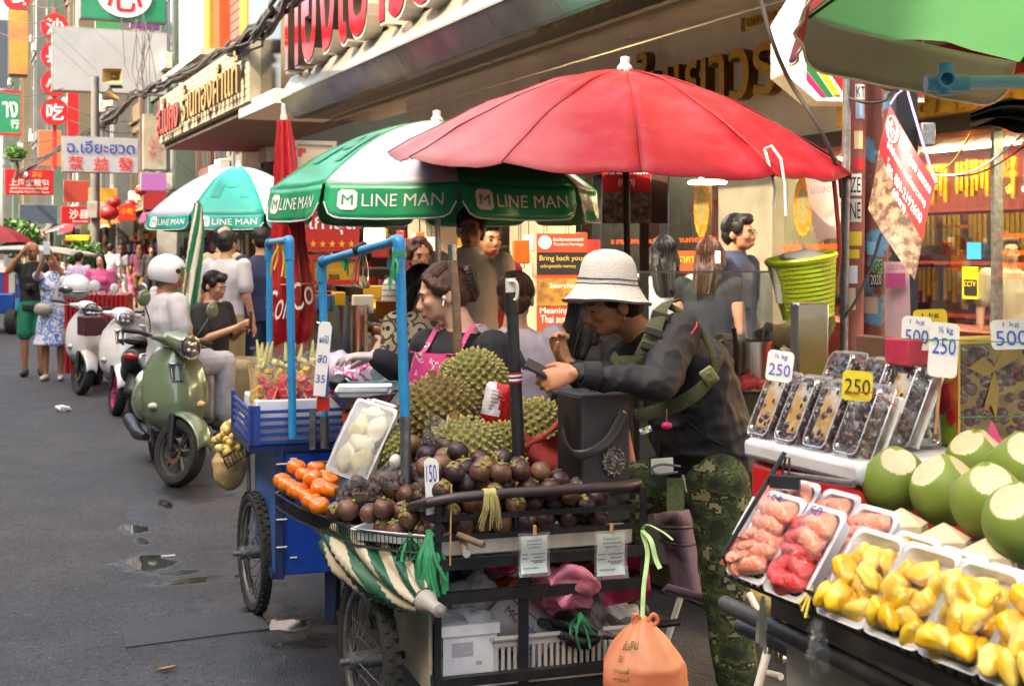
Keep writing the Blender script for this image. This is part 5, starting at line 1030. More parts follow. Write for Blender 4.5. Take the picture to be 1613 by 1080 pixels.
def hang_bag(name,label,top,c,r,mat,seed=0,texts=(),strip=None,cat='plastic bag'):
 T=thing(name,label,cat,c-ZZ*r[2]);m=MB();N=26;K=40;vs=[]
 for i in range(N+1):
  t=i/N;z=top.z+(c.z-r[2]-top.z)*t
  pr=.10+.9*min(1,(t/.42)**.95)if t<.42 else sqrt(max(0,1-((t-.5)/.515)**2))if t>.55 else 1
  pr=max(min(pr,1-.10*max(0,t-.42)),.05)
  ctr=top.lerp(c,min(1,t/.5))
  for j in range(K):
   a=2*pi*j/K;pl=1+(.16*sin(a*9+seed)+.10*sin(a*17+seed*2+t*2))*max(.12,1-t*1.6)*(.4+t if t<.6 else 1)+.16*noise.noise(V((cos(a)*1.5,sin(a)*1.5,t*3+seed)))+.06*noise.noise(V((cos(a)*4,sin(a)*4,t*7+seed)))
   vs.append(V((ctr.x+r[0]*pr*pl*cos(a),ctr.y+r[1]*pr*pl*sin(a),z+.01*noise.noise(V((a,t*4,seed))))))
 m.v=[tuple(v)for v in vs]
 for i in range(N):
  for j in range(K):m.f.append((i*K+j,(i+1)*K+j,(i+1)*K+(j+1)%K,i*K+(j+1)%K));m.m.append(0)
 m.f.append(tuple(N*K+j for j in range(K-1,-1,-1)));m.m.append(0);m.build('bag',mat,T,ang=2)
 m=MB();m.tube(smooth_path([top-ZZ*.02+V((.01,-.01,0)),top+V((.03,-.02,.012)),top+V((.045,-.01,-.01)),top+V((.02,-.02,-.03))],5),.006,8);m.tube(smooth_path([top-ZZ*.02,top+V((-.02,-.02,.012)),top+V((-.03,-.01,-.01)),top+V((-.015,-.02,-.03))],5),.006,8);m.build('knot_loop',mat,T)
 for s,fa,fz,wd,hh,mt in texts:
  vs2,fs,x0,x1,y0,y1=text_mesh(s);m=MB();pts=[]
  for q in vs2:
   X=(q.x-(x0+x1)/2)/(x1-x0)*wd;Y=(q.y-(y0+y1)/2)/(y1-y0)*hh;a=fa+X/(r[0]);z=fz+Y;t=(z-top.z)/(c.z-r[2]-top.z);fi=max(0,min(N-1,t*N));i=int(fi);fj=(a%(2*pi))/(2*pi)*K;j=int(fj)%K;g=fj-int(fj);h2=fi-i
   p=(V(vs[i*K+j])*(1-g)+V(vs[i*K+(j+1)%K])*g)*(1-h2)+(V(vs[(i+1)*K+j])*(1-g)+V(vs[(i+1)*K+(j+1)%K])*g)*h2;ct=V((c.x,c.y,p.z));pts.append(p+(p-ct).normalized()*.004)
  m.add(pts,fs);m.build('lettering',mt,T,smooth=False)
 return T
gi=pm('bag print green','4a6a2a',rough=.6);tp=P(1012,970,4.05)
hang_bag('orange_bag','knotted translucent orange plastic bag with green print hanging from the cart',tp,P(1013,1058,4.05),(.128,.11,.155),obm,2,texts=[('เงินสิน',-pi/2-.55,CH-(1008-400)*4.05/F,.075,.022,gi),('เอน',-pi/2-.75,CH-(1025-400)*4.05/F,.03,.016,gi),('การแช่',-pi/2-.6,CH-(1040-400)*4.05/F,.05,.015,gi),('การแช่',-pi/2-.6,CH-(1054-400)*4.05/F,.05,.015,gi),('EVENT',-pi/2-.55,CH-(1076-400)*4.05/F,.06,.016,gi)])
m=MB();q=smooth_path([P(1012,972,4.05),P(1014,925,4.1),P(1020,870,4.2),P(1012,838,4.25),P(1020,826,4.22),P(1045,838,4.15),P(1060,850,4.12)],5);m.tube(q,[(.007,.002)]*len(q),6);q=smooth_path([P(1012,835,4.24),P(1025,850,4.15),P(1033,880,4.12),P(1040,895,4.1)],4);m.tube(q,[(.008,.002)]*len(q),6);m.solo('raffia_tie',rafl,'pale green raffia strip tying the orange bag to the cart corner','string')
pkf=film('pink bag film','ff7a9a',gloss=.16,haze=.45,bump=.8,bsc=20);pk2=pm('pink plastic','d64a7c','c23a66',sc=8,rough=.35,bump=.4,bsc=18,sss=.15)
m=MB();m.grid(lambda a,b:P(945+75*a+6*b,860+95*b-14*a*b,4.5+.04*sin(a*5)+.05*noise.noise(V((a*3,b*3,1)))),20,20);m.grid(lambda a,b:P(945+75*a+6*b,860+95*b-14*a*b,4.56+.04*sin(a*5+2)),14,14);m.solo('pink_bag',pk2,'bright pink plastic bag hanging inside the right corner of the cart','plastic bag')
def lump(name,label,c,r,mat,amp=.03,sc=9,seed=0,cat='plastic bag',n=26):
 m=MB().sph(c,r,n);m.wob(amp,sc,seed);m.wob(amp*.4,sc*3,seed+3);return m.solo(name,mat,label,cat,ang=1.5)
greyf=film('grey bag film','e8e8ea',gloss=.14,haze=.35,bump=.9,bsc=24);pinkbag=translucent('pink bag','ee9cb4','e68aa6',.4,.4,7,.9,22)
wbag=translucent('white bag','dcdade','cfcdd2',.35,.35,8,.9,24);lump('clear_bag','crumpled white plastic bag under the white board at the left',P(735,935,4.45),(.11,.09,.06),wbag,.05,9,1,n=40);lump('clear_bag','second crumpled white bag just below the upper one, over the foam box',P(732,975,4.36),(.105,.06,.035),wbag,.045,9,2,n=40);lump('white_carrier','big crumpled white bag behind the flour sack',P(830,950,4.75),(.2,.08,.09),wbag,.06,8,33,n=44);lump('white_carrier','crumpled white bag at the right end of the lower shelf',P(945,960,4.7),(.1,.08,.08),wbag,.05,9,34,n=40)
lump('pink_carrier_bag','pale pink plastic bag stuffed on the lower shelf above the bar',P(880,918,4.36),(.11,.06,.06),pinkbag,.05,10,3,n=40);lump('pink_carrier_bag','pale pink plastic bag below the bar beside the white sack',P(882,950,4.42),(.085,.06,.04),pinkbag,.045,10,13,n=40)
lump('pink_scrap_bag','small deep pink bag behind the left licence paper',P(790,890,4.6),(.06,.05,.03),pk2,.03,12,14)
lump('orange_packet','orange packet in the middle of the lower shelf',P(800,920,4.6),(.045,.04,.035),pm('packet orange','d8661c','c25212',sc=9,rough=.4),.02,14,5,'packet');lump('red_packet','small orange red packet behind the black umbrella',P(920,1000,4.6),(.05,.04,.03),pm('packet red','c2442c',rough=.5),.02,14,6,'packet');lump('white_bundle','white bundled bag behind the furled black umbrella',P(905,975,4.65),(.08,.06,.06),pm('bundle white','cfcdc8','b8b6b0',sc=8,rough=.6),.03,12,8)
lump('dark_bag','dark bag in the shadow under the white board',P(960,905,4.7),(.1,.08,.05),pm('bag dark','2a2224',rough=.6),.03,10,9);lump('brown_bag','brown bag beside the dark one under the white board',P(915,895,4.6),(.06,.05,.03),pm('bag brown','a07860','86604a',sc=8,rough=.6),.02,12,10)
m=MB().obox(cc(.03,.05,.257),ca*.18,cb*.32,ZZ*.17);m.obox(cc(.022,.042,.4275),ca*.196,cb*.336,ZZ*.035);m.obox(cc(.06,.0485,.36),ca*.07,cb*.0014,ZZ*.045,1);m.obox(cc(.14,.0485,.33),ca*.02,cb*.0014,ZZ*.012,1);m.solo('foam_box',[foam,pm('box print','b4b2b8','a4a2a8',sc=90,rough=.7)],'white foam box standing on the lower shelf of the dark cart','box',bevel=.012)
m=MB()
T=thing('plastic_basket','white slotted plastic basket on the lower shelf of the cart','basket',cc(.42,.2,.255));b0=cc(.2,.045,.258);LX,LY,HB=.46,.34,.15;m=MB()
for(o,d,nn,ln)in((b0,ca,-cb,LX),(b0+cb*LY,ca,cb,LX),(b0,cb,-ca,LY),(b0+ca*LX,cb,ca,LY)):
 m.obox(o-nn*.004+ZZ*HB*.82,d*ln,nn*.008,ZZ*HB*.18);m.obox(o-nn*.004,d*ln,nn*.006,ZZ*HB*.12);k=int(ln/.0205)
 for i in range(k):m.obox(o+d*(ln*(i+.1)/k)-nn*.003+ZZ*HB*.12,d*(ln/k*.52),nn*.005,ZZ*HB*.70)
m.obox(b0,ca*LX,cb*LY,ZZ*.005);m.build('body',pm('basket white','c9c5c0','b5b0aa',sc=5,rough=.45),T);m=MB();m.tube([b0+ZZ*HB-ca*.005-cb*.005,b0+ca*(LX+.005)-cb*.005+ZZ*HB,b0+ca*(LX+.005)+cb*LY+ZZ*HB,b0+cb*LY+ZZ*HB,b0+ZZ*HB-ca*.005-cb*.005],.009,8);m.build('rim',MATS['basket white'],T)
T=thing('flour_sack','white sack with blue lettering lying in the slotted basket','sack',P(820,1010,4.5));M=frame(P(822,985,4.48),(.72,.1,-.62),(.62,.15,.72));m=MB()
def sk(a,b,s):return M@V(((a-.5)*.24,(b-.5)*.17,s*.045*(sin(pi*a)*sin(pi*b))**.5+.008*noise.noise(V((a*4,b*4,s)))))
m.grid(lambda a,b:sk(a,b,1),16,14);m.grid(lambda a,b:sk(a,b,-1),16,14);m.build('sack',pm('sack white','d2cccb','bfb6b4',sc=6,rough=.6,bump=.3,bsc=20),T)
def on_sk(t,fa,fb,wa,hb_,mt,nm):
 vs,fs,x0,x1,y0,y1=text_mesh(t);m=MB();m.add([sk(fa+(q.x-(x0+x1)/2)/(x1-x0)*wa,fb+(q.y-(y0+y1)/2)/(y1-y0)*hb_,1)+M.to_3x3()@V((0,0,.003))for q in vs],fs);m.build(nm,mt,T,smooth=False)
on_sk('MC Polyme',.5,.55,.72,.2,bl,'lettering');on_sk('สูตร',.72,.22,.26,.16,bl,'lettering');m=MB();m.add([sk(a,.78+o,1)+M.to_3x3()@V((0,0,.003))for a in[i/12*.9+.05 for i in range(13)]for o in(0,.02)],[(2*i,2*i+2,2*i+3,2*i+1)for i in range(12)]);m.build('line',bl,T)
closed_umbrella('black_umbrella','furled black folding umbrella tied with green string in the slotted basket',[P(880,985,4.42),P(905,985,4.40),P(930,992,4.36),P(945,998,4.33)],[.045,.055,.05,.02],8,[pm('umbrella black','17171a','232326',sc=8,rough=.6)],twist=1.0,amp=.25,tip=.014,tipmat=black)
strands('green_string','green string tied round the furled black umbrella',P(915,965,4.28),6,.15,.05,raf,12,r=.0025)
m=MB().box(cc(.3,.4,.262),(.25,.2,.008),A1);m.solo('yellow_card',pm('card yellow','b8ac5a','a0944a',sc=5,rough=.7),'yellowish card lying on the bottom shelf of the cart','card')
# ================================================================ REAR CART (blue)
A3=radians(18);da,db=V((cos(A3),sin(A3),0)),V((-sin(A3),cos(A3),0));O2=V(((434-CX)*5.8/F,5.8,0))
def rc_(a,b,z):return O2+da*a+db*b+ZZ*z
T=thing('blue_fruit_cart','blue cabinet fruit cart behind the dark one, with slatted crate top and spoked wheel','cart',O2)
blue1=pm('blue paint','1049b4','0c3f9e',sc=1.5,rough=.38,bump=.1,bsc=4);blue2=pm('blue panel sunlit','3a6cb0','2a55a0',sc=2,rough=.45);blued=pm('dark blue steel','16264e','1c2c58',sc=6,rough=.45)  # panel blue is lightened to look sunlit on the cabinet's left face
MB().obox(rc_(0,0,.25),da*.95,db*.72,ZZ*.56).build('cabinet',blue2,T,bevel=.006)
MB().obox(rc_(.045,-.012,.255),da*.85,db*.011,ZZ*.525).build('door',blue1,T,bevel=.003)
m=MB();m.bar(rc_(.018,-.006,.24),rc_(.018,-.006,.83),.036);m.bar(rc_(-.1,-.01,.806),rc_(1.0,-.01,.806),.03,.03);m.bar(rc_(-.1,0,.806),rc_(-.1,.72,.806),.03,.03);m.bar(rc_(0,0,.25),rc_(0,.72,.25),.03)
for a,b in((.25,.05),(.3,.2)):m.bar(rc_(a,b,0.03),rc_(a,b,.27),.045)
m.build('frame',blued,T)
m=MB();
for z in(.38,.5,.62,.74):m.tube([rc_(.0,-.03,z),rc_(.045,-.028,z)],.004,6)
for z in(.33,.55,.76):m.tube([rc_(.06,-.02,z),rc_(.09,-.02,z)],.004,6)
m.build('wire_tie',white,T);m=MB();m.sph(rc_(.02,-.03,.6),(.018,.014,.03),10);m.sph(rc_(.065,-.02,.6),(.018,.014,.03),10);m.build('latch',black,T)
cart_wheel(T,V((-1.19,6.16,.275)),W,.275,.045);
T=thing('blue_crate','blue slatted crate with peeling paint holding the white foam box','crate',rc_(.1,.1,.82));m=MB()
for(o,d,nn,ln)in((rc_(-.1,-.02,.825),da,-db,.44),(rc_(-.1,-.02,.825),db,-da,.72),(rc_(.34,-.02,.825),db,da,.72)):
 for i in range(5):m.obox(o+ZZ*(.004+.033*i),d*ln,nn*.012,ZZ*.014)
 for q in(0,ln-.03):m.obox(o+d*q-nn*.002,d*.03,nn*.018,ZZ*.17)
m.obox(rc_(-.1,-.02,.822),da*.44,db*.72,ZZ*.004);m.build('slats',pm('crate blue','1a3f94','2c3a58',sc=16,rough=.5,lo=.5,hi=.75),T)
m=MB();
for a,w_ in((.155,.026),):m.bar(rc_(a,-.04,.80),rc_(a,-.04,.97),w_,.02)
m.solo('pipe_bracket',pm('rusty bracket','4f4a48','8a8684',sc=18,rough=.5,metal=.6),'flat steel bracket holding the blue pipe to the slatted crate','bracket')
T=thing('foam_box','open white foam box of cut fruit bags on the blue crate','box',rc_(.1,.2,.83));m=MB();f0=rc_(-.085,.0,.83);lx,ly,hh=.405,.42,.185
m.obox(f0,da*lx,db*.025,ZZ*hh);m.obox(f0+db*(ly-.025),da*lx,db*.025,ZZ*hh);m.obox(f0+db*.0255,da*.025,db*(ly-.051),ZZ*hh);m.obox(f0+da*(lx-.025)+db*.0255,da*.025,db*(ly-.051),ZZ*hh);m.obox(f0+da*.0255+db*.0255,da*(lx-.051),db*(ly-.051),ZZ*.06);m.build('walls',foam,T,bevel=.006)
wmel=pm('watermelon flesh','c8252e','d8404a',sc=10,rough=.35,bump=.1);pine=pm('pineapple flesh','d9a51e','e0bb3c',sc=10,rough=.4);lime=pm('mango slices','c8c06a','d6d08e',sc=10,rough=.4)
rg=random.Random(21)
def cut_bag(label,c,wd,ht,mat,group,n=14,sticks=2,seed=0):
 T=thing('cut_fruit_bag',label,'fruit bag',c,group);r2=random.Random(seed);m=MB()
 for i in range(n):
  p=c+da*r2.uniform(-.38,.38)*wd+db*r2.uniform(-.015,.015)+ZZ*(ht*.72*(i+.5)/n);s=r2.uniform(.026,.038);m.box(p,(s,s*.8,s*.9),Euler((r2.uniform(-.6,.6),r2.uniform(-.6,.6),r2.uniform(0,3))).to_matrix())
 m.build('fruit_chunks',mat,T,bevel=.004)
 m=MB();m.tube([c,c+ZZ*.01,c+ZZ*ht*.4,c+ZZ*ht*.72,c+ZZ*ht*.9+da*.01,c+ZZ*ht],[(wd*.3,.01),(wd*.5,.026),(wd*.53,.034),(wd*.5,.028),(wd*.4,.008),(wd*.55,.003)],16,rv=da);m.wob(.008,22,seed);m.build('bag_film',clearfilm,T)
 for i in range(sticks):x0=r2.uniform(.1,.4)*(-1 if i else 1);MB().tube([c-db*.036+da*(x0*wd)+ZZ*.01,c-db*.036-da*(x0*wd)+ZZ*ht*r2.uniform(.6,.8)],.0028,5).build('skewer',pm('skewer','d0ae78',rough=.6),T)
for i in range(4):cut_bag('clear bag of red watermelon chunks with crossed skewers in the foam box front row',f0+da*(.065+.09*i)+db*.055+ZZ*(.075),.095,.21,wmel,'watermelon bags',seed=i)
for i in range(4):cut_bag('clear bag of watermelon chunks in the second row of the foam box',f0+da*(.07+.09*i)+db*.12+ZZ*(.11),.095,.22,wmel,'watermelon bags second row',seed=10+i,sticks=0)
for i in range(4):cut_bag('clear bag of yellow pineapple in the foam box behind the watermelon',f0+da*(.06+.09*i)+db*.19+ZZ*(.12),.095,.25,pine,'pineapple bags',seed=20+i,sticks=0)
cut_bag('clear bag of yellow pineapple at the left front corner of the foam box',f0+da*.02+db*.10+ZZ*.09,.07,.2,pine,None,seed=27,sticks=1)
for i in range(4):cut_bag('clear bag of pale green mango slices at the back of the foam box',f0+da*(.06+.09*i)+db*.28+ZZ*(.14),.1,.27,lime,'mango bags',seed=30+i,sticks=0)
m=MB()
for i in range(12):a=f0+da*rg.uniform(.0,.4)+db*rg.uniform(.28,.36)+ZZ*.33;m.tube([a,a+V((rg.uniform(-.02,.02),0,.07+rg.uniform(0,.03)))],[.014,.004],7)
m.solo('mango_wedges',lime,'pale pointed mango wedges sticking out of the bags at the back','fruit',kind='stuff')
m=MB()
for i in range(7):a=f0+da*(.0+.006*i)+db*(.03+.04*i)+ZZ*.1;m.tube([a,a+V((rg.uniform(-.03,.0),rg.uniform(-.02,.02),.22))],.0025,5)
m.solo('skewer_bundle',MATS['skewer'],'loose bamboo skewers standing at the left end of the foam box','skewers',kind='stuff')
T=thing('mango_crate','blue slatted crate of green mangoes behind the thin blue pipe','crate',rc_(.6,.3,.82));m=MB()
for(o,d,nn,ln)in((rc_(.42,.05,.825),da,-db,.5),(rc_(.42,.05,.825),db,-da,.5)):
 for i in range(4):m.obox(o+ZZ*(.004+.034*i),d*ln,nn*.012,ZZ*.016)
 for q in(0,.12,ln-.03):m.obox(o+d*q-nn*.002,d*.022,nn*.018,ZZ*.14)
m.build('slats',MATS['crate blue'],T)
mg=pm('mango skin','5f8f2a','7aa53c',sc=5,rough=.4)
m=MB().sph((0,0,.045),(.075,.048,.045),18);MG=m.solo('mango',mg,'x','mango');rg=random.Random(33)
for(a,b,z)in heap(14,.044,lambda r:(r.uniform(.46,.85),r.uniform(.1,.4)),lambda x,y:.83,rg):place_ball(MG,rc_(a,b,z),.045,Matrix.Rotation(rg.uniform(-.7,.7),3,'Z')@Matrix.Rotation(rg.uniform(-.4,.4),3,'Y'),1,'green mango heaped in the blue crate under the scale','green mangoes')
c=P(574,628,5.25);T=thing('weighing_scale','steel bowl scale on an orange base beside the tall blue pipe','scale',c-ZZ*.2);M=Matrix.Translation(c)@Matrix.Rotation(radians(-3),4,'Y');MB().lathe([(0,-.042),(.075,-.042),(.085,-.036),(.132,.018),(.138,.021),(.138,.024),(.128,.020),(.08,-.032),(0,-.038)],40,M).build('bowl',steel,T);MB().lathe([(0,-.078),(.09,-.078),(.09,-.045),(0,-.044)],28,M).build('base',pm('scale orange','d0501c','bd4416',sc=6,rough=.45),T);MB().lathe([(.04,-.2),(.05,-.2),(.05,-.079),(.0,-.079)],16,M).build('column',black,T);m=MB();q=M@V((.03,-.128,-.004));m.tube(smooth_path([q+V((-.016,.03,-.035)),q+V((-.014,0,.006)),q+V((0,-.006,.014)),q+V((.014,0,.006)),q+V((.016,.03,-.035))],4),.005,6);m.build('clip',steel,T)
for i in range(3):
 m=tray('t',c+V((-.105+.005*i,-.06+.004*i,.012+.008*i)),V((.98,.08,0)).normalized(),V((-.08,.98,0)).normalized(),ZZ,.20,.13,.022,foam);m.solo('empty_foam_tray',foam,'empty white foam tray, %s of the stack of three in the scale bowl'%['lowest','middle','topmost'][i],'tray')
T=thing('blue_basin','pale blue plastic basin in front of the woman in the apron','basin',P(625,640,5.55));m=tray('b',P(552,640,5.5),V((.97,.22,0)),V((-.22,.97,0)),ZZ,.42,.26,.10,foam);m.build('tub',pm('basin blue','a8ccd0','9cc0c6',sc=3,rough=.4),T)
lump('pink_white_bag','pink and white patterned plastic bag beside the gloved hand',P(560,592,5.8),(.12,.1,.06),ramp_mat('pink print bag','noise',[(0,'d8c8d0'),(.48,'c8487a'),(.58,'dcd0d8')],sc=16,rough=.4),.04,9,21);lump('lilac_bag','pale lilac plastic bag left of the pink patterned bag',P(530,580,5.85),(.07,.07,.08),pm('lilac bag','cbb6c8','b8a0b4',sc=8,rough=.4,sss=.2),.04,9,22);lump('white_clear_bag','small crumpled clear bag on the basin rim',P(602,582,5.6),(.05,.05,.05),greyf,.03,14,23)
lump('dark_lump','dark plastic lid beside the pink patterned bag',P(535,600,5.7),(.06,.05,.03),black,.02,12,24,'lid')
m=tray('t',P(658,664,5.15),V((.9,.3,.25)).normalized(),V((-.1,.75,.5)).normalized(),V((.1,-.6,.8)).normalized(),.17,.13,.03,foam);m.solo('durian_tray',foam,'white foam tray leaning behind the brown durian','tray')
T=thing('side_basket','small black wire basket of pale pods hung on the left of the blue cart','basket',P(370,720,6.5));q=[P(334,686,6.7),P(352,720,6.45),P(400,690,6.35),P(383,652,6.6)];m=MB();m.tube(q+[q[0]],.005,6);lo=[p+V((.02,.0,-.05))for p in q];m.tube(lo+[lo[0]],.004,6)
for i in range(4):
 for j in range(9):a=q[i].lerp(q[(i+1)%4],j/9);b=lo[i].lerp(lo[(i+1)%4],j/9);m.tube([a,b],.002,4)
for j in range(12):m.tube([lo[0].lerp(lo[1],j/12),lo[3].lerp(lo[2],j/12)],.002,4)
m.build('wire',black,T)
ypod=pm('pale pods','d6bb6a','c9aa52',sc=9,rough=.45)
m=MB()
for i in range(34):t,s=rg.random(),rg.random();p=q[0].lerp(q[1],t).lerp(q[3].lerp(q[2],t),s)+V((0,0,.0+.05*sin(pi*t)*sin(pi*s)));m.sph(p,(rg.uniform(.02,.03),.02,.02),8,0,rrot(rg))
m.build('pods',ypod,T,kind='stuff')
hang_bag('cream_bag','cream plastic bag hanging under the small wire basket',P(362,690,6.6),P(362,745,6.6),(.085,.08,.08),pm('cream bag','c9ab78','b89a68',sc=5,rough=.5,sss=.2),5)
m=MB().tube([P(388,640,6.5),P(392,780,6.45)],.012,8);m.solo('cart_rail',galv,'pale steel rod at the left corner of the blue cart','rod')
# ================================================================ RIGHT STALL
def qpt(q,a,b):return(q[0]*(1-a)+q[1]*a)*(1-b)+(q[3]*(1-a)+q[2]*a)*b
RV,RZ=1.47,1.02
T=thing('fruit_stall','right hand fruit stall body with pale side panel, dark push rails and black wire rack','stall',uv(2.0,1.9,0));ST=T
panel=pm('stall panel','b3aea0','8f8a7c',sc=2.5,rough=.6,bump=.1)
MB().obox(uv(1.1,1.62,.25),U*1.2,W*1.0,ZZ*.66).build('body_panel',panel,T,bevel=.01)
MB().obox(uv(1.0,1.60,.90),U*1.32,W*.3,ZZ*.05).build('rack_shelf',pm('stall top','57534c','3f3c38',sc=4,rough=.6),T)
MB().obox(uv(1.0,1.78,.915),U*1.75,W*.9,ZZ*.05).build('table_top',pm('stall top','57534c','3f3c38',sc=4,rough=.6),T)
m=MB();m.tube([P(1142,950,2.95),P(1200,978,2.8),P(1470,1110,2.35)],.0185,14);m.tube([P(1165,985,2.98),P(1215,1008,2.85),P(1450,1125,2.42)],.0165,14);m.build('push_rail',pm('dark rail','3a3838','4a4846',sc=40,rough=.5,bump=.2),T)
for a,b in((1.5,2.4),(2.7,2.6)):MB().bar(uv(a,b,0),uv(a,b,.915),.03).build('leg',galv,T)
wire=pm('black wire','141416',rough=.4,metal=.3)
q0,q1=uv(2.30,RV,RZ+.02),uv(1.35,RV,RZ+.0);m=MB();m.tube([q0,q1],.0045,8);lo=W*.012-ZZ*.042;m.tube([q0+lo,q1+lo],.004,8);k=34
for i in range(k):a=q0.lerp(q1,i/k);b=q0.lerp(q1,(i+.5)/k)+lo;c=q0.lerp(q1,(i+1)/k);m.tube([a,b],.0026,5);m.tube([b,c],.0026,5)
for i in range(10):a=q0.lerp(q1,i/9)+lo;m.tube([a,a+W*.3+ZZ*.10],.003,5)
for i in range(3):m.tube([q0+lo+W*(.1+.1*i)+ZZ*(.03*i+.02),q1+lo+W*(.1+.1*i)+ZZ*(.03*i+.02)],.003,5)
m.tube([q0,q0+W*.15+ZZ*.2],.005,6);m.build('wire_rack',wire,T)
MB().tube([q0+W*.15+ZZ*.155,uv(2.1,RV+.17,RZ+.185)],.007,8).build('hanging_rod',galv,T)
SL=(W*.11+ZZ*.16).normalized();flm=film('fruit film',gloss=.025,fk=.38,haze=.0,bump=.6,bsc=30,rough=.06)
def put(o,mesh,name,parent,off):
 pass
def fruit_tray(label,u_hi,u_lo,v0,z0,ly,kind,seed,slope=SL,group=None):
 """tray leaning on the rack, open face to the street; u_hi..u_lo = its width along the street"""
 o=uv(u_hi,v0,z0);x=-U;lx=u_hi-u_lo;y=slope;r2=random.Random(seed)
 def content(T,o,x,y,n):
  R=Matrix((x,y,n)).transposed()
  if kind=='jack':
   nx=3;ny=int(ly/.043);i=0
   for row in range(ny):
    for cidx in range(nx):
     for lay in range(2):
      if lay and r2.random()<.25:continue
      p=o+x*(lx*(.10+.80*(cidx+.5+r2.uniform(-.2,.2))/nx))+y*(ly*(.06+.80*(row+.5+r2.uniform(-.2,.2))/ny))+n*(.024+.022*lay)
      o2=bpy.data.objects.new('jackfruit_pod',JP[r2.randint(0,2)]);C.objects.link(o2);o2.parent=T;o2.matrix_local=TRS(p-ORIG[T.name],R@Matrix.Rotation(r2.uniform(-1.0,1.0)+(.6 if lay else-.3),3,'Z')@Matrix.Rotation(r2.uniform(-.4,.4),3,'X')@Matrix.Rotation(r2.uniform(0,6),3,'Y'),r2.uniform(.82,1.05))
  else:
   n_=5
   for j in range(n_):
    for s in range(2):
     p=o+x*(lx*(.32+.36*s)+r2.uniform(-.006,.006))+y*(ly*(.05+.80*(j+.5+.18*s)/n_))+n*(.026+.010*r2.random()+.006*s)
     o2=bpy.data.objects.new('pomelo_segment',PS[1 if kind=='red' and r2.random()<.8 else 0]);C.objects.link(o2);o2.parent=T;o2.matrix_local=TRS(p-ORIG[T.name],R@Matrix.Rotation(r2.uniform(-.5,.5)+(pi if s else 0),3,'Z')@Matrix.Rotation(r2.uniform(.1,.7),3,'X'),r2.uniform(.95,1.2)*lx/.12)
 return wrapped_tray('fruit_pack',label,o,x,y,lx,ly,content,flm,h=.028,bulge=.036,group=group)
jk=[pm('jackfruit %d'%i,a,b,sc=14,rough=.33,bump=.12,bsc=40,stretch=(1,.15,1),coat=.25)for i,(a,b)in enumerate([('f0b80e','f0cc44'),('e8ac0c','f0c430'),('f0d878','ecc02c')])]
JP=[]
for i in range(3):
 m=MB();m.sph((0,0,0),(.0205,.036,.0185),26);m.v=[tuple(V((p[0]*(1+.25*(p[1]/.033))*(.93+.17*abs(sin(2.5*atan2(p[2],p[0])+i+6*p[1]))+.06*abs(sin(5.5*atan2(p[2],p[0])+i))),p[1]if p[1]<.020 else .020+(p[1]-.020)*.25,p[2]*(1+.12*(p[1]/.033))))+noise.noise_vector(V(p)*45+V((i,0,0)))*.005)for p in m.v];JP.append(m.mesh('jackfruit_pod',jk[i],ang=1.3))
PS=[]
for i,(a,b)in enumerate([('e88468','f0aa90'),('d42c34','e45c54')]):
 m=MB();m.sph((0,0,0),(.037,.026,.017),22);m.v=[tuple(V((p[0],p[1]+p[0]*p[0]*9-.004,p[2]*(1.25 if p[1]>0 else .8)))+noise.noise_vector(V(p)*60)*.0015)for p in m.v];PS.append(m.mesh('pomelo_segment',pm('pomelo flesh %d'%i,a,b,sc=30,rough=.4,bump=.5,bsc=170,stretch=(1,.3,1),coat=.3),ang=1.3))
T=thing('pomelo_packet','slim red fruit packet with small white label clipped at the rack end','fruit pack',uv(2.34,RV+.05,RZ));o=uv(2.36,RV+.03,RZ-.01);y=SL;x=-U;n=x.cross(y)
m=MB();m.grid(lambda a,b:o+x*(.085*a)+y*(.19*b)+n*(.022*(sin(pi*a)*sin(pi*b))**.5+.003*noise.noise(V((a*5,b*7,2)))),10,16);m.grid(lambda a,b:o+x*(.085*a)+y*(.19*b)-n*.004,2,2);m.build('packet',pm('packet fruit','b83a1e','cc6a3c',sc=30,rough=.25,coat=.5,bump=.2),T)
m=MB();m.add([o+x*a+y*b+n*.026 for a,b in((.028,.06),(.062,.06),(.062,.15),(.028,.15))],[(0,1,2,3)]);m.build('label',paper,T)
cl=q0+W*.15+ZZ*.155;m=MB();m.box(uv(2.27,RV+.13,RZ+.165),(.06,.02,.025),-TH);m.tube([uv(2.28,RV+.13,RZ+.18),uv(2.275,RV+.135,RZ+.215),uv(2.262,RV+.135,RZ+.215),uv(2.258,RV+.13,RZ+.18)],.0025,6);m.solo('binder_clip',black,'black binder clip holding the slim red packet','clip')
T1=fruit_tray('foam tray of orange pomelo segments marked 150, leftmost front tray',2.262,2.14,RV+.01,RZ-.015,.178,'orange',1)
T2=fruit_tray('foam tray of deep red pomelo segments marked 150, next to the orange one',2.134,2.018,RV+.01,RZ-.02,.18,'red',2)
for TT,u_hi in((T1,2.262),(T2,2.134)):
 m=MB();o=uv(u_hi,RV+.01,RZ-.015);x=-U;n=x.cross(SL).normalized();m.text('150',frame(o+x*.055+SL*.16+n*.05,x,SL),w=.05,h=.022,ext=.001);m.build('pen_number',blueink,TT,smooth=False)
for i,(a,b,v0,z0,lb)in enumerate([(2.34,2.235,1.60,1.055,'small foam tray of pomelo at the back left against the red cooler'),(2.225,2.12,1.61,1.05,'foam tray of pomelo in the middle of the back row by the cooler'),(2.11,1.995,1.60,1.04,'foam tray of pomelo at the back beside the trimmed coconuts')]):fruit_tray(lb,a,b,v0,z0-.02,.15,'orange',5+i)
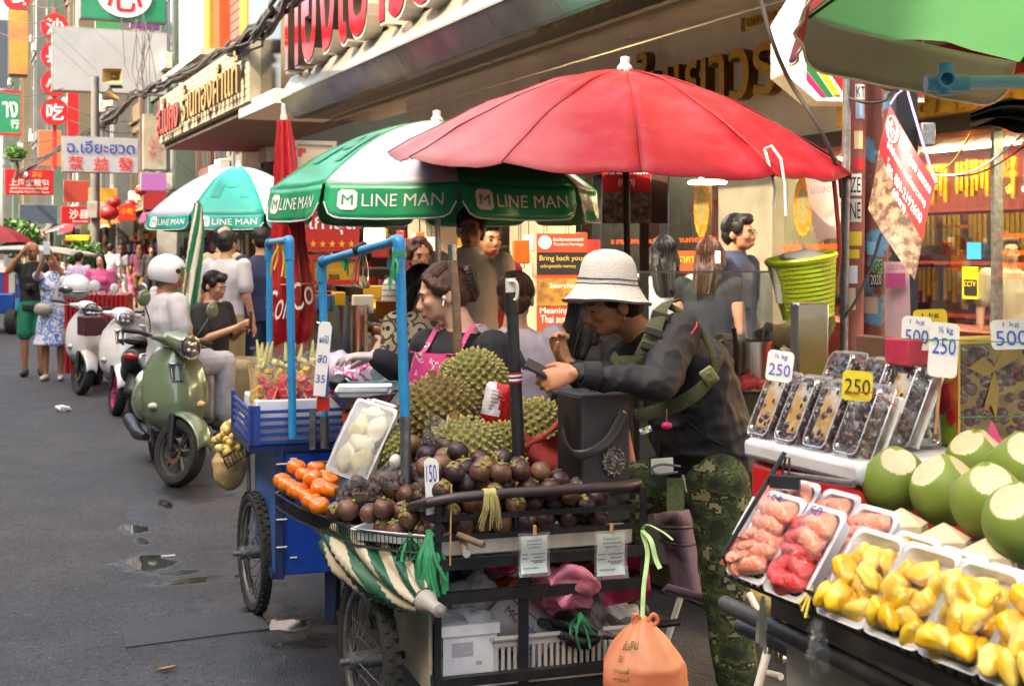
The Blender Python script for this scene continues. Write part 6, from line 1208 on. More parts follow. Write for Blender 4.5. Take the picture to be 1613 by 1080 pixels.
for i,(a,b,v0,z0,ly,lb)in enumerate([(1.962,1.835,RV+.005,RZ-.02,.165,'foam tray of yellow jackfruit pods, first in the front row next to the pomelo'),(1.830,1.70,RV+.005,RZ-.02,.165,'foam tray of yellow jackfruit pods, middle of the front row'),(1.695,1.565,RV+.005,RZ-.02,.165,'foam tray of yellow jackfruit pods near the bottom right corner'),(1.56,1.43,RV+.005,RZ-.02,.165,'foam tray of jackfruit pods cut by the right picture edge, lowest'),(1.97,1.86,1.60,1.025,.115,'foam tray of jackfruit pods in the back row under the first coconuts'),(1.855,1.745,1.60,1.02,.115,'foam tray of jackfruit pods in the back row, middle'),(1.74,1.62,1.60,1.015,.115,'foam tray of jackfruit pods in the back row at the right edge')]):fruit_tray(lb,a,b,v0,z0,ly,'jack',20+i)
m=MB();c=q0.lerp(q1,.30)
for k in range(3):m.tube([c+ZZ*.01+W*.01,c-W*.02+ZZ*(-.02-.01*k)-U*(.01*k),c+W*.0-ZZ*.045],.003,5)
m.solo('cord_tie',yraf,'pale yellow cord tied to the black wire rack below the pomelo','string')
strands('clear_bags_tail','thin clear plastic bags hanging below the wire rack',q0.lerp(q1,.33)-ZZ*.04,4,.11,.02,clearfilm,31,'plastic bag',r=.006);strands('raffia_loop','grey plastic raffia looped over the dark push rails',P(1200,945,2.72),9,.13,.012,pm('raffia grey','b5b2a8',rough=.5),32,r=.0025);strands('straw_bundle','dry straw coloured raffia hanging behind the push rails',P(1222,938,2.85),10,.16,.02,cloth,33,r=.003)
# ---- cooler box
cl_u0,cl_u1,cl_v0,cl_v1=2.26,2.70,1.78,2.60
T=thing('cooler_box','red cooler box with a grubby white lid carrying the grape boxes','cooler',uv(2.48,2.1,.965));co=pm('cooler red','c41a1e','b01418',sc=2,rough=.4,bump=.05);lidm=pm('cooler lid','c9cacf','9fa0a4',sc=5,rough=.5,bump=.1,lo=.5,hi=.85)
MB().obox(uv(cl_u0+.012,cl_v0+.012,1.02),U*(cl_u1-cl_u0-.024),W*(cl_v1-cl_v0-.024),ZZ*.142).build('body',co,T,bevel=.018);MB().obox(uv(cl_u0+.014,cl_v0+.014,.966),U*(cl_u1-cl_u0-.028),W*(cl_v1-cl_v0-.028),ZZ*.053).build('base',pm('cooler grey','77777a','606064',sc=4,rough=.6),T,bevel=.01);MB().obox(uv(cl_u0,cl_v0,1.163),U*(cl_u1-cl_u0),W*(cl_v1-cl_v0),ZZ*.049).build('lid',lidm,T,bevel=.014)
# ---- grape clamshells
grape=[pm('grape %d'%i,a,b,sc=20,rough=.3,coat=.3)for i,(a,b)in enumerate([('2a1018','4a1e26'),('3d1620','5c2a30')])]
GM=[]
for i in range(2):m=MB().sph((0,0,0),(.0125,.0125,.0145),10);GM.append(m.mesh('grape',grape[i]))
shell=film('clamshell',gloss=.12,bump=.35,bsc=18,rough=.04,haze=.02)
reflm=pm('painted reflection','c99a4a','d8d2c6',sc=18,rough=.4,lo=.45,hi=.6)  # orange and white reflections of the sunlit street, painted on a sheet
def clamshell(label,o,x,y,lx,ly,d,seed,reflect=False,group=None):
 """clear hinged box: o = lower corner of its face, x along the face, y up the face; depth goes back"""
 n=x.cross(y).normalized();T=thing('grape_box',label,'grape box',o+x*lx/2-n*d/2,group);r2=random.Random(seed);R=Matrix((x,y,n)).transposed()
 def rr(ix,z,r=.016):
  pts=[]
  for cx,cy,a0 in((lx-ix-r,ly-ix-r,0),(ix+r,ly-ix-r,pi/2),(ix+r,ix+r,pi),(lx-ix-r,ix+r,1.5*pi)):
   for j in range(5):a=a0+pi/2*j/4;pts.append(o+x*(cx+r*cos(a))+y*(cy+r*sin(a))+n*z)
  return pts
 m=MB();rings=[rr(.018,-.004),rr(.014,0),rr(.008,0),rr(.004,-.004),rr(.001,-d*.45),rr(-.005,-d*.47),rr(-.005,-d*.53),rr(.001,-d*.55),rr(.006,-d*.95),rr(.014,-d)]
 m.add(sum(rings,[]),[(i*20+(j+1)%20,i*20+j,(i+1)*20+j,(i+1)*20+(j+1)%20)for i in range(9)for j in range(20)]+[tuple(range(20)),tuple(9*20+j for j in range(19,-1,-1))]);m.build('shell',shell,T,ang=.5)
 m=MB();m.tube(rr(-.006,-d*.5)+[rr(-.006,-d*.5)[0]],.0022,5);m.build('hinge_rim',film('shell rim',gloss=.25,bump=0,haze=.3),T)
 fr_=rr(.010,.001);MB().tube(fr_+[fr_[0]],.0017,5).build('lid_rim',MATS['shell rim'],T)
 for i in range(46):
  p=o+x*r2.uniform(.016,lx-.016)+y*r2.uniform(.016,ly-.016)-n*r2.uniform(.014,d-.014);g=bpy.data.objects.new('grape',GM[r2.randint(0,1)]);C.objects.link(g);g.parent=T;g.matrix_local=TRS(p-ORIG[T.name],rrot(r2),r2.uniform(.85,1.1))
 if reflect:
  m=MB();m.add([o+x*a+y*b-n*.007 for a,b in((.022,.03),(lx-.022,.03),(lx-.022,ly-.03),(.022,ly-.03))],[(0,1,2,3)]);m.build('reflection_sheet',reflm,T)
 for(a,b)in((.3,.8),(.7,.8),(.3,.5),(.7,.55),(.3,.2),(.7,.22)):m=MB();m.prism([(.004*cos(t*pi/5),.006*sin(t*pi/5))for t in range(10)],.001,frame(o+x*lx*a+y*ly*b+n*.0005,x,y));m.build('vent_hole',blackink,T)
 m=MB();m.obox(o+x*(.004)-n*(d*1.12)+y*.006,x*(lx-.008),y*(ly-.012),n*(d*.10));m.build('paper_pad',paper,T);return T
lean=(W*.42+ZZ*.9).normalized()
for i,(a,lb,ii)in enumerate([(2.39,'clear box of dark grapes, nearest in the front row on the lid, yellow 250 tag',False),(2.50,'clear box of dark grapes with painted orange reflection, second in the front row',True),(2.61,'clear box of dark grapes with painted orange reflection, third in the front row',True),(2.72,'clear box of dark grapes at the far left end, white 250 tag',True)]):clamshell(lb,uv(a,1.795+.0*i,1.214),-U,lean,.10,.175,.06,i,ii)
for i,(a,v0,z0,lb,ii)in enumerate([(2.66,1.93,1.255,'clear grape box in the back row at the left, above the third front box',False),(2.52,1.92,1.25,'clear grape box in the middle of the back row',False),(2.43,1.93,1.245,'clear grape box with painted orange reflection at the right of the back row',True)]):clamshell(lb,uv(a,v0,z0),-U,lean,.10,.185,.065,10+i,ii)
clamshell('upright clear box of dark grapes behind the white 250 sign on its stick',uv(2.37,2.0,1.214),(W*.96-U*.28).normalized(),(ZZ*.99+U*.1).normalized(),.085,.19,.06,31)
MB().obox(uv(2.62,2.05,1.40),-U*.16,W*.03,ZZ*.055).solo('brown_carton',pm('carton brown','6b4a38','5a3d2e',sc=5,rough=.7),'brown carton flap standing behind the back row of grape boxes','carton',bevel=.004)
MB().box(P(1275,560,3.5),(.09,.05,.28),.2).solo('metal_canister',steel,'battered metal can standing behind the grape boxes below the green basket','can',bevel=.006)
# ---- cherry carton
T=thing('cherry_carton','gift carton of dark cherries with fruit printed on its side','carton',uv(2.38,2.4,1.214));o=uv(2.34,2.115,1.214);cw,ch,cd=.42,.245,.085
cy=pm('carton yellow','c9a83a','d0b85a',sc=4,rough=.5);m=MB();m.obox(o,W*cw,U*cd,ZZ*.012);m.obox(o+ZZ*(ch-.012),W*cw,U*cd,ZZ*.012);m.obox(o+ZZ*.0121,W*.006,U*cd,ZZ*(ch-.0242));m.obox(o+W*.3+ZZ*.0121,W*.006,U*cd,ZZ*(ch-.0242))if False else None;m.obox(o+U*(cd-.004)+W*.007+ZZ*.0121,W*(cw-.007),U*.004,ZZ*(ch-.0242));m.build('box',cy,T)
art=MB();Mx=frame(o-W*.0015+U*cd/2+ZZ*ch/2,-U,ZZ)
def disc(x,y,r,mt,nm,z=.001,sq=1):m=MB();m.prism([(x+r*cos(2*pi*i/24),y+r*sq*sin(2*pi*i/24))for i in range(24)],z,Mx);return m.build(nm,mt,T)
MB().obox(o-W*.001,U*cd,ZZ*ch,-W*.0005).build('side_print',pm('side pink','b83048','d88a3a',sc=9,rough=.5),T)
disc(.008,.055,.034,pm('orange print','d8862a','e0a24a',sc=30,rough=.5),'orange_print',.003);disc(.008,.055,.029,pm('orange print light','dcae62',rough=.5),'orange_flesh',.004);disc(-.012,-.015,.034,pm('apple print','a81c34','c23c48',sc=12,rough=.5),'apple_print',.0035,1.1);disc(.0,-.075,.036,pm('melon print','7a9a2a','9ab83c',sc=12,rough=.5),'melon_print',.0032,1.2);disc(.024,-.055,.014,pm('strawberry print','c01f30',rough=.5),'strawberry_print',.0045,1.3);disc(-.02,.1,.014,pm('kiwi print','7a9a3a',rough=.5),'kiwi_print',.003)
CHM=MB().sph((0,0,0),(.0135,.0135,.0125),10).mesh('cherry',pm('cherry skin','45121c','6a2028',sc=12,rough=.22,coat=.5));r2=random.Random(5)
for i in range(96):g=bpy.data.objects.new('cherry',CHM);C.objects.link(g);g.parent=T;g.matrix_local=TRS(o+W*r2.uniform(.02,cw-.02)+U*r2.uniform(.018,.06)+ZZ*r2.uniform(.025,ch-.03)-ORIG[T.name],rrot(r2),r2.uniform(.85,1.05))
m=MB();m.add([o-U*.001+W*a+ZZ*b for a,b in((.008,.013),(cw,.013),(cw,ch-.013),(.008,ch-.013))],[(0,1,2,3)]);m.build('window_film',film('window film',gloss=.10,bump=.3,bsc=14),T)
gb=pm('gold print','8a7430','9a843e',sc=12,rough=.5);m=MB();Mw=frame(o-U*.003+W*.10+ZZ*.16,W,ZZ)
for pl in([(-.075,.02),(-.03,.045),(.0,.02),(.03,.06),(.09,.045),(.03,.02),(.0,.01),(-.03,.0)],[(0,.012),(-.03,-.075),(-.008,-.065),(.006,-.1),(.016,-.03)]):m.prism(pl,.0012,Mw)
m.build('ribbon_print',gb,T)
MB().box(uv(2.40,2.05,1.43),(.12,.08,.06),TH).solo('back_carton',pm('back carton','b02a48','c8465a',sc=12,rough=.5),'pink red fruit carton behind the upright price signs','carton',bevel=.004)
# ---- price signs
ycard=pm('card yellow bright','d8c224','ccb41a',sc=4,rough=.5)
def price(label,px0,py0,px1,py1,Z,lines,mat,ink,roll=0,stick=None,yaw=-.1):
 s=Z/F;w_,h_=(px1-px0)*s,(py1-py0)*s;c=P((px0+px1)/2,(py0+py1)/2,Z);x=V((cos(yaw)*cos(roll),sin(yaw),-sin(roll)));y=V((sin(roll),.12,cos(roll)));M=frame(c,x,y);T=thing('price_sign',label,'price sign',c-ZZ*h_/2);r=min(w_,h_)*.18;pts=[]
 for cx,cy_,a0 in((w_/2-r,h_/2-r,0),(-w_/2+r,h_/2-r,pi/2),(-w_/2+r,-h_/2+r,pi),(w_/2-r,-h_/2+r,1.5*pi)):
  for j in range(6):a=a0+pi/2*j/5;pts.append((cx+r*cos(a),cy_+r*sin(a)))
 m=MB();m.prism(pts,.004,Matrix(M)@Matrix.Translation((0,0,-.004)));m.build('card',mat,T,bevel=.001)
 for t,fx,fy,fw,fh in lines:
  m=MB();m.text(t,Matrix(M)@Matrix.Translation(((fx-.5)*w_,(.5-fy)*h_,.001)),w=fw*w_,h=fh*h_,ext=.001)
  m.build('number' if t.isdigit()else 'unit',ink,T,smooth=False)
 if stick:MB().tube([P(stick[0],stick[1],Z+.012),P(stick[2],stick[3],Z+.02)],.0035,6).build('stick',wood,T)
 return T
bi=pm('marker blue','1f49b8','2a58c8',sc=30,rough=.5);pu=pm('marker violet','5a52b8',rough=.5)
price('white price card 1 kg 500 left of the tall white card',1421,498,1467,551,2.98,[('1 kg',.5,.18,.5,.16),('500',.5,.60,.78,.40)],wt,bi,.06)
price('tall white price card half kg 250 on a bamboo stick',1464,508,1509,594,2.92,[('½ kg',.52,.15,.5,.14),('250',.5,.43,.8,.30)],wt,bi,.10,(1482,590,1473,683))
price('white price card 1 kg 500 on the cherry carton at the right edge',1562,503,1624,550,2.92,[('1 kg',.5,.18,.4,.2),('500',.5,.62,.78,.5)],wt,bi,-.04)
price('small white price card half kg 250 at the far left end of the grapes',1208,552,1249,601,2.92,[('½ kg',.5,.2,.5,.18),('250',.5,.62,.82,.38)],wt,pu,.14)
price('yellow price card reading 250 on the front grape box',1327,584,1374,631,2.68,[('250',.5,.52,.84,.5)],ycard,blackink,.08)
price('yellow price card half hidden behind the white 500 card',1440,487,1492,530,3.05,[('1 kg',.5,.22,.5,.2),('500',.62,.7,.6,.4)],ycard,blackink,-.04)
m=MB();m.tube([P(1418,533,2.95),P(1508,536,2.9),P(1625,540,2.88)],.0014,5);m.tube([P(1510,657,2.93),P(1625,655,2.85)],.0014,5);m.solo('green_string',raf,'thin green string stretched across the cherry carton','string')
m=MB();m.tube([P(1330,618,2.68),P(1375,618,2.66),P(1412,640,2.66)],.0016,5);m.solo('rubber_band',pm('band red','a8442a',rough=.6),'thin reddish rubber band holding the yellow 250 card','band')
# ---- trimmed young coconuts
coc=pm('coconut green','62802a','8c9248',sc=6,rough=.5,bump=.12,bsc=30);cocb=pm('coconut green brown','708634','6e5a30',sc=5,rough=.55,lo=.5,hi=.72,bump=.12);husk=pm('coconut cut husk','d8c8ac','c8b08a',sc=16,rough=.7,bump=.25,bsc=60)
def coconut(label,px,py,v,r,seed,mat,facets=5,tall=1.05,tilt=(0,0)):
 c=onv(px,py,v);r2=random.Random(seed);m=MB().sph((0,0,0),(r,r,r*tall),110)
 cuts=[(V((sin(2*pi*i/3+seed)*.70,cos(2*pi*i/3+seed)*.70,.72)).normalized(),r*r2.uniform(.84,.90))for i in range(3)]
 mi=[]
 out=[]
 for p in m.v:
  q=V(p);ang=atan2(q.y,q.x);q*=1+.03*cos(3*ang+seed)
  for n_,d in cuts:
   e=q.dot(n_)-d
   if e>0:q=q-n_*e
  out.append(q)
 m.v=[tuple(q)for q in out]
 for fi,f in enumerate(m.f):
  ct=sum((out[i]for i in f),V((0,0,0)))/len(f);m.m[fi]=1 if any(ct.dot(n_)-d>-r*.008 for n_,d in cuts)else 0
 Rm=Matrix.Rotation(tilt[0],3,'X')@Matrix.Rotation(tilt[1],3,'Y');m.v=[tuple(c+Rm@V(p))for p in m.v]
 return m.solo('young_coconut',[mat,husk],label,'coconut',ang=.5)
coconut('trimmed green coconut with a brown streak, left end against the red cooler',1407,757,1.86,.068,1,cocb)
coconut('trimmed green coconut with a broad white cut, second from the left',1487,772,1.88,.068,2.2,coc,4)
coconut('trimmed green coconut with two white facets, front and centre of the coconuts',1556,788,1.84,.068,3.4,coc,4)
coconut('brownish green trimmed coconut in the back of the coconut row',1540,728,2.06,.066,4.1,cocb,5)
coconut('bright green coconut cut by the right picture edge, upper one',1606,735,1.98,.066,5.3,cocb,4);coconut('brownish coconut cut by the right picture edge, lower one',1608,822,1.80,.068,6.1,cocb,5)
for i,(px,py,lb)in enumerate([(1420,818,'pale pointed coconut top left of the other two, below the green ones'),(1487,842,'pale pointed coconut top between its two neighbours'),(1556,866,'pale pointed coconut top at the right, above the jackfruit trays')]):
 c=onv(px,py,1.76);m=MB();m.lathe([(.055,-.05),(.052,-.005),(.004,.022),(0,.022)],6,Matrix.Translation(c));m.solo('husked_coconut',husk,lb,'coconut',smooth=False)
c=onv(1568,698,2.1);m=MB();m.add([c+V(p)for p in((-.03,0,-.03),(.03,.01,-.02),(.02,.03,-.02),(-.005,.01,.05))],[(0,1,3),(1,2,3),(2,0,3),(0,2,1)]);m.solo('red_sachet',pk2,'small triangular red sachet on the lid behind the coconuts','sachet',smooth=False)
# ---- near umbrella at the top right, blue pipe tee, furled dark cloth, cords
ug=translucent('green near cloth','5a9a64','528e5c',.5,.5,2,.1,9);ur=translucent('red near cloth','b05a56','a04a48',.5,.5,2,.1,9);ugrey=translucent('silver green lining','a2aa9a','949c8c',.5,.45,2,.15,9)
umbrella('stall_umbrella','green and red parasol over the right stall, seen from below at the top right',V((1.94,3.0,2.27)),1.33,.50,8,radians(-166.8),[ug,ur],lambda k:k%2,p=1.8,val=.145,valmats=[ugrey,ur],polepos=V((2.1,3.0,0)),sag=.012,wob=.02,tilt=Matrix.Rotation(radians(2.4),3,'Y'))
T=thing('blue_pipe_tee','blue plastic pipe with a tee joint under the green umbrella at the right','pipe',P(1540,140,3.2));Zp=3.2;bp2=pm('blue pvc lit','58bce8','4cb0de',sc=8,rough=.38);MB().tube([P(1500,131,Zp),P(1720,127,Zp+.25)],.0165,16).build('pipe',bp2,T);m=MB();m.tube([P(1458,132,Zp),P(1525,131,Zp)],.0205,16);m.tube([P(1490,133,Zp),P(1490,101,Zp)],.0190,16);m.tube([P(1490,130,Zp),P(1490,150,Zp)],[.019,.017],16);m.build('tee',bp2,T);M=frame(P(1488,126,Zp-.03),(1,0,.1),ZZ);m=MB();m.lathe([(.021,-.03),(.021,.02),(.0155,.02),(.0155,-.025),(0,-.025)],20,M,cap=False);m.build('socket',bp2,T);  # tee's blue pvc is lightened to look lit under the umbrella
m=MB();m.grid(lambda a,b:P(1528+100*a,192-12*sin(a*2.5)+(b-.5)*(18+46*a)*(1-.3*sin(a*9+b*5)*.5),4.0+.12*sin(b*8+a*3)),18,14);m.grid(lambda a,b:P(1528+100*a,186-14*sin(a*2.5)+(b-.5)*(12+26*a),3.9+.05*sin(b*11)),12,8);m.solo('dark_cloth',pm('dark cloth','1f2430','161a24',sc=5,rough=.7,bump=.2),'dark blue folded parasol cloth at the right edge below the blue pipe','cloth')
for a,b,c_,mt,lb in(((1468,262,5.2),(1530,208,4.2),.004,yraf,'yellow cord running up to the dark folded cloth'),((1472,275,5.2),(1620,205,4.0),.004,wt,'white cord sagging across the gold shop glass'),((1474,272,5.2),(1625,222,4.0),.003,cab,'thin black cord across the gold shop glass')):
 p,q=P(*a),P(*b);MB().tube([p.lerp(q,t)-ZZ*.05*sin(pi*t)for t in[i/8 for i in range(9)]],c_,5).solo('cord',mt,lb,'cord')
 # ---- the rusty street poles with stickers, banner, basket
rp=pm('pole red rust','7a4038','9a5a4c',sc=5,rough=.65,bump=.2,lo=.4,hi=.6);rp2=pm('pole blue flakes','6e3f36','4f8aa8',sc=7,rough=.65,bump=.25,lo=.52,hi=.58)
T=thing('street_pole','pair of rusty red street poles covered with stickers behind the grape boxes','pole',P(1360,720,6.0));PO=T
T.location.z=.15;ORIG[T.name]=V(T.location)
for(px0,px1,r,mt,Z)in((1347,1340,.052,rp,6.0),(1387,1371,.062,rp2,6.1)):a,b=P(px0,60,Z),P(px1,640,Z);d=(a-b);MB().tube([b+d*(-(b.z-.15)/d.z),a+d*.5],r,20).build('shaft',mt,T)
MB().tube([P(1335,60,5.92),P(1329,620,5.92)],.018,12).build('conduit',galv,T);m=MB();m.box(P(1425,330,6.3),(.1,.08,1.7));m.build('cable_duct',black,T);MB().box(P(1460,212,6.2),(.07,.05,.11)).build('lamp_housing',galv,T,bevel=.01)
stc=[('d6d2cc','KT'),('8fa8c4',''),('c9b48a',''),('b5202a',''),('d8d6d0','ZE'),('d0ccc4','NE'),('d8c23a',''),('d8c020',''),('cfd6d8',''),('c9b8a0',''),('7ab0cc',''),('6a9a6a','GF'),('2c2a28','2020'),('b8a898','')]
spos=[(1351,147,22,24,0),(1351,175,20,28,0),(1348,222,18,28,0),(1349,260,24,18,0),(1343,292,24,34,0),(1343,332,24,36,0),(1343,376,26,22,0),(1341,400,20,14,0),(1338,432,20,28,0),(1334,470,22,34,0),(1367,391,16,20,1),(1377,420,18,24,1),(1374,440,24,22,1),(1366,480,26,26,1)]
for(c,t),(px,py,w_,h_,k)in zip(stc,spos):
 Z=(6.0,6.1)[k];r=(.052,.062)[k];ctr=P([1347-7*(py-60)/580,1387-16*(py-60)/580][k],py,Z);s=Z/F
 m=MB();m.grid(lambda a,b:ctr+V(((r+.002)*sin(((px-(1347-7*(py-60)/580 if k==0 else 1387-16*(py-60)/580))*s+(a-.5)*w_*s*.8)/r),-(r+.002)*cos(((px-(1347-7*(py-60)/580 if k==0 else 1387-16*(py-60)/580))*s+(a-.5)*w_*s*.8)/r),(b-.5)*h_*s)),6,1);st=m.build('sticker',pm('sticker '+c,c,rough=.5),T)
 if t:m=MB();vs,fs,x0,x1,y0,y1=text_mesh(t);cx_=(px-(1347-7*(py-60)/580 if k==0 else 1387-16*(py-60)/580))*s;m.add([ctr+V(((r+.0035)*sin((cx_+(q.x-(x0+x1)/2)/(x1-x0)*w_*s*.65)/r),-(r+.0035)*cos((cx_+(q.x-(x0+x1)/2)/(x1-x0)*w_*s*.65)/r),(q.y-(y0+y1)/2)/(y1-y0)*h_*s*.7))for q in vs],fs);m.build('sticker_print',blackink if c!='2c2a28' else wt,st,smooth=False)
for q in([(1338,155,5.9),(1365,162,5.88),(1395,158,5.95),(1402,140,6.0)],[(1368,115,5.95),(1395,140,5.95),(1425,138,6.0)],[(1388,368,5.95),(1372,420,5.95),(1350,470,5.9),(1330,500,5.9)]):MB().tube(smooth_path([P(*p)for p in q],5),.007,6).build('black_wire',cab,T)
MB().tube(smooth_path([P(1312,270,5.6),P(1318,330,5.6),P(1322,400,5.6),P(1310,470,5.6)],5),.010,6).solo('red_strap',pm('strap red','7a1c22',rough=.7),'dark red strap hanging between the pole and the green basket','strap')
m=MB();m.tube(smooth_path([P(1195,-20,5.5),P(1215,60,5.5),P(1245,130,5.6),P(1290,200,5.6),P(1320,270,5.7),P(1325,310,5.8)],6),.009,6);m.solo('hanging_cable',cab,'black cable drooping from the canopy past the red parasol to the poles','cable')
T=thing('red_banner','red seafood banner hanging crooked by one corner from the poles','banner',P(1430,440,5.3));Q=[P(1402,166,5.55),P(1474,289,5.35),P(1439,440,5.3),P(1366,328,5.5)]
bn=(Q[1]-Q[0]).cross(Q[3]-Q[0]).normalized();bn=-bn if bn.y>0 else bn
def bp_(a,b,o=0):return qpt(Q,a,b)+bn*(o+.03*sin(a*pi)+.012*sin(b*5))
m=MB();m.grid(lambda a,b:bp_(a,b),16,16);m.build('cloth',rd,T);m=MB();m.grid(lambda a,b:bp_(a,.60+.4*b-.16*(1-a)*(1-b),.002),14,8);m.build('photo_panel',ph,T)
def bt(t,fa,fb,wa,hb_,mt=wt):
 vs,fs,x0,x1,y0,y1=text_mesh(t);m=MB();m.add([bp_(fa+(q.x-(x0+x1)/2)/(x1-x0)*wa,fb-(q.y-(y0+y1)/2)/(y1-y0)*hb_,.004)for q in vs],fs);m.build('lettering',mt,T,smooth=False)
bt('กุ้งดอง ปูดอง หอยดอง',.66,.12,.62,.13);bt('(หน้าร้านทอง คอนโดเยาวราช)',.55,.28,.8,.09);bt('โทร. 089-2192600',.58,.43,.72,.12);bt('(เจ๊ดา)',.55,.56,.26,.1)
m=MB();m.tube([bp_(.17+.13*cos(2*pi*i/24),.13+.10*sin(2*pi*i/24),.004)for i in range(25)],.004,5);m.build('ring',wt,T);bt('เจ๊ดา',.17,.13,.19,.12)
m=MB();m.tube([Q[0],P(1412,150,5.6),P(1428,138,5.7)],.006,6);m.tube([P(1428,138,5.7),P(1452,220,5.5),Q[1]],.006,6);m.build('violet_cord',pm('cord violet','8a78b8',rough=.7),T)
T=thing('pink_notice','faded pink printed notice taped below the crooked banner','notice',P(1410,560,5.9));m=MB();m.grid(lambda a,b:P(1392+40*a+4*b,412+150*b,5.95+.02*sin(a*3+b*4)),6,12);m.build('paper',pm('notice pink','b89a9c','a8888c',sc=4,rough=.7),T);MB().obox(P(1396,430,5.92),V((.085,0,0)),ZZ*-.065,V((0,.004,0))).build('print_block',pm('notice magenta','a03a6a',rough=.6),T);m=MB();m.text('ประกาศ',frame(P(1412,420,5.92),(1,0,0),ZZ),w=.08,h=.03,ext=.002);m.build('heading',MATS['notice magenta'],T,smooth=False)
T=thing('mesh_basket','yellow green slotted plastic basket hanging beside the rusty poles','basket',P(1270,492,5.55));M=Matrix.Translation(P(1267,448,5.55))@Matrix.Rotation(radians(-8),4,'Y')@Matrix.Rotation(radians(4),4,'X');bg=pm('basket lime','a8bc2a','b6c83a',sc=5,rough=.4);m=MB();hB=.125
for i in range(13):
 t=i/12;rr_=.105+.036*t;z=-hB+2*hB*t*.92;h2=.012 if 0<i<12 else .022
 m.lathe([(rr_-.002,z-h2/2),(rr_+.002,z-h2/2),(rr_+.002,z+h2/2),(rr_-.002,z+h2/2),(rr_-.002,z-h2/2)],48,M,cap=False)
for j in range(44):a=2*pi*j/44;m.bar(M@V((.105*cos(a),.105*sin(a),-hB)),M@V((.141*cos(a),.141*sin(a),hB*.84)),.006,.003)
m.lathe([(0,-hB),(.105,-hB),(.107,-hB+.01),(.105,-hB+.02),(0,-hB+.02)],40,M);m.lathe([(.138,hB*.80),(.148,hB*.80),(.152,hB*.9),(.146,hB*.98),(.138,hB*.95),(.138,hB*.8)],48,M,cap=False);m.build('body',bg,T)
m=MB();m.tube([P(1222,418,5.5),P(1228,478,5.5)],[.022,.014],14);m.solo('white_sleeve',pm('sleeve white','c9c4b4','b5b0a0',sc=5,rough=.5),'pale plastic sleeve hanging on the left of the lime basket','sleeve');lump('white_liner','whitish bag lining the lime basket',P(1268,408,5.55),(.11,.11,.03),pm('liner white','b9b4a8','a39e92',sc=6,rough=.6),.02,12,41)
T=thing('taped_notice','pale notice seen from behind, taped right of the red parasol edge','notice',P(1300,385,6.9));m=MB();m.grid(lambda a,b:P(1268+56*a+18*b*(1-a),280+100*b-8*a,6.9+.03*sin(a*3)),6,8);m.build('sheet',pm('notice pale','b9a094','a89084',sc=3,rough=.7),T);m=MB();m.text('มนสดค่ะ',frame(P(1300,296,6.86),(1,0,.1),ZZ),w=.15,h=.05,ext=.002);m.build('lettering',pm('notice violet','7a6a88',rough=.6),T,smooth=False)
# ---- steamed seafood stall behind the man
T=thing('food_counter','dark food counter with a clear sneeze guard behind the hat man','counter',P(1110,640,6.6));k0=P(1005,600,6.4);e=V((cos(.12),sin(.12),0));g=V((-sin(.12),cos(.12),0));k0.z=.15
MB().obox(k0,e*.98,g*.6,ZZ*.83).build('base',pm('counter dark','3a3530','4a443c',sc=3,rough=.6),T,bevel=.01);tz2=.985
MB().obox(k0-e*.02-g*.02+ZZ*.832,e*1.02,g*.64,ZZ*.03).build('counter_top',steel,T,bevel=.004)
gz=hof(1100,428,0)if False else P(1100,428,6.5).z;gb0=k0+ZZ*.864
for(o,d)in((gb0+g*.04+e*.0,e*.68),(gb0+g*.04,g*.5),(gb0+g*.04+e*.68,g*.5)):
 nn=ZZ.cross(d).normalized();MB().obox(o,d,ZZ*(gz-gb0.z),nn*.005).build('acrylic_pane',acrylic,T)
MB().obox(gb0+g*.04+ZZ*(gz-gb0.z),e*.685,g*.12,ZZ*.005).build('acrylic_pane',acrylic,T)
m=MB();m.tube([gb0+g*.035+ZZ*(gz-gb0.z),gb0+g*.035+e*.69+ZZ*(gz-gb0.z)],.005,6);m.build('edge_strip',pm('edge pale','c8ccd0',rough=.3),T)
def pot(label,c,r,h,name='cooking_pot',lid=False):
 T=thing(name,label,'pot',c);MB().lathe([(0,0),(r*.96,0),(r,.02),(r,h),(r*1.04,h),(r*1.04,h+.01),(r*.97,h+.01),(r*.96,.03),(0,.03)],36,Matrix.Translation(c)).build('body',steel,T);m=MB()
 for s in(-1,1):m.tube([c+V((s*r,-.04,h*.8)),c+V((s*(r+.04),-.03,h*.82)),c+V((s*(r+.04),.03,h*.82)),c+V((s*r,.04,h*.8))],.006,6)
 m.build('handle',steel,T);return T
c=P(1176,596,6.3);pot('steel stockpot with a ladle on the food counter behind the grape boxes',V((c.x,c.y,1.012)),.125,.22)
m=MB();c2=V((c.x,c.y,1.23));m.tube([c2+V((-.05,0,0)),c2+V((-.06,0,.07))],.012,8);m.solo('ladle',black,'black ladle handle sticking out of the steel stockpot','ladle')
c3=P(1148,538,6.55);lump('noodle_heap','heap of white noodles on a tray behind the stockpot',c3,(.10,.08,.04),pm('noodles','d2c8a8','bfb48e',sc=30,rough=.5),.02,24,51,'noodles');lump('squid_heap','heap of pale cooked seafood at the back of the counter',P(1225,530,6.6),(.13,.09,.06),pm('seafood','9a9478','7a7458',sc=24,rough=.45),.035,18,52,'seafood');lump('prawn_heap','orange prawns piled near the rusty poles',P(1275,530,6.4),(.07,.07,.09),pm('prawns','c47a3a','6a5a3a',sc=22,rough=.45),.035,20,53,'seafood');lump('red_slices','heap of red pickled slices on the counter edge',P(1178,602,6.1),(.08,.06,.03),pm('red slices','b8323a','c84a4c',sc=24,rough=.5),.022,26,54,'food')
lump('greens_bundle','bundle of dried greens hanging below the lime basket',P(1297,515,5.9),(.05,.05,.07),pm('greens','7a7a3a','5f6030',sc=20,rough=.7),.03,20,55,'greens')
